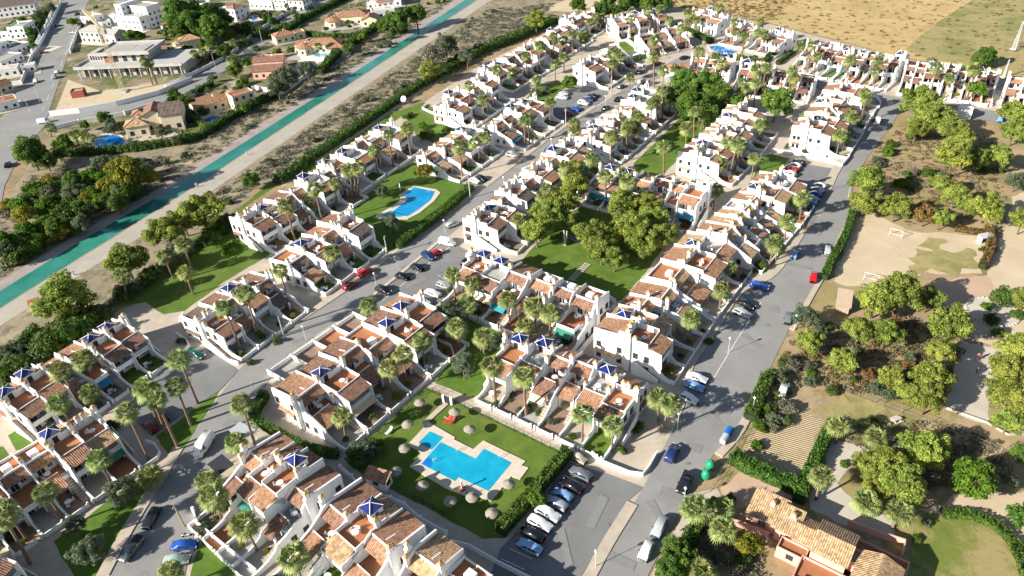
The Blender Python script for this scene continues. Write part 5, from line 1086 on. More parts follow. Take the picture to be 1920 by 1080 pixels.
OTHER = [('brown', 1735, 402, 24), ('brown', 1680, 607, 16), ('brown', 1628, 700, 14), ('olive', 1512, 592, 28), ('olive', 225, 922, 32), ('olive', 140, 985, 24), ('olive', 165, 1030, 34), ('olive', 835, 592, 30), ('olive', 868, 684, 27), ('olive', 820, 615, 22), ('olive', 920, 640, 22), ('olive', 733, 418, 20), ('olive', 535, 148, 30), ('olive', 520, 165, 22), ('olive', 335, 468, 26), ('olive', 715, 358, 14), ('lime', 437, 468, 20), ('lime', 1825, 897, 40), ('lime', 1830, 168, 20), ('lime', 1068, 156, 16), ('lime', 245, 66, 13), ('lime', 260, 68, 12), ('lime', 40, 385, 20), ('mimosa', 232, 325, 34), ('mimosa', 205, 350, 22), ('mimosa', 275, 335, 22), ('mimosa', 15, 385, 16), ('mimosa', 1402, 1022, 28), ('mimosa', 796, 321, 18), ('pinedark', 55, 282, 32), ('pinedark', 85, 300, 22), ('pinedark', 130, 620, 26), ('lime', 120, 262, 14), ('pinedark', 440, 130, 16), ('pinedark', 420, 95, 14), ('olive', 575, 130, 20), ('olive', 210, 240, 12), ('olive', 302, 250, 12), ('pinedark', 195, 220, 14), ('olive', 1905, 340, 20), ('olive', 1890, 900, 18), ('olive', 1665, 740, 14), ('olive', 835, 85, 26), ('grey', 810, 102, 24), ('olive', 875, 105, 18), ('pinedark', 470, 338, 17), ('lime', 1010, 880 - 480, 10), ('olive', 770, 640, 16), ('lime', 1340, 945, 14), ('lime', 1008, 936, 18), ('mimosa', 995, 935, 12)]
for kd, x, y, r_ in OTHER: tree(kd, (x, y), r_, None)
# --- round shrubs
SH = '''212,690,10 210,800,15 430,950,16 388,618,9 383,990,14 1505,800,0 1560,733,12 1600,712,8 686,845,30 672,860,22 700,842,20 1090,618,8 1155,600,8 1430,498,12 1415,508,8 1395,520,9 1455,425,9 1310,950,14 1390,1050,16 1345,1045,14 1370,935,10 1640,790,8 1582,870,8 1738,980,11 1720,1010,9 1300,990,10 1880,560,22 1860,600,14 1850,575,10 1905,590,12 1870,625,12 520,640,9 1440,560,0 1060,640,10 1330,640,9 1620,425,0 1640,960,10 845,545,9 1300,505,8 1360,560,10 1405,480,8 1290,215,9 1275,285,9 1238,283,8 1250,270,7 1305,270,7 1285,262,8 793,237,10 800,255,14 838,245,10 760,220,7 770,215,6 980,200,10 1005,175,12 1025,170,10 340,640,9 620,270,0 255,275,12 215,237,14 230,300,10 300,270,9 450,170,10 455,155,12 545,270,0 420,180,10 340,205,14 355,215,14 330,190,16 360,180,16 380,210,12 620,215,0 1500,660,0 1540,620,14 1555,612,10 1490,690,10 1600,640,10 1470,760,12 1475,790,12 1440,770,16 1450,800,14 1425,800,14 1420,835,12 1475,735,10 1520,700,9 1605,660,10 1645,300,12 1670,270,10 1650,310,10 1665,285,12 1700,330,10 1845,470,9 1740,325,12 1710,255,12 1690,345,14 1880,320,9 1845,320,10 1800,470,0 470,680,8 448,660,9 755,640,9 1045,705,10 960,740,8 975,770,10 990,765,9 1150,660,8 1165,845,10 1120,790,8 1180,805,12 1195,800,14 1040,790,9 1010,775,8 930,760,9 1640,225,7 1560,280,6 1530,262,6 1500,270,9 1545,285,8 1510,285,7 1480,275,9'''
for q in SH.split():
    x, y, r_ = map(float, q.split(','))
    if r_: tree(rnd.choice(['bush', 'bush', 'bush', 'lime', 'olive']), (x, y), r_, None, 'shrub', name='shrub', trunk=False)
# scrub along the canal: individual bushes
rs = random.Random(5)
def scatter(poly, n, kinds, rr, tk=False):
    xs = [p[0] for p in poly]; ys = [p[1] for p in poly]; c = 0
    while c < n:
        x, y = rs.uniform(min(xs), max(xs)), rs.uniform(min(ys), max(ys)); ins = False; j = len(poly) - 1
        for i in range(len(poly)):
            if (poly[i][1] > y) != (poly[j][1] > y) and x < (poly[j][0] - poly[i][0]) * (y - poly[i][1]) / (poly[j][1] - poly[i][1]) + poly[i][0]: ins = not ins
            j = i
        if ins: c += 1; k = 1.35 - .9 * max(0, 600 - y) / 600; tree(rs.choice(kinds), (x, y), rs.uniform(*rr) * k, None, 'tree') if tk else tree(rs.choice(kinds), (x, y), rs.uniform(*rr) * k, None, 'shrub', name='shrub', trunk=False)
scatter([(0, 400), (60, 330), (190, 305), (300, 300), (285, 345), (190, 400), (0, 515)], 38, ['olive', 'grey', 'bush', 'olive', 'bush', 'mimosa', 'lime'], (12, 24))
scatter([(0, 390), (60, 330), (200, 300), (310, 300), (290, 345), (195, 400), (0, 515)], 30, ['lime', 'bush', 'pinedark', 'olive', 'mimosa'], (13, 22), True)
scatter([(300, 300), (420, 262), (640, 120), (640, 132), (450, 250), (330, 325)], 8, ['grey', 'olive', 'bush'], (6, 11))
scatter([(400, 365), (640, 200), (760, 120), (900, 20), (1040, 5), (1000, 50), (860, 110), (700, 205), (500, 330), (420, 390)], 20, ['grey', 'grey', 'grey', 'bush', 'olive'], (6, 13))
scatter([(130, 610), (300, 500), (420, 410), (440, 425), (330, 490), (250, 545), (160, 610)], 18, ['bush', 'olive', 'grey', 'bush'], (10, 18))
scatter([(0, 650), (100, 615), (200, 570), (210, 580), (110, 645), (0, 730)], 18, ['bush', 'bush', 'olive'], (16, 26))
scatter([(700, 90), (770, 20), (800, 5), (850, 0), (760, 55), (720, 95)], 14, ['bush', 'olive'], (8, 14))
scatter([(1440, 700), (1500, 650), (1540, 680), (1500, 760), (1450, 790)], 10, ['bush', 'olive', 'grey'], (9, 14))
scatter([(1620, 720), (1750, 590), (1850, 640), (1800, 640), (1740, 770)], 10, ['grey', 'olive', 'brown'], (6, 11))
scatter([(1680, 300), (1800, 310), (1840, 420), (1640, 390)], 10, ['olive', 'grey', 'bush'], (7, 12))
scatter([(1500, 20), (1750, 40), (1700, 85), (1560, 60)], 4, ['grey', 'bush'], (2.5, 5))
# low undergrowth nobody could count
def undergrowth(name, areas, mat, n, size):
    r = random.Random(name); v = []; f = []
    for poly in areas:
        P2 = [g(*q).xy for q in poly]; xs = [p.x for p in P2]; ys = [p.y for p in P2]; c = 0; tries = 0
        while c < n and tries < n * 30:
            tries += 1; x, y = r.uniform(min(xs), max(xs)), r.uniform(min(ys), max(ys)); ins = False; j = len(P2) - 1
            for i in range(len(P2)):
                if (P2[i].y > y) != (P2[j].y > y) and x < (P2[j].x - P2[i].x) * (y - P2[i].y) / (P2[j].y - P2[i].y) + P2[i].x: ins = not ins
                j = i
            if not ins: continue
            c += 1; R = size * r.uniform(.4, 1.5)
            for _ in range(34):
                e = Vector((r.gauss(0, 1), r.gauss(0, 1), abs(r.gauss(0, .7)))).normalized(); p = Vector((x, y, 0)) + Vector((e.x * R, e.y * R, e.z * R * .6 + .05)) * r.uniform(.6, 1.1)
                d, X, Y = rot_frame(e + Vector((r.gauss(0, .6), r.gauss(0, .6), r.gauss(0, .6))), r); s = R * r.uniform(.16, .34); k = len(v)
                v.extend([tuple(p - X * s), tuple(p + Y * s * .55), tuple(p + X * s), tuple(p - Y * s * .55)]); f.append((k, k + 1, k + 2, k + 3))
    me = bpy.data.meshes.new(name); me.from_pydata(v, [], f); me.materials.append(P[mat]); o = link(name, me); tag(o, kind='stuff')
SC1 = [(400, 366), (640, 200), (760, 122), (915, 18), (1040, 6), (1000, 48), (860, 112), (700, 208), (500, 333), (420, 392)]
SC2 = [(0, 400), (60, 330), (190, 305), (330, 290), (640, 112), (850, -4), (850, 2), (640, 140), (290, 360), (190, 405), (0, 520)]
undergrowth('grey_undergrowth', [SC1, SC1, SC2], 'grey', 620, 1.0)
undergrowth('green_undergrowth', [SC1, SC2, [(130, 612), (300, 500), (425, 410), (440, 425), (330, 490), (250, 545), (160, 610)], [(0, 655), (100, 615), (200, 572), (210, 585), (110, 650), (0, 735)]], 'olive', 260, .9)
undergrowth('dry_weeds', [[(1270, 14), (1440, 42), (1560, 72), (1670, 100), (1850, 140), (1940, 160), (1940, 0), (1270, 0)], [(1600, 330), (1690, 240), (1860, 280), (1880, 400), (1700, 420)], [(1480, 640), (1700, 590), (1800, 660), (1760, 760), (1560, 730)], [(1200, 0), (1270, 12), (1350, 24), (1440, 42), (1500, 0)]], 'brownweed', 330, .7)
undergrowth('park_scrub', [[(1600, 330), (1690, 240), (1880, 260), (1890, 420), (1700, 425)], [(1440, 720), (1500, 620), (1700, 590), (1800, 640), (1760, 760), (1560, 730)], [(1560, 800), (1750, 790), (1880, 830), (1900, 900), (1720, 930), (1620, 850)], [(1230, 1080), (1300, 980), (1420, 1010), (1440, 1100)]], 'grey', 190, .75)
undergrowth('park_grass_clumps', [[(1600, 330), (1690, 240), (1880, 260), (1890, 420), (1700, 425)], [(1440, 720), (1500, 620), (1700, 590), (1800, 640), (1760, 760), (1560, 730)], [(1560, 800), (1750, 790), (1880, 830), (1900, 900), (1720, 930), (1620, 850)]], 'brownweed', 420, .5)
undergrowth('villa_garden_greenery', [[(200, 285), (380, 262), (450, 222), (470, 170), (400, 160), (340, 195), (240, 225)], [(400, 60), (560, 60), (520, 20), (440, 20)], [(600, 60), (740, 10), (700, 0), (620, 20)], [(0, 130), (60, 110), (90, 40), (40, 20), (0, 60)]], 'bush', 150, 1.1)
# small garden plants, one or two to a plot
for b in BLOCKS:
    for i in range(len(b['pat'])):
        for _ in range(rs.choice([0, 1, 1, 2])):
            if b['far'] and rs.random() < .55: continue
            p = b['a'] + b['u'] * (b['w'] * (i + rs.uniform(.15, .62))) + b['n'] * rs.uniform(.9, b['G'] - 1.2); R = rs.uniform(.45, 1.05)
            kd = rs.choice(['bush', 'bush', 'lime', 'olive', 'mimosa']); lst = TREES[kd]; TC[kd] = TC.get(kd, 0) + 1
            root = tag(empty('garden_shrub', (p.x, p.y, 0), rs.uniform(0, 6)), None, 'shrub'); link('crown', lst[TC[kd] % len(lst)][0], root, (0, 0, R * .75), 0, (R, R, R * rs.uniform(.9, 1.3))); PLANTS.append((root, 'garden_shrub', p.copy(), R))
# --- hedges
def hedge(px, wd, h, label, dens=30, mat='hedge', size=.30):
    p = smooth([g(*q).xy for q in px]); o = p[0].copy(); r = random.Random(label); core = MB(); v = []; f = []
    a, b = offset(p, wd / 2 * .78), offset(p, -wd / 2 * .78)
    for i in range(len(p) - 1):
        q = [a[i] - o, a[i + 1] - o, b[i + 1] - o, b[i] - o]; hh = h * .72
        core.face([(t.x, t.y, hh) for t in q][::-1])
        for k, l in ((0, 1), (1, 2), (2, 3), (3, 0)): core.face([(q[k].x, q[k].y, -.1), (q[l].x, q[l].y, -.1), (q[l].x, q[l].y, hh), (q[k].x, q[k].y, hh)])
        t = p[i + 1] - p[i]; L = t.length; t.normalize(); n = Vector((-t.y, t.x)); N = int(L * (2 * h + wd) * dens)
        for _ in range(N):
            s = r.uniform(0, L); w_ = r.uniform(-h, h + wd); wob = 1 + (.13 if size > .35 else .05) * math.sin((s + i * 3.1) * .8) + (.10 if size > .35 else .04) * math.sin((s + i) * 2.3 + 1); bump = wob + r.uniform(-.1, .08)
            if w_ < 0: c = p[i] - o + t * s - n * wd / 2 * bump; z = (h + w_) * wob; nn = Vector((-n.x, -n.y, .2))
            elif w_ > wd: c = p[i] - o + t * s + n * wd / 2 * bump; z = (h - (w_ - wd)) * wob; nn = Vector((n.x, n.y, .2))
            else: c = p[i] - o + t * s + n * (w_ - wd / 2); z = h * bump; nn = Vector((0, 0, 1))
            nn = nn + Vector((r.gauss(0, .5), r.gauss(0, .5), r.gauss(0, .5))); nn, x, y = rot_frame(nn, r); sz = size * r.uniform(.5, 1.2); c3 = Vector((c.x, c.y, max(.05, z)))
            k = len(v); v.extend([tuple(c3 - x * sz), tuple(c3 + y * sz * .55), tuple(c3 + x * sz), tuple(c3 - y * sz * .55)]); f.append((k, k + 1, k + 2, k + 3))
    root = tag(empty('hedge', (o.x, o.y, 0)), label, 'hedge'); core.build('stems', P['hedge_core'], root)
    me = bpy.data.meshes.new('foliage'); me.from_pydata(v, [], f); me.materials.append(P[mat]); link('foliage', me, root)
hedge([(1066, 852), (1040, 884), (1000, 932), (965, 972), (938, 1002)], 2.0, 2.3, 'tall clipped green hedge between the lower pool lawn and the parked cars', 34)
hedge([(884, 354), (850, 385), (800, 425), (745, 466)], 2.4, 2.0, 'clipped green hedge between the upper pool lawn and the street', 20)
hedge([(100, 294), (200, 288), (290, 278), (370, 262), (400, 245), (450, 215), (520, 180)], 2.6, 2.6, 'long dark green hedge behind the villas along the canal', 12, size=.4)
hedge([(395, 248), (372, 232), (345, 218), (318, 200)], 2.0, 2.2, 'dark hedge separating the cream villas from each other', 12, size=.4)
hedge([(600, 140), (640, 100), (690, 65), (740, 35)], 3, 3, 'dark green hedge below the octagonal villa along the canal', 9, size=.45)
hedge([(520, 75), (560, 45), (610, 18), (650, 0)], 3, 2.8, 'hedge along the curved villa street with parked cars', 9, size=.45)
hedge([(400, 160), (375, 172), (366, 178)], 1.8, 2.2, 'short hedge at the gate of the orange roofed villa', 10, size=.4)
hedge([(520, 345), (600, 290), (700, 222), (780, 168), (830, 142)], 3.2, 2.4, 'long rough hedge between canal scrub and the upper terraces', 9, 'hedge', .45)
hedge([(830, 140), (900, 100), (960, 78), (1040, 42)], 4.5, 3.2, 'tall dark hedge along the sandy track at the top', 7, 'hedge', .55)
hedge([(478, 790), (520, 815), (570, 840), (620, 855), (636, 856)], 1.5, 1.5, 'low clipped hedge beside the alley of the rear-patio terrace', 26)
hedge([(500, 745), (480, 775), (478, 788)], 1.8, 2.0, 'rounded dark hedge at the street corner of the rear-patio terrace', 26)
hedge([(1597, 402), (1590, 430), (1575, 465), (1555, 500), (1545, 525)], 1.7, 1.9, 'clipped hedge along the road side of the sandy pitch', 20)
hedge([(1850, 432), (1855, 470), (1840, 505)], 1.7, 2.0, 'brownish hedge at the far end of the sandy pitch', 18, 'brownleaf')
hedge([(1790, 432), (1825, 438), (1850, 440)], 1.4, 1.4, 'low dry brown hedge behind the pitch scoreboard', 18, 'brownleaf')
hedge([(1372, 862), (1400, 880), (1440, 898), (1490, 920), (1500, 925)], 2.3, 2.4, 'thick green hedge between ploughed plot and pink villa yard', 26)
hedge([(1560, 802), (1545, 830), (1525, 870), (1510, 905), (1495, 945)], 1.9, 2.3, 'straight green hedge along the driveway of the ploughed plot', 26)
hedge([(1437, 715), (1425, 745), (1405, 790)], 2.4, 2.2, 'rough green hedge beside the road above the recycling bins', 22)
hedge([(1765, 965), (1830, 972), (1880, 1000), (1910, 1045), (1925, 1090)], 1.6, 1.2, 'low hedge curving around the worn lawn at the bottom right', 24)
hedge([(1270, 52), (1310, 70), (1335, 82)], 2.4, 2.0, 'dark hedge above the small top pool', 8, size=.45)
hedge([(1335, 108), (1380, 112), (1420, 115)], 2.2, 1.8, 'dark hedge below the small top pool', 8, size=.45)
hedge([(1425, 128), (1440, 110), (1450, 100)], 1.8, 1.6, 'short dark hedge beside the long paved garden', 8, size=.45)
hedge([(1458, 122), (1475, 108), (1487, 100)], 1.6, 1.6, 'clipped dark strip of hedge in a long paved garden', 8, size=.45)
hedge([(1180, 75), (1205, 92), (1228, 108)], 2, 1.2, 'sloping hedge beside the white wall at the top lawn', 8, size=.45)
hedge([(60, 800), (85, 792), (120, 778)], 1.6, 1.4, 'rounded green hedge beside the tiny lawn at the left', 26)
hedge([(1240, 1075), (1290, 1020), (1310, 985)], 2.0, 2.0, 'dark roadside hedge at the bottom of the straight road', 22)

for q, h, lb in (([(300, 255), (330, 235), (360, 228)], 2.4, 'dark hedge beside the cream villa with brown gables'), ([(410, 60), (450, 62), (500, 70), (540, 52)], 3, 'dark hedge wall below the white villas at the top'), ([(395, 112), (430, 98), (470, 82)], 2.4, 'hedge along the villa street below the dark pines'), ([(560, 62), (600, 70), (640, 72), (690, 66)], 2.2, 'hedge between the octagonal villa and the furthest villa'), ([(86, 22), (70, 55), (60, 85)], 2.4, 'hedge behind the left wall of the far street'), ([(150, 50), (190, 58)], 2.0, 'hedge in front of the modern villa with slots'), ([(800, 152), (860, 118), (900, 105)], 2.6, 'rough hedge by the sandy track bend')):
    hedge(q, 2.2, h, lb, 8, size=.45)
for x, y, r_, kd in ((350, 92, 10, 'pinedark'), (395, 70, 14, 'pinedark'), (430, 66, 14, 'bush'), (455, 82, 12, 'bush'), (480, 92, 10, 'olive'), (520, 98, 9, 'pinedark'), (300, 85, 8, 'bush'), (135, 42, 9, 'lime'), (170, 44, 9, 'olive'), (95, 15, 11, 'olive'), (40, 40, 12, 'pinedark'), (55, 60, 10, 'pinedark'), (20, 55, 10, 'lime'), (70, 28, 10, 'olive'), (465, 115, 12, 'pinedark'), (485, 60, 12, 'bush'), (510, 40, 10, 'pinedark'), (560, 32, 9, 'bush'), (620, 88, 10, 'bush'), (655, 92, 12, 'bush'), (680, 70, 10, 'lime'), (720, 50, 14, 'pinedark'), (740, 62, 12, 'bush'), (545, 95, 8, 'bush'), (270, 205, 0, 'bush'), (330, 262, 10, 'olive'), (460, 202, 10, 'pinedark'), (110, 290, 14, 'pinedark'), (325, 175, 12, 'pinedark'), (345, 190, 12, 'bush'), (500, 30, 11, 'pinedark'), (460, 50, 11, 'pinedark'), (385, 20, 18, 'pinedark')):
    if r_: tree(kd, (x, y), r_, None)

scatter([(345, 195), (380, 150), (460, 110), (480, 165), (400, 165)], 8, ['pinedark', 'lime', 'olive'], (9, 14), True)
scatter([(250, 60), (420, 55), (460, 95), (400, 120), (300, 105)], 14, ['pinedark', 'lime', 'lime', 'lime'], (8, 13), True)
scatter([(440, 25), (560, 5), (540, 50), (470, 90)], 12, ['pinedark', 'lime', 'olive'], (8, 13), True)
scatter([(0, 20), (90, 0), (80, 70), (40, 130), (0, 90)], 14, ['pinedark', 'lime', 'olive', 'lime'], (8, 13), True)
scatter([(90, 250), (200, 225), (240, 240), (160, 262), (100, 285)], 8, ['lime', 'pinedark', 'olive'], (9, 14), True)
scatter([(560, 60), (690, 20), (720, 40), (600, 90)], 10, ['lime', 'pinedark', 'lime'], (8, 12), True)
scatter([(130, 20), (200, 10), (195, 50), (150, 60)], 6, ['lime', 'olive'], (8, 12), True)
# ================================================================== vehicles
PAINT = {'white': (.78, .78, .77), 'silver': (.42, .44, .46), 'grey': (.16, .17, .18), 'black': (.012, .012, .014), 'red': (.42, .012, .015), 'dark red': (.16, .012, .018), 'blue': (.02, .09, .38), 'dark blue': (.012, .03, .11), 'light blue': (.20, .36, .60), 'green': (.012, .08, .06), 'pale green': (.30, .38, .33), 'beige': (.52, .46, .36)}
PM = {k: mat_plain(k.replace(' ', '_') + '_car_paint', v, .22, .15 if k in ('silver', 'grey', 'blue') else 0, .03, spec=.5, coat=.7) for k, v in PAINT.items()}
def car_proto(kind):
    # stations along x (front at +x): (x, half width low, belt height, roof height or 0, roof half width)
    SP = {'hatchback': (4.0, .86, [(-2.0, .72, .62, 0), (-1.92, .80, .92, 0), (-1.75, .84, .95, 1.15), (-1.45, .86, .95, 1.44), (-.2, .87, .93, 1.50), (.45, .87, .93, 1.42), (1.15, .86, .94, 0), (1.75, .80, .80, 0), (1.98, .66, .60, 0)]),
          'saloon': (4.5, .88, [(-2.25, .74, .64, 0), (-2.15, .82, .96, 0), (-1.65, .86, .98, 0), (-.95, .88, .96, 1.40), (-.1, .89, .95, 1.45), (.55, .89, .94, 1.38), (1.25, .88, .94, 0), (1.95, .83, .80, 0), (2.22, .68, .58, 0)]),
          'estate': (4.6, .90, [(-2.3, .76, .66, 0), (-2.22, .84, .98, 0), (-2.08, .87, 1.0, 1.12), (-1.75, .89, .98, 1.46), (-.1, .90, .97, 1.52), (.55, .90, .96, 1.42), (1.3, .89, .97, 0), (2.0, .84, .84, 0), (2.27, .68, .62, 0)]),
          'suv': (4.6, .93, [(-2.3, .80, .75, 0), (-2.25, .88, 1.08, 0), (-2.1, .91, 1.12, 1.28), (-1.85, .92, 1.10, 1.64), (-.1, .93, 1.09, 1.70), (.6, .93, 1.08, 1.60), (1.2, .92, 1.08, 0), (2.05, .88, .98, 0), (2.28, .74, .72, 0)]),
          'pickup': (5.2, .92, [(-2.6, .86, .80, 0), (-2.55, .90, 1.08, 0), (-.85, .91, 1.08, 0), (-.62, .92, 1.08, 1.68), (.3, .92, 1.08, 1.74), (.85, .92, 1.08, 1.62), (1.5, .91, 1.10, 0), (2.35, .88, 1.0, 0), (2.58, .74, .74, 0)]),
          'van': (5.6, .99, [(-2.8, .92, .9, 0), (-2.76, .97, 1.25, 1.5), (-2.70, .98, 1.30, 2.28), (-.5, .99, 1.28, 2.42), (1.0, .99, 1.22, 2.38), (1.45, .99, 1.20, 2.15), (2.15, .96, 1.22, 0), (2.62, .90, 1.0, 0), (2.8, .74, .7, 0)])}
    L, W, st = SP[kind]; m = MB(); secs = []
    for x, hw, belt, roof in [(s[0], s[1], s[2], s[3]) for s in st]:
        rz = roof if roof else belt + .02; rw = hw * (.80 if roof and kind != 'van' else (.90 if roof else .62)); z0 = .28 if abs(x) < L * .47 else .36
        half = [(0, z0), (hw * .93, z0), (hw, z0 + .2), (hw, belt - .12), (hw * .96, belt), (rw if roof else hw * .80, rz - .06 if roof else belt + .015), (rw * .8, rz), (0, rz + (.02 if roof else .012))]
        secs.append([(x, -y, z) for y, z in half] + [(x, y, z) for y, z in half[-2:0:-1]])
    n = len(secs[0])
    for i in range(len(secs) - 1):
        for j in range(n): m.face([secs[i][j], secs[i][(j + 1) % n], secs[i + 1][(j + 1) % n], secs[i + 1][j]][::-1])
    m.face(secs[0]); m.face(secs[-1][::-1])
    root = bpy.data.objects.new('parked_car', None); C.objects.link(root)
    me = m.mesh('body', PM['white']); body = link('body', me, root)
    import bmesh
    bm = bmesh.new(); bm.from_mesh(me); bmesh.ops.remove_doubles(bm, verts=bm.verts, dist=.001); bmesh.ops.recalc_face_normals(bm, faces=bm.faces)
    bmesh.ops.bevel(bm, geom=[e for e in bm.edges if len(e.link_faces) == 2 and e.calc_face_angle(0) > .45], offset=.035, segments=2, affect='EDGES')
    for f in bm.faces: f.smooth = True
    bm.to_mesh(me); bm.free()
    # glass, laid 12 mm proud of the cabin
    rs_ = [i for i, s in enumerate(st) if s[3]]; f0, f1 = rs_[0], rs_[-1]
    def P3(i, k, s=1): x, y, z = secs[i][k]; return Vector((x, y * s, z))
    def lift(q, d): 
        nn = (q[1] - q[0]).cross(q[2] - q[0]).normalized()
        if nn.dot(d) < 0: nn = -nn; q = q[::-1]
        return [p + nn * .014 for p in q]
    def shrink(q, t=.08): c = sum(q, Vector()) / len(q); return [p.lerp(c, t) for p in q]
    ws = lift(shrink([P3(f1, 5), P3(f1, 5, -1), P3(f1 + 1, 4, -1) * 1, P3(f1 + 1, 4)], .07), Vector((1, 0, 1))); link('windscreen', MB().face(ws).mesh('windscreen', P['glass']), root)
    if kind != 'van':
        rw_ = lift(shrink([P3(f0 if kind != 'saloon' and kind != 'pickup' else f0, 5 if kind in ('saloon', 'pickup') else 4), P3(f0, 5 if kind in ('saloon', 'pickup') else 4, -1), P3(f0 - 1 if kind in ('saloon', 'pickup') else f0 + 1, 4 if kind in ('saloon', 'pickup') else 5, -1), P3(f0 - 1 if kind in ('saloon', 'pickup') else f0 + 1, 4 if kind in ('saloon', 'pickup') else 5)], .10), Vector((-1, 0, .6)))
        link('rear_window', MB().face(rw_).mesh('rear_window', P['glass']), root)
    for s in (1, -1):
        for i in range(f0, f1 + 1):
            if i == len(secs) - 1: continue
            if kind == 'van' and i < f1 - 1: continue
            a, b = i, i + 1
            q = [P3(a, 4, s), P3(b, 4, s), P3(b, 5, s) if st[b][3] else P3(b, 4, s), P3(a, 5, s)]
            if not st[b][3]: q = [P3(a, 4, s), P3(a, 4, s).lerp(P3(b, 4, s), .55), P3(a, 5, s).lerp(P3(b, 4, s), .12), P3(a, 5, s)]
            q = lift(shrink(q, .10), Vector((0, -s, 0.3))); link('side_window', MB().face(q).mesh('side_window', P['glass']), root)
    R = .33 if kind in ('hatchback', 'saloon', 'estate') else .38
    def wheel():
        m = MB(); n = 14
        prof = [(-.11, R * .72), (-.11, R * .95), (-.07, R), (.07, R), (.11, R * .95), (.11, R * .72)]
        for (y0, r0), (y1, r1) in zip(prof, prof[1:]):
            for j in range(n):
                a, b = 6.2832 * j / n, 6.2832 * (j + 1) / n; m.face([(r0 * math.cos(a), y0, r0 * math.sin(a)), (r0 * math.cos(b), y0, r0 * math.sin(b)), (r1 * math.cos(b), y1, r1 * math.sin(b)), (r1 * math.cos(a), y1, r1 * math.sin(a))])
        return m.mesh('tyre', P['tyre'])
    def rim():
        m = MB(); n = 10
        for y in (-.10, .10):
            c = (0, y * 1.08, 0)
            for j in range(n): a, b = 6.2832 * j / n, 6.2832 * (j + .62) / n; m.face([c, (R * .74 * math.cos(a), y, R * .74 * math.sin(a)), (R * .74 * math.cos(b), y, R * .74 * math.sin(b))])
        return m.mesh('rim', P['rim'])
    wm, rm = wheel(), rim()
    for sx in (-L * .30, L * .31):
        for sy in (-1, 1): link('rim', rm, link('wheel', wm, root, (sx, sy * (W - .10), R)))
    for sy in (-1, 1):
        hl = MB(); hl.box(L / 2 - .24, L / 2 - .08, -.17, .17, .60, .74) if kind in ('hatchback', 'saloon', 'estate') else hl.box(L / 2 - .24, L / 2 - .06, -.17, .17, .78, .94)
        link('headlight', hl.mesh('headlight', P['lamp']), root, (0, sy * (W * .66), 0))
        tl = MB(); tl.box(-L / 2 + .02, -L / 2 + .16, -.12, .12, .78, .98); link('tail_light', tl.mesh('tail_light', P['taillight']), root, (0, sy * W * .78, 0))
        mr = MB(); mr.box(-.09, .09, -.10, .10, 0, .14); link('mirror', mr.mesh('mirror', P['blackmetal']), root, (L * .17, sy * (W + .07), .95 if kind in ('hatchback', 'saloon', 'estate') else 1.1))
    if kind == 'pickup': link('load_bed_cover', MB().box(-2.5, -.95, -.78, .78, 1.101, 1.16).mesh('load_bed_cover', P['blackmetal']), root)
    return root
PROTO = {}
def car(c, front, kind, colour, place, lab=None, name=None):
    # c: where the middle of the car stands in the picture; front: a picture point ahead of it
    if kind not in PROTO: PROTO[kind] = car_proto(kind); o = PROTO[kind]; 
    src = PROTO[kind]
    o = src if 'used' not in src else copy_tree(src)
    src['used'] = 1
    p = g(*c); d = g(*front) - p; o.location = (p.x, p.y, ROADZ + .01); o.rotation_euler = (0, 0, math.atan2(d.y, d.x)); o.name = name or ('delivery_van' if kind == 'van' else 'pickup_truck' if kind == 'pickup' else 'parked_car')
    for ch in o.children:
        if ch.name.split('.')[0] == 'body': ch.material_slots[0].link = 'OBJECT'; ch.material_slots[0].material = PM[colour]
    CARS.append((o, c, kind, colour, place, lab)); return o
CARS = []
car((385, 841), (370, 864), 'van', 'white', 'driving on the inner street', 'white delivery van driving down the inner street past the striped porches')
car((287, 976), (273, 999), 'estate', 'black', '', 'black estate car driving on the inner street beside the olive trees')
car((249, 1034), (231, 1056), 'pickup', 'grey', '', 'dark grey pickup truck with a covered bed near the bottom left')
car((349, 1027), (375, 1025), 'saloon', 'blue', '', 'bright blue car parked beside the white scooter')
car((334, 1054), (360, 1052), 'saloon', 'pale green', '', 'pale green car parked beside the bright blue car')
car((371, 669), (384, 675), 'suv', 'green', '', 'dark green off-road car parked in the lower cul-de-sac')
car((284, 806), (296, 816), 'hatchback', 'dark red', '', 'dark red car in the shade below the leaning palms')
car((306, 786), (316, 796), 'hatchback', 'black', '', 'black car in deep shade beside the leaning palms')
car((686, 515), (698, 507), 'suv', 'red', '', 'red car parked at the kerb, upper one of the pair')
car((658, 539), (672, 530), 'suv', 'dark red', '', 'dark red car parked at the kerb, lower one of the pair')
LC = 'in the central car park'
car((820, 478), (834, 473), 'hatchback', 'red', LC); car((804, 485), (819, 493), 'suv', 'dark blue', LC); car((839, 459), (853, 462), 'van', 'white', '', 'white panel van parked at the corner of the central car park').scale = (.85, .9, .85)
car((783, 506), (796, 511), 'hatchback', 'black', LC); car((755, 523), (767, 527), 'hatchback', 'black', LC); car((720, 549), (735, 555), 'suv', 'black', LC)
car((886, 480), (895, 474), 'hatchback', 'white', LC); car((876, 494), (884, 487), 'hatchback', 'black', LC)
car((836, 524), (850, 530), 'saloon', 'grey', LC); car((832, 539), (846, 544), 'hatchback', 'silver', LC); car((812, 554), (826, 559), 'saloon', 'white', LC)
car((793, 570), (808, 576), 'saloon', 'white', LC); car((782, 580), (797, 587), 'suv', 'dark blue', LC); car((763, 596), (777, 601), 'saloon', 'silver', LC)
PH = 'in the row beside the pool hedge'
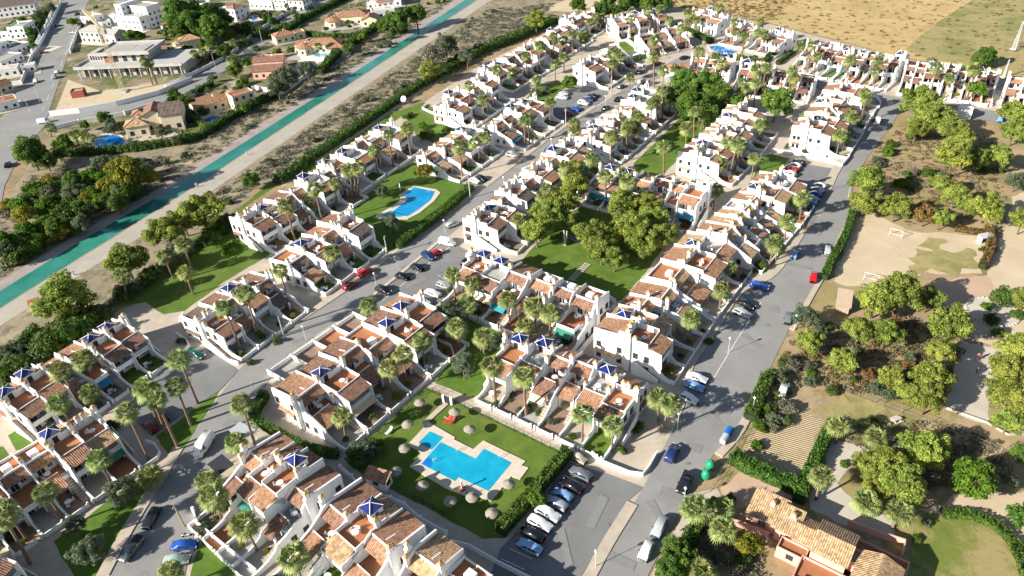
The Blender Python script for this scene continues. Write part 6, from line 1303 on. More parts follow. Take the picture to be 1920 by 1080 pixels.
for c, k, col in (((1088, 893), 'estate', 'grey'), ((1072, 916), 'saloon', 'black'), ((1055, 933), 'hatchback', 'light blue'), ((1042, 948), 'estate', 'silver'), ((1028, 968), 'suv', 'white'), ((1013, 986), 'estate', 'white'), ((999, 1006), 'saloon', 'black'), ((993, 1030), 'estate', 'light blue')):
    car(c, (c[0] - 34, c[1] - 18), k, col, PH)
for o, c, k, col, pl, lb in list(CARS):
    if pl == PH and col in ('white',): o.rotation_euler.z += math.pi
car((1260, 855), (1269, 838), 'suv', 'dark blue', '', 'dark blue car on the straight road beside the corner plot')
car((1283, 910), (1275, 928), 'pickup', 'black', '', 'black pickup parked beside the green bottle banks')
car((1236, 993), (1227, 1011), 'estate', 'silver', '', 'silver estate car parked at the straight road kerb near the bottom')
car((1211, 1038), (1203, 1054), 'hatchback', 'white', '', 'white small car parked nearest the bottom of the straight road')
SR = 'in the bay beside the roadside palms'
car((1306, 713), (1328, 720), 'saloon', 'white', SR); car((1301, 729), (1322, 737), 'saloon', 'light blue', SR); car((1292, 752), (1312, 762), 'hatchback', 'white', SR)
car((1398, 575), (1416, 582), 'saloon', 'black', '', 'black car parked on the straight road next to the silver one'); car((1392, 592), (1410, 600), 'estate', 'silver', '', 'silver estate parked on the straight road next to the black one')
car((1423, 541), (1441, 545), 'suv', 'blue', '', 'blue car parked alone on the straight road pavement side')
car((1490, 481), (1497, 469), 'hatchback', 'light blue', '', 'light blue car driving up the straight road')
car((1551, 475), (1552, 487), 'hatchback', 'silver', '', 'silver car coming down the straight road beside the hedge')
car((1525, 525), (1521, 540), 'hatchback', 'red', '', 'red car coming down the straight road beside the pitch hedge')
car((1477, 602), (1473, 616), 'hatchback', 'grey', '', 'dark grey car parked in the shade of the roadside bush')
UB = 'in the upper parking bays'
for c, k, col in (((1498, 307), 'hatchback', 'black'), ((1490, 314), 'hatchback', 'white'), ((1485, 321), 'hatchback', 'red'), ((1478, 330), 'suv', 'white'), ((1467, 343), 'saloon', 'blue')): car(c, (c[0] - 20, c[1] - 7), k, col, UB)
for k_, (c, k, col) in enumerate((((1536, 352), 'hatchback', 'white'), ((1531, 360), 'saloon', 'silver'), ((1526, 368), 'hatchback', 'blue'), ((1521, 376), 'saloon', 'light blue'), ((1515, 385), 'hatchback', 'blue'))): car(c, (c[0] - 20, c[1] - 7), k, col, UB)
car((1645, 231), (1648, 222), 'van', 'white', '', 'white van parked at the top of the straight road').scale = (.85, .9, .85)
car((1700, 182), (1712, 184), 'suv', 'white', '', 'white car parked at the top road junction'); car((1486, 139), (1498, 142), 'estate', 'silver', '', 'silver car parked on the top road by the long gardens'); car((1402, 120), (1412, 122), 'suv', 'white', '', 'white car parked below the small top pool')
car((1873, 228), (1873, 238), 'hatchback', 'light blue', '', 'light blue car on the far road near the white cabin'); car((1305, 108), (1318, 110), 'suv', 'grey', '', 'dark grey car parked on the bend behind the low row'); car((1283, 111), (1292, 108), 'saloon', 'black', '', 'black car parked on the bend below the hedge')
UC = 'in the small upper car park'
car((1058, 178), (1068, 180), 'saloon', 'silver', UC); car((1054, 186), (1066, 188), 'suv', 'white', UC); car((1112, 183), (1122, 186), 'hatchback', 'black', UC); car((1105, 189), (1115, 192), 'saloon', 'dark blue', UC); car((1094, 197), (1106, 200), 'suv', 'white', UC); car((1080, 208), (1091, 212), 'hatchback', 'blue', UC); car((1065, 217), (1074, 221), 'hatchback', 'dark red', UC)
US = 'on the upper main street'
car((1159, 189), (1167, 183), 'saloon', 'black', US); car((1136, 206), (1144, 201), 'hatchback', 'black', US); car((1107, 233), (1117, 226), 'hatchback', 'silver', US); car((1057, 266), (1067, 260), 'hatchback', 'black', US); car((1030, 284), (1040, 278), 'hatchback', 'dark blue', US); car((961, 294), (972, 296), 'suv', 'silver', US); car((1164, 165), (1172, 160), 'hatchback', 'grey', US); car((1200, 138), (1207, 133), 'hatchback', 'black', US); car((1203, 156), (1210, 152), 'suv', 'silver', US); car((1232, 122), (1242, 119), 'hatchback', 'dark red', US)
car((891, 343), (903, 348), 'hatchback', 'white', '', 'white car parked at the end of the upper pool hedge'); car((903, 338), (913, 342), 'hatchback', 'black', '', 'black car parked beside the white one at the upper hedge'); car((848, 425), (860, 420), 'hatchback', 'silver', '', 'silver car parked by the white corner wall across from the upper pool')
FS = 'on the far villa street'
car((68, 155), (64, 165), 'hatchback', 'white', FS); car((103, 147), (107, 138), 'suv', 'silver', FS); car((108, 138), (112, 130), 'hatchback', 'white', FS); car((80, 100), (83, 92), 'hatchback', 'dark red', FS); car((106, 50), (110, 42), 'suv', 'black', FS); car((84, 231), (98, 229), 'van', 'white', '', 'white van parked at the corner of the villa street').scale = (.85, .9, .85); car((16, 312), (20, 302), 'saloon', 'black', FS); car((140, 63), (147, 63), 'pickup', 'silver', FS)
car((495, 70), (502, 65), 'hatchback', 'black', '', 'black car parked on the curved villa street'); car((583, 16), (592, 11), 'suv', 'grey', '', 'dark car parked at the top of the curved villa street')
car((1468, 737), (1474, 722), 'estate', 'white', '', 'white car parked under the roadside trees in the park')
car((1087, 865), (1097, 871), 'hatchback', 'beige', '', 'small cream buggy-like car at the hedge end of the car park').scale = (.72, .85, 1.0)

# ================================================================== small things
def umbrella():
    root = bpy.data.objects.new('beach_umbrella', None); C.objects.link(root); m = MB(); n = 20; r = random.Random(3)
    rings = [(0, 2.75), (.35, 2.62), (.8, 2.42), (1.25, 2.20), (1.42, 2.02)]
    pts = [[((q * (1 + (r.uniform(-.05, .05) if q > 1.3 else 0))) * math.cos(6.2832 * j / n), q * math.sin(6.2832 * j / n), z + (r.uniform(-.07, .05) if q > 1.3 else 0)) for j in range(n)] for q, z in rings]
    for a, b in zip(pts, pts[1:]):
        for j in range(n): m.face([a[j], b[j], b[(j + 1) % n], a[(j + 1) % n]])
    for j in range(n): m.face([pts[-1][j], (pts[-1][j][0] * .9, pts[-1][j][1] * .9, 1.95), (pts[-1][(j + 1) % n][0] * .9, pts[-1][(j + 1) % n][1] * .9, 1.95), pts[-1][(j + 1) % n]])
    m.build('thatched_canopy', P['thatch'], root); MB().tube([(0, 0, -.05), (0, 0, 2.7)], [.05, .045], 8).build('pole', P['wood'], root)
    r2 = MB()
    for j in range(6): a = 6.2832 * j / 6; r2.tube([(0, 0, 2.55), (1.3 * math.cos(a), 1.3 * math.sin(a), 2.03)], [.02, .02], 4)
    r2.build('spokes', P['wood'], root); return root
U0 = umbrella()
UL = ['thatched parasol in the top corner of the lower pool lawn by the gate', 'thatched parasol shading the sunbathers on the lower pool lawn', 'thatched parasol standing alone between lower pool and upper fence', 'thatched parasol on the lawn left of the small children pool', 'thatched parasol beside the dark bush left of the pool steps', 'thatched parasol in full shade nearest the pump house', 'thatched parasol on sunlit grass below the pool steps', 'thatched parasol near the bottom corner of the pool deck', 'thatched parasol nearest the bottom end of the pool hedge', 'thatched parasol between the pool deck and the parked cars hedge', 'thatched parasol half in shade below the pool shower']
for i, q in enumerate(((598, 192), (855, 262), (968, 392), (510, 358), (484, 535), (422, 712), (618, 818), (990, 905), (1138, 1022), (1258, 808), (826, 935))):
    o = U0 if i == 0 else copy_tree(U0); p = g(640 + q[0] / 4, 720 + q[1] / 4); o.location = (p.x, p.y, ZS[0]); o.scale = (.84, .84, .86 + .02 * (i % 4)); o.rotation_euler = (.03 * (i % 3 - 1), .03 * (i % 2), i * .7); tag(o, UL[i], 'parasol', 'thatched parasols around the lower pool')
# street lamps
def lamp():
    root = bpy.data.objects.new('street_lamp', None); C.objects.link(root)
    MB().tube([(0, 0, -.05), (0, 0, .7), (0, 0, 3.9)], [.09, .06, .045], 8).build('pole', P['lightmetal'], root)
    m = MB(); m.tube([(0, 0, 3.85), (0, 0, 4.0), (0, 0, 4.2), (0, 0, 4.36), (0, 0, 4.42)], [.06, .22, .29, .22, .02], 12); m.build('globe', P['whiteplastic'], root, smooth=True); return root
L0 = lamp()
LAMPS = [((1365, 662), 'on the straight road beside the bay line'), ((1117, 1063), 'at the car park exit strip near the bottom'), ((1410, 775), 'on the park side above the recycling bins'), ((1488, 620), 'on the park side beside the roadside bush'), ((1270, 805), 'at the white wall below the roadside palm pair'), ((1503, 440), 'beside the golden palm wall of the straight road'), ((574, 638), 'on the inner street opposite the rear patios'), ((706, 538), 'by the kerb near the two red cars'), ((482, 745), 'at the hedge corner of the inner street'), ((945, 355), 'across the street from the upper pool hedge'), ((1034, 282), 'beside the blue awning terrace on the street'), ((1282, 945), 'beside the bottle banks on the road edge'), ((1590, 370), 'at the upper end of the pitch hedge'), ((1135, 200), 'beside the small upper car park strip'), ((835, 437), 'at the corner of the central car park')]
for i, (q, t) in enumerate(LAMPS):
    o = L0 if i == 0 else copy_tree(L0); p = g(*q); o.location = (p.x, p.y, .0); tag(o, 'white globe street lamp ' + t, 'street lamp', 'globe street lamps')
def arm_lamp():
    root = bpy.data.objects.new('street_lamp', None); C.objects.link(root)
    MB().tube([(0, 0, -.05), (0, 0, 6.2), (.3, 0, 6.8), (1.1, 0, 7.0)], [.10, .07, .06, .05], 8).build('pole', P['lightmetal'], root)
    m = MB(); m.box(1.0, 1.7, -.14, .14, 6.95, 7.1); m.build('lamp_head', P['metal'], root); return root
A0 = arm_lamp()
for i, (q, t) in enumerate((((404, 126), 'in front of the leaning villa palms'), ((492, 80), 'at the hedge of the curved villa street'), ((592, 12), 'at the top of the curved villa street'), ((79, 75), 'on the left side of the far street'), ((76, 193), 'near the white wall corner of the far street'), ((57, 210), 'opposite the corner van on the far street'), ((24, 285), 'beside the dark tree at the left edge'))):
    o = A0 if i == 0 else copy_tree(A0); p = g(*q); o.location = (p.x, p.y, 0); o.rotation_euler = (0, 0, i * 1.1); tag(o, 'tall curved-arm street lamp ' + t, 'street lamp', 'curved-arm street lamps')
# poles
def pole(base, top, label, mat='concrete', wires=True):
    p = g(*base); h = height_between(base, top); root = tag(empty('utility_pole', p, rnd.uniform(0, 3)), label, 'pole', 'utility poles')
    m = MB(); m.tube([(0, 0, -.05), (0, 0, h)], [.20, .12], 8); m.build('shaft', P[mat], root); m = MB(); m.box(-.75, .75, -.06, .06, h - .55, h - .42); m.build('crossarm', P['metal'], root)
    m = MB()
    for x in (-.65, 0, .65): m.tube([(x, 0, h - .42), (x, 0, h - .2)], [.05, .03], 6)
    m.build('insulators', P['whiteplastic'], root)
pole((727, 480), (722, 443), 'pale utility pole at the end of the upper pool hedge'); pole((882, 372), (877, 332), 'pale utility pole beside the upper pool hedge and parked cars'); pole((532, 628), (523, 588), 'pale utility pole at the wall of the round corner lawn terrace'); pole((346, 987), (329, 945), 'thick pale utility pole beside the street near the blue car', 'wood'); pole((1061, 237), (1061, 203), 'pale utility pole beside the small upper car park'); pole((1146, 180), (1146, 143), 'pale utility pole at the white upper street corner'); pole((1213, 118), (1214, 92), 'thin pole at the wall of the top lawn'); pole((1872, 196), (1876, 175), 'low pole beside the alley at the right end of the field terraces'); pole((510, 52), (505, 8), 'tall thin mast beside the curved villa street', 'metal')
def pylon(base, top, label):
    p = g(*base); h = height_between(base, top); root = tag(empty('pylon', p, .5), label, 'pylon', 'lattice pylons'); m = MB(); s0, s1 = h * .07, h * .018
    f = lambda t: s0 + (s1 - s0) * t
    for i, j in ((-1, -1), (1, -1), (1, 1), (-1, 1)): m.tube([(i * s0, j * s0, 0), (i * s1, j * s1, h)], [.09, .06], 4)
    n = 12; cs = ((-1, -1), (1, -1), (1, 1), (-1, 1))
    for k in range(n):
        a, b = k / n, (k + 1) / n
        for q in range(4): c, d = cs[q], cs[(q + 1) % 4]; m.tube([(c[0] * f(a), c[1] * f(a), a * h), (d[0] * f(b), d[1] * f(b), b * h)], [.05, .05], 3); m.tube([(d[0] * f(a), d[1] * f(a), a * h), (c[0] * f(b), c[1] * f(b), b * h)], [.05, .05], 3)
    m.build('lattice', P['lightmetal'], root); a_ = MB()
    for z in (h * .84, h * .93): a_.tube([(-h * .14, 0, z), (h * .14, 0, z)], [.10, .10], 4)
    a_.build('crossarms', P['lightmetal'], root); b_ = MB(); b_.box(-s0 - .5, s0 + .5, -s0 - .5, s0 + .5, -.05, .4); b_.build('base', P['concrete'], root)
pylon((1902, 92), (1915, 40), 'tall lattice pylon in the dry field at the right edge'); pylon((1882, 145), (1890, 112), 'shorter lattice pylon beside the dark tree in the field')
# goals
def goal(a, b, label):
    a, b = g(*a), g(*b); d = b - a; L = d.length; root = tag(empty('football_goal', a, math.atan2(d.y, d.x)), label, 'goal', 'goals on the sandy pitch'); m = MB()
    for x in (0, L): m.tube([(x, 0, -.05), (x, 0, 2.1)], [.06, .06], 6); m.tube([(x, 0, 2.1), (x, 1.1, 0.02)], [.04, .04], 5)
    m.tube([(0, 0, 2.1), (L, 0, 2.1)], [.06, .06], 6); m.tube([(0, 1.1, .03), (L, 1.1, .03)], [.04, .04], 5); m.build('frame', P['lightmetal'], root)
goal((1667, 441), (1690, 447), 'white goal frame at the far end of the sandy pitch'); goal((1619, 524), (1646, 531), 'white goal frame at the near end of the sandy pitch')
m = MB(); m.box(0, 3.2, -.8, .8, 0, 1.5); m.box(.1, 3.1, -.7, .7, 1.502, 1.56)
# team shelter by the pitch
p = g(1835, 455); root = tag(empty('pitch_shelter', p, .2), 'low grey players shelter at the corner of the sandy pitch', 'shelter'); MB().slab((-.2, -.9, 1.7), (3.6, -.9, 1.7), (3.6, .9, 2.1), (-.2, .9, 2.1), .07).build('roof', P['plastic_grey'], root); MB().box(0, 3.4, .7, .8, -.05, 2.0).box(0, .08, -.7, .698, -.05, 1.7).box(3.32, 3.4, -.7, .698, -.05, 1.7).build('side_wall', P['whiteplastic'], root); MB().box(.2, 3.2, .2, .6, .38, .45).box(.3, .4, .25, .55, 0, .38).box(3, 3.1, .25, .55, 0, .38).build('bench', P['wood'], root)
# bottle banks and bins
def igloo(q, label):
    p = g(*q); root = tag(empty('bottle_bank', (p.x, p.y, ZS[0]), rnd.uniform(0, 3)), label, 'bottle bank', 'green bottle banks'); m = MB(); m.tube([(0, 0, 0), (0, 0, .35), (0, 0, .9), (0, 0, 1.35), (0, 0, 1.65), (0, 0, 1.78)], [.78, .85, .84, .72, .45, .1], 16); m.build('body', P['plastic_green'], root, smooth=True)
    m = MB(); m.tube([(0, 0, 1.76), (0, 0, 1.9)], [.14, .12], 8); m.build('lifting_knob', P['metal'], root); m = MB(); m.tube([(.70, 0, 1.15), (.86, 0, 1.2)], [.16, .16], 10); m.build('opening', P['blackmetal'], root)
igloo((1323, 896), 'green igloo bottle bank, the one nearer the black pickup'); igloo((1331, 878), 'green igloo bottle bank, the one nearer the hedge')
def bin_(q, mat, label, rz):
    p = g(*q); root = tag(empty('waste_container', (p.x, p.y, ZS[0]), rz), label, 'container'); m = MB(); b = [(-.85, -.5), (.85, -.5), (.85, .5), (-.85, .5)]; t = [(x * 1.08, y * 1.12) for x, y in b]
    m.face([(x, y, .2) for x, y in b][::-1])
    for i in range(4): j = (i + 1) % 4; m.face([(*b[i], .2), (*b[j], .2), (*t[j], 1.15), (*t[i], 1.15)])
    m.build('body', P[mat], root); m = MB(); n = 8
    for k in range(n):
        a0, a1 = math.pi * k / n, math.pi * (k + 1) / n; y0, z0, y1, z1 = -.58 * math.cos(a0), 1.15 + .32 * math.sin(a0), -.58 * math.cos(a1), 1.15 + .32 * math.sin(a1)
        m.face([(-.95, y0, z0), (.95, y0, z0), (.95, y1, z1), (-.95, y1, z1)][::-1]); m.face([(-.95, y0, z0), (-.95, y1, z1), (-.95, 0, 1.15)]); m.face([(.95, y0, z0), (.95, 0, 1.15), (.95, y1, z1)])
    m.build('lid', P[mat], root)
    for x in (-.7, .7):
        for y in (-.4, .4): link('wheel', cached(('bw',), lambda: MB().tube([(-.04, 0, .1), (.04, 0, .1)], [.1, .1], 8).mesh('wheel', P['tyre'])), root, (x, y, 0))
bin_((1365, 816), 'plastic_blue', 'blue lidded recycling container at the roadside', .9); bin_((1357, 830), 'plastic_grey', 'grey lidded waste container beside the blue one', .9)
# cafe shelters and pergola by the inner street
def shelter(q, sz, mat, label, rz, h=2.5):
    p = g(*q); w_, d = sz; p = p - Vector((w_ / 2 * math.cos(rz) - d / 2 * math.sin(rz), w_ / 2 * math.sin(rz) + d / 2 * math.cos(rz), 0)); root = tag(empty('shelter', p, rz), label, 'shelter'); m = MB(); m.slab((-.2, -.2, h), (w_ + .2, -.2, h), (w_ + .2, d + .2, h + .25), (-.2, d + .2, h + .25), .07); m.build('roof', P[mat], root)
    for x in (0, w_):
        for y in (0, d): link('post', cached(('sp', h), lambda: MB().box(-.05, .05, -.05, .05, -.05, h - .1).mesh('post', P['whiteplastic'])), root, (x, y, 0))
    m = MB(); m.box(.02, w_ - .02, d - .03, d + .03, 0, 1.0); m.build('parapet', P['whiteplastic'], root)
shelter((461, 824), (2.4, 4.0), 'plastic_grey', 'pale roofed shelter beside the thin palm at the street edge', 1.0); shelter((421, 888), (2.8, 3.6), 'darkcloth', 'dark awning shelter beside the street below the white van', .85); shelter((1472, 356), (4.6, 5.0), 'awn_cream', 'beige slatted carport at the upper parking bays', .6); shelter((1187, 112), (4, 3.4), 'whiteplastic', 'white pergola frame at the top corner terrace', .6)
shelter((1258, 152), (6, 3.5), 'whiteplastic', 'white canopy in the garden of the little cottage', .3); shelter((1408, 143), (4, 3), 'plastic_grey', 'pale carport behind the terrace with tall palms', .3)
# scooter
p = g(352, 1007); root = tag(empty('scooter', (p.x, p.y, ZS[0]), .15), 'white motor scooter parked beside the blue car', 'scooter'); m = MB(); m.tube([(-.75, 0, .5), (-.4, 0, .72), (.0, 0, .42), (.45, 0, .45), (.6, 0, .95)], [.14, .19, .14, .13, .08], 8); m.build('body', P['whiteplastic'], root); MB().box(-.7, .05, -.14, .14, .76, .86).build('seat', P['darkcloth'], root); MB().tube([(.62, -.36, 1.02), (.58, 0, 1.0), (.62, .36, 1.02)], [.03] * 3, 6).build('handlebar', P['blackmetal'], root)
for x in (-.6, .68): MB().tube([(x, -.06, .25), (x, .06, .25)], [.25, .25], 14).build('wheel', P['tyre'], root)
# satellite dish on the grass
p = g(758, 195); root = tag(empty('satellite_dish', p, 0), 'large white satellite dish standing at the hedge of the small lawn', 'satellite dish'); o = link('dish', cached('dish', dish_mesh), root, (0, 0, 2.0), 0, (2.9, 2.9, 2.9)); o.rotation_euler = (math.radians(55), 0, -.3); MB().tube([(0, .3, -.05), (0, .1, 1.6)], [.12, .1], 8).build('pole', P['metal'], root)
# stone ring in the park, bench, park table, pool shower, picnic table, signs
p = g(1860, 585); root = tag(empty('stone_ring', p, 0), 'round stone bordered plant bed on the pink park path', 'plant bed'); m = MB(); n = 40
for k in range(n): a = 6.2832 * k / n; m.tube([(5.2 * math.cos(a), 5.2 * math.sin(a), 0), (5.2 * math.cos(a), 5.2 * math.sin(a), .35 + .1 * math.sin(k * 5))], [.42, .30], 6)
m.build('border', P['kerb'], root); MB().prism_z([(4.9 * math.cos(6.2832 * k / 24), 4.9 * math.sin(6.2832 * k / 24)) for k in range(24)], -.05, ZS[0] + .03).build('soil', P['gravel'], root)
p = g(640 + 908 / 4, 720 + 795 / 4); root = tag(empty('pool_shower', (p.x, p.y, ZS[0] + .1), .4), 'white poolside shower pillar with a red base on the pool deck', 'shower'); MB().box(-.14, .14, -.14, .14, .26, 2.1).build('pillar', P['white'], root); MB().box(-.5, .5, -.5, .5, 0, .25).build('base', P['terracotta'], root); MB().tube([(0, .14, 1.95), (0, .5, 2.0)], [.03, .05], 6).build('shower_head', P['lightmetal'], root)
def lounger(q, rz, label, mat='whiteplastic'):
    p = g(640 + q[0] / 4, 720 + q[1] / 4); root = tag(empty('sun_lounger', (p.x, p.y, ZS[0]), rz), label, 'sun lounger'); MB().box(-.9, .35, -.3, .3, .30, .36).build('seat', P[mat], root); o = MB().box(0, .75, -.3, .3, -.03, .03).build('backrest', P[mat], root, loc=(.35, 0, .34)); o.rotation_euler = (0, -.7, 0)
    for x in (-.75, .25):
        for y in (-.25, .25): link('leg', cached(('ll', mat), lambda: MB().box(-.03, .03, -.03, .03, 0, .30).mesh('leg', P[mat])), root, (x, y, 0))
    return root
lounger((360, 368), .9, 'white plastic sun lounger alone on the grass left of the pool'); lounger((800, 285), .8, 'orange sun lounger under the parasol with a sunbather', 'red'); lounger((828, 292), .8, 'red sun lounger at the parasol edge beside a sunbather', 'red')
def table_set(q, label, n=4):
    p = g(*q); return p
p = g(1680, 790); root = tag(empty('picnic_table', p, .3), 'pale picnic table with benches on the dry plot', 'picnic table'); MB().box(-.9, .9, -.4, .4, .70, .76).build('tabletop', P['kerb'], root)
for s in (-1, 1): MB().box(-.9, .9, s * .75 - .14, s * .75 + .14, .42, .47).build('bench', P['kerb'], root); MB().box(s * .6 - .05, s * .6 + .05, -.7, .7, 0, .42).box(s * .6 - .05, s * .6 + .05, -.3, .3, .421, .7).build('leg', P['kerb'], root)
p = g(1869, 868); root = tag(empty('climbing_frame', p, .6), 'wooden ladder climbing frame at the right of the plots', 'climbing frame'); m = MB()
for y in (0, .8): m.tube([(0, y, 0), (0, y, 2.4)], [.06, .06], 6); m.tube([(3.2, y, 0), (3.2, y, 2.4)], [.06, .06], 6); m.tube([(0, y, 2.4), (3.2, y, 2.4)], [.05, .05], 6)
m.build('frame', P['wood'], root); m = MB()
for k in range(9): m.tube([(k * .4, 0, 2.4), (k * .4, .8, 2.4)], [.03, .03], 5)
m.build('rungs', P['wood'], root)
p = g(1060, 440 + 20); root = tag(empty('tree_stump', p, 0), 'pale bare forked tree trunk left standing on the park lawn', 'tree stump'); m = MB(); m.tube([(0, 0, -.05), (-.1, 0, 1.6), (-.3, .1, 4.6)], [.42, .34, .24], 9); m.tube([(0, 0, 1.0), (.45, .1, 2.6), (.5, .1, 4.4)], [.3, .24, .18], 8); m.build('trunk', P['kerb'], root)
m = MB()
for k in range(9):
    for j in range(3): q = g(1062 + k * 4.5 + j * 3, 445 + k * 2.0 - j * 4).xy - g(1062, 445).xy; m.box(q.x - .28, q.x + .28, q.y - .28, q.y + .28, 0, .03)
tag(m.build('stepping_stones', P['kerb'], None, loc=g(1062, 445) + Vector((0, 0, ZS[0]))), kind='structure')
m = MB()
for k in range(10):
    for j in range(3): q = g(1068 + k * 3.2 + j * 4, 524 - k * 3.2 + j * 1.2).xy - g(1068, 524).xy; m.box(q.x - .28, q.x + .28, q.y - .28, q.y + .28, 0, .03)
tag(m.build('stepping_stones', P['kerb'], None, loc=g(1068, 524) + Vector((0, 0, ZS[0]))), kind='structure')
sheet('path', q4((600, 300), (655, 292), (805, 155), (770, 135)), P['pave']); sheet('path', [(952, 618), (800, 712), (806, 724), (905, 755), (893, 748), (820, 716), (960, 626)], P['pave']) if 0 else None
# folded parasol by the upper pool
p = g(751, 358); root = tag(empty('folded_parasol', (p.x, p.y, ZS[0]), 0), 'closed white parasol beside the upper pool', 'parasol'); MB().tube([(0, 0, .9), (0, 0, 1.2), (0, 0, 2.2), (0, 0, 2.6)], [.10, .20, .14, .02], 8).build('canopy', P['whiteplastic'], root); MB().tube([(0, 0, 0), (0, 0, .95)], [.03, .03], 6).build('pole', P['lightmetal'], root); MB().box(-.3, .3, -.3, .3, 0, .08).build('base', P['concrete'], root)
# plunge pool on a roof terrace, gate portal of the pool lawn
p = g(998, 325); root = tag(empty('plunge_pool', (p.x, p.y, 0), .55), 'raised turquoise plunge pool on a street-side terrace', 'plunge pool'); MB().box(-2.9, 2.9, -1.5, 1.5, -.05, 2.2).build('deck', P['white'], root); MB().box(-2.4, 2.4, -1.0, 1.0, 2.201, 2.23).build('water', P['pool'], root)
p = g(*q4((800, 150))[0]); root = tag(empty('gate', (p.x, p.y, ZS[0]), -.45), 'white pillared gate with dark doors at the corner of the pool lawn', 'gate')
for x in (-.9, .9): MB().box(x - .22, x + .22, -.22, .22, -.05, 2.1).build('pillar', P['white'], root)
MB().box(-.66, .66, -.04, .04, .1, 1.8).build('door', P['blackmetal'], root)
# --- people
def person(p, rz, label, shirt='bluecloth', legs='darkcloth', pose='walk', scale=1.0):
    h = 1.72
    V = {'pel': (0, 0, .92), 'ch': (0, .02, 1.22), 'nk': (0, .02, 1.46), 'hd': (0, .05, 1.62), 'tp': (0, .04, 1.74), 'sl': (-.19, .02, 1.40), 'el': (-.26, -.04, 1.14), 'hl': (-.25, .12, .92), 'sr': (.19, .02, 1.40), 'er': (.26, -.08, 1.14), 'hr': (.26, .02, .90), 'kl': (-.10, .16, .50), 'al': (-.10, .12, .08), 'tl': (-.10, .30, .04), 'kr': (.10, -.02, .50), 'ar': (.10, -.26, .10), 'tr': (.10, -.10, .04), 'll': (-.10, 0, .88), 'lr': (.10, 0, .88)}
    if pose == 'lie': V.update({'pel': (0, 0, .48), 'ch': (0, .30, .58), 'nk': (0, .50, .74), 'hd': (0, .64, .84), 'tp': (0, .74, .90), 'sl': (-.19, .46, .70), 'el': (-.28, .25, .50), 'hl': (-.22, .02, .48), 'sr': (.19, .46, .70), 'er': (.28, .25, .50), 'hr': (.22, .02, .48), 'll': (-.10, -.06, .46), 'lr': (.10, -.06, .46), 'kl': (-.11, -.46, .62), 'kr': (.11, -.48, .48), 'al': (-.11, -.84, .42), 'ar': (.11, -.92, .44), 'tl': (-.11, -.92, .54), 'tr': (.11, -.96, .56)})
    if pose == 'stand': V.update({'kl': (-.10, .03, .50), 'al': (-.10, 0, .08), 'tl': (-.11, .17, .04), 'kr': (.10, .03, .50), 'ar': (.10, 0, .08), 'tr': (.11, .17, .04)})
    RD = {'pel': .15, 'ch': .155, 'nk': .062, 'hd': .10, 'tp': .07, 'sl': .065, 'el': .045, 'hl': .038, 'sr': .065, 'er': .045, 'hr': .038, 'kl': .062, 'al': .045, 'tl': .035, 'kr': .062, 'ar': .045, 'tr': .035, 'll': .095, 'lr': .095}
    E = [('pel', 'ch'), ('ch', 'nk'), ('nk', 'hd'), ('hd', 'tp'), ('nk', 'sl'), ('sl', 'el'), ('el', 'hl'), ('nk', 'sr'), ('sr', 'er'), ('er', 'hr'), ('pel', 'll'), ('ll', 'kl'), ('kl', 'al'), ('al', 'tl'), ('pel', 'lr'), ('lr', 'kr'), ('kr', 'ar'), ('ar', 'tr')]
    ks = list(V); me = bpy.data.meshes.new('body'); me.from_pydata([V[k] for k in ks], [(ks.index(a), ks.index(b)) for a, b in E], [])
    me.materials.append(P['skin']); o = bpy.data.objects.new('person', me); C.objects.link(o); md = o.modifiers.new('skin', 'SKIN'); sv_ = me.skin_vertices[0].data
    for i, k in enumerate(ks): sv_[i].radius = (RD[k], RD[k] * (.75 if k in ('pel', 'ch') else 1))
    sv_[0].use_root = True; o.modifiers.new('sub', 'SUBSURF').levels = 1; o.modifiers['sub'].render_levels = 1
    o.location = p; o.rotation_euler = (0, 0, rz); tag(o, label, 'person')
    def wear(name, pts, rs_, mat): MB().tube([V[k] if isinstance(k, str) else k for k in pts], rs_, 10).build(name, P[mat], o)
    if pose != 'lie':
        wear('shirt', [(0, 0, .90), (0, .01, 1.05), 'ch', (0, .02, 1.40), (0, .02, 1.47)], [.185, .18, .205, .17, .08], shirt)
        for s in 'lr': wear('sleeve', ['s' + s, 'e' + s], [.085, .065], shirt); wear('trouser_leg', ['l' + s, 'k' + s, 'a' + s], [.125, .09, .065], legs)
    else: wear('swimsuit', [(0, -.06, .47), (0, .12, .50)], [.165, .165], legs)
    hd = Vector(V['hd']); tp = Vector(V['tp']); MB().tube([hd - (tp - hd) * .1 + Vector((0, -.045, 0)), tp + Vector((0, -.02, -.01)), tp + (tp - hd) * .25], [.108, .095, .03], 10).build('hair', P['hair'], o)
    return o
def at(px, py, z=None): q = g(px, py); return Vector((q.x, q.y, ZS[0] if z is None else z))
person(at(1805, 668), .4, 'person in dark clothes standing in the shaded part of the ball court', 'darkcloth', 'darkcloth', 'stand'); person(at(1832, 675), 2.6, 'person in a red top on the line of the ball court', 'red', 'bluecloth', 'stand'); person(at(1830, 702), 1.2, 'person in dark clothes at the near side of the ball court', 'bluecloth', 'darkcloth', 'walk'); person(at(1853, 704), 3.0, 'person in white on the sunlit part of the ball court', 'whiteplastic', 'darkcloth', 'stand'); person(at(1843, 638), .2, 'person in green walking up to the ball court', 'plastic_green', 'darkcloth', 'walk')
person(at(837, 42), -.6, 'person in dark clothes walking on the canal track', 'darkcloth', 'darkcloth', 'walk'); person(at(838, 788, ZS[0] + .0), .9, 'sunbather in red swimwear reclining beside the parasol', 'red', 'red', 'lie'); person(at(1420, 556), .8, 'person in a white shirt walking beside the blue car', 'whiteplastic', 'bluecloth', 'walk')
p = g(846, 27); 
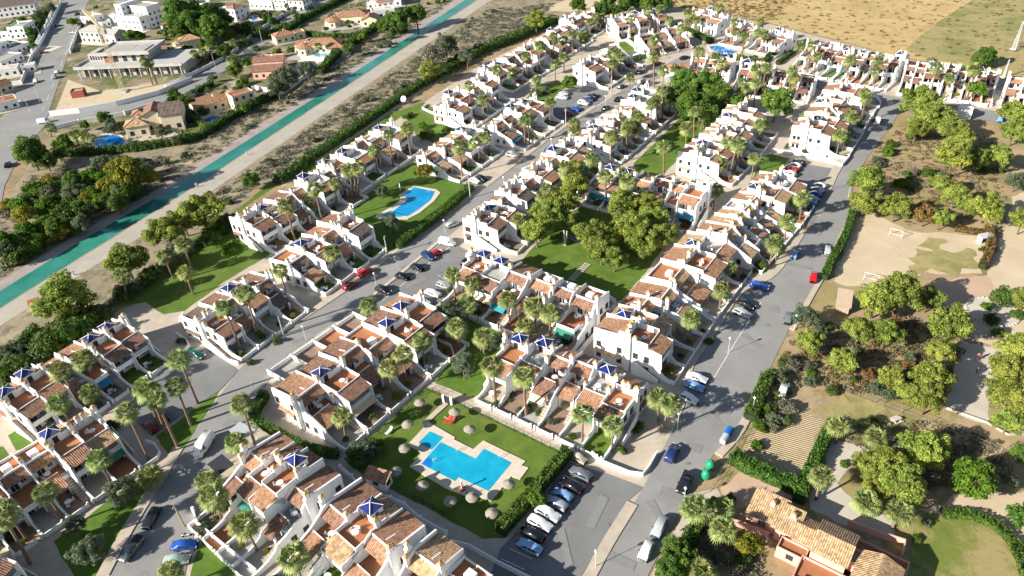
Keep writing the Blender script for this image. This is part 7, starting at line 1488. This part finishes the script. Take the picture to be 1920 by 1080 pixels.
# crossing markers on the canal track
for q, t in (((118, 280 + 0), ''),): pass
for (x, y), t in (((464, 291), 'near the concrete step'), ((369, 351), 'below the villa hedge'), ((140, 516), 'beside the lower bushes')):
    p = g(x, y); root = tag(empty('marker_post', p, .5), 'small white marker post on the canal edge ' + t, 'marker post'); MB().box(-.2, .2, -.2, .2, -.05, 1.0).build('shaft', P['whiteplastic'], root); MB().box(-.4, .4, -.06, .06, 1.002, 1.5).build('sign_plate', P['whiteplastic'], root)

# --- tables and chairs on the terraces
def table():
    root = bpy.data.objects.new('garden_table', None); C.objects.link(root); MB().prism_z([(.62 * math.cos(6.2832 * k / 14), .62 * math.sin(6.2832 * k / 14)) for k in range(14)], .70, .74).build('tabletop', P['whiteplastic'], root)
    lg = MB().tube([(0, 0, 0), (0, 0, .7)], [.03, .03], 6).mesh('leg', P['whiteplastic'])
    for k in range(4): link('leg', lg, root, (.38 * math.cos(.785 + k * 1.571), .38 * math.sin(.785 + k * 1.571), 0))
    return root
def chair():
    root = bpy.data.objects.new('garden_chair', None); C.objects.link(root); MB().box(-.26, .26, -.25, .25, .42, .46).build('seat', P['whiteplastic'], root); MB().box(-.27, -.22, -.25, .25, .461, .92).build('backrest', P['whiteplastic'], root)
    lg = MB().box(-.03, .03, -.03, .03, 0, .419).mesh('leg', P['whiteplastic'])
    for x in (-.22, .22):
        for y in (-.21, .21): link('leg', lg, root, (x, y, 0))
    return root
T0, CH0 = table(), chair(); FURN = []; bpy.context.view_layer.update()
rf = random.Random(21); n_t = n_c = 0
for b_, x, y, z, ref in TERR:
    mw = b_.matrix_world; c = mw @ Vector((x, y, z)); o = T0 if n_t == 0 else copy_tree(T0); n_t += 1; o.location = c; o.rotation_euler = (0, 0, rf.uniform(0, 6)); o['category'] = 'garden table'; FURN.append((o, 'round table', c, ref))
    for k in range(rf.choice([2, 2, 3])):
        a = rf.uniform(0, 6.28); q = c + Vector((math.cos(a), math.sin(a), 0)) * .85; o = CH0 if n_c == 0 else copy_tree(CH0); n_c += 1; o.location = q; o.rotation_euler = (0, 0, a + math.pi); o['category'] = 'garden chair'; FURN.append((o, 'white chair', q, ref))
# ================================================================== labels that single each thing out
NTH = ['first', 'second', 'third', 'fourth', 'fifth', 'sixth', 'seventh', 'eighth', 'ninth', 'tenth', 'eleventh', 'twelfth', 'thirteenth', 'fourteenth', 'fifteenth', 'sixteenth', 'seventeenth', 'eighteenth', 'nineteenth', 'twentieth']
def nth(i): return NTH[i] if i < 20 else ('twenty-' + NTH[i - 20] if i < 29 else str(i + 1) + 'th')
PLACES = [(b['ref'], b['a'] + b['u'] * b['L'] * .5 + b['n'] * 3) for b in BLOCKS] + [(t, g(*q)) for t, q in {
    'round villa pool': (205, 268), 'cream villa with brown gables': (285, 250), 'cream villa with square pool': (430, 200), 'pink villa': (505, 140), 'octagonal villa': (590, 95), 'villa furthest along the canal hedge': (650, 50), 'modern villa with slot windows': (250, 50), 'tower crane': (231, 173), 'villa with conical turret': (350, 100), 'white flat-roofed villas': (40, 100),
    'left bend of the canal': (60, 500), 'concrete step on the canal bank': (200, 410), 'yellow mimosas': (230, 340), 'middle of the canal': (420, 300), 'upper canal bridge end': (760, 70), 'sloping lawn by the canal': (370, 500), 'scrub beside the canal track': (560, 260), 'scrub near the sandy track': (850, 80),
    'pine park': (1130, 450), 'lawn with stepping stones': (1100, 500), 'dark pine cluster': (1310, 215), 'sandy pitch': (1700, 470), 'far end of the pitch': (1740, 400), 'roadside wood opposite the upper bays': (1650, 330), 'junction wood': (1745, 235), 'ball court': (1830, 700), 'wooden hut': (1575, 590), 'stone plant bed': (1860, 585), 'dry plot fence': (1640, 760), 'ploughed plot': (1470, 830), 'pink villa with straw roofs': (1520, 1000), 'driveway trees': (1660, 890), 'worn lawn at the bottom right': (1800, 1020), 'bottle banks': (1327, 890), 'lower pool': (850, 870), 'upper pool': (765, 385), 'green lawn with olive trees': (880, 690), 'kerb lawn of the white van': (340, 800), 'olive tree lawn': (200, 990), 'small upper lawn': (800, 225), 'palm lined lawn': (1250, 270), 'right edge of the park': (1900, 700), 'white transformer cabin': (1800, 225), 'dry field edge': (1820, 120), 'roadside bush and parked grey car': (1500, 620), 'bottom of the straight road': (1280, 1040), 'park path bend': (1890, 450), 'tiled pump house': (700, 905), 'far villa street': (100, 120), 'topmost trees behind the field': (1180, 5)}.items()]
def near(p): return min(PLACES, key=lambda q: (q[1] - p).length)[0]
ADJ = {'pine_tree': 'round green pine', 'dry_tree': 'brown dried tree', 'olive_tree': 'grey olive tree', 'broadleaf_tree': 'leafy green tree', 'mimosa_tree': 'yellow flowering tree', 'shrub': 'low rounded shrub', 'garden_shrub': 'small garden shrub'}
CAT = {'pine_tree': 'pines', 'dry_tree': 'dry trees', 'olive_tree': 'olive trees', 'broadleaf_tree': 'leafy trees', 'mimosa_tree': 'mimosa trees', 'shrub': 'shrubs', 'garden_shrub': 'garden shrubs'}
def number(items, describe, group):
    by = {}
    for it in items: by.setdefault((it[1], it[3]), []).append(it)
    for (k, ref), lst in by.items():
        lst.sort(key=lambda t: t[2])
        for i, it in enumerate(lst):
            o = it[0]; n = len(lst); base = describe(k)
            o['label'] = f'{base} by the {ref}' if n == 1 else (f'{base} by the {ref}, ' + ('leftmost' if i == 0 else 'rightmost' if i == n - 1 else nth(i) + ' from left') + f' of {n}')
            if group(k): o['group'] = group(k)
number([(r, k, to_px(p)[0], near(p)) for r, k, p, R in PLANTS], lambda k: ADJ[k], lambda k: CAT[k] + ' of the estate')
number([(r, 'tall' if h > 7 else 'low', to_px(p)[0], near(p)) for r, p, h, c in PALMS], lambda k: k + ' fan palm', lambda k: 'fan palms of the estate')
number([(o, k, to_px(p)[0], ref) for o, k, p, ref in FURN], lambda k: k, lambda k: k + 's on the terraces')
by = {}
for t in CARS:
    o = t[0]
    if t[5]: tag(o, t[5], 'van' if t[2] == 'van' else 'car', 'vehicles of the estate')
    else: by.setdefault((t[4], t[3], t[2]), []).append(t)
for (pl, col, k), lst in by.items():
    lst.sort(key=lambda t: t[1][0]); kk = 'off-road car' if k == 'suv' else 'pickup' if k == 'pickup' else k + (' car' if k in ('saloon', 'estate') else '')
    for i, t in enumerate(lst):
        s = '' if len(lst) == 1 else ', ' + ('leftmost' if i == 0 else 'rightmost' if i == len(lst) - 1 else nth(i) + ' from left') + f' of {len(lst)} such'
        tag(t[0], f'{col} {kk} parked {pl}{s}', 'car', 'vehicles of the estate')
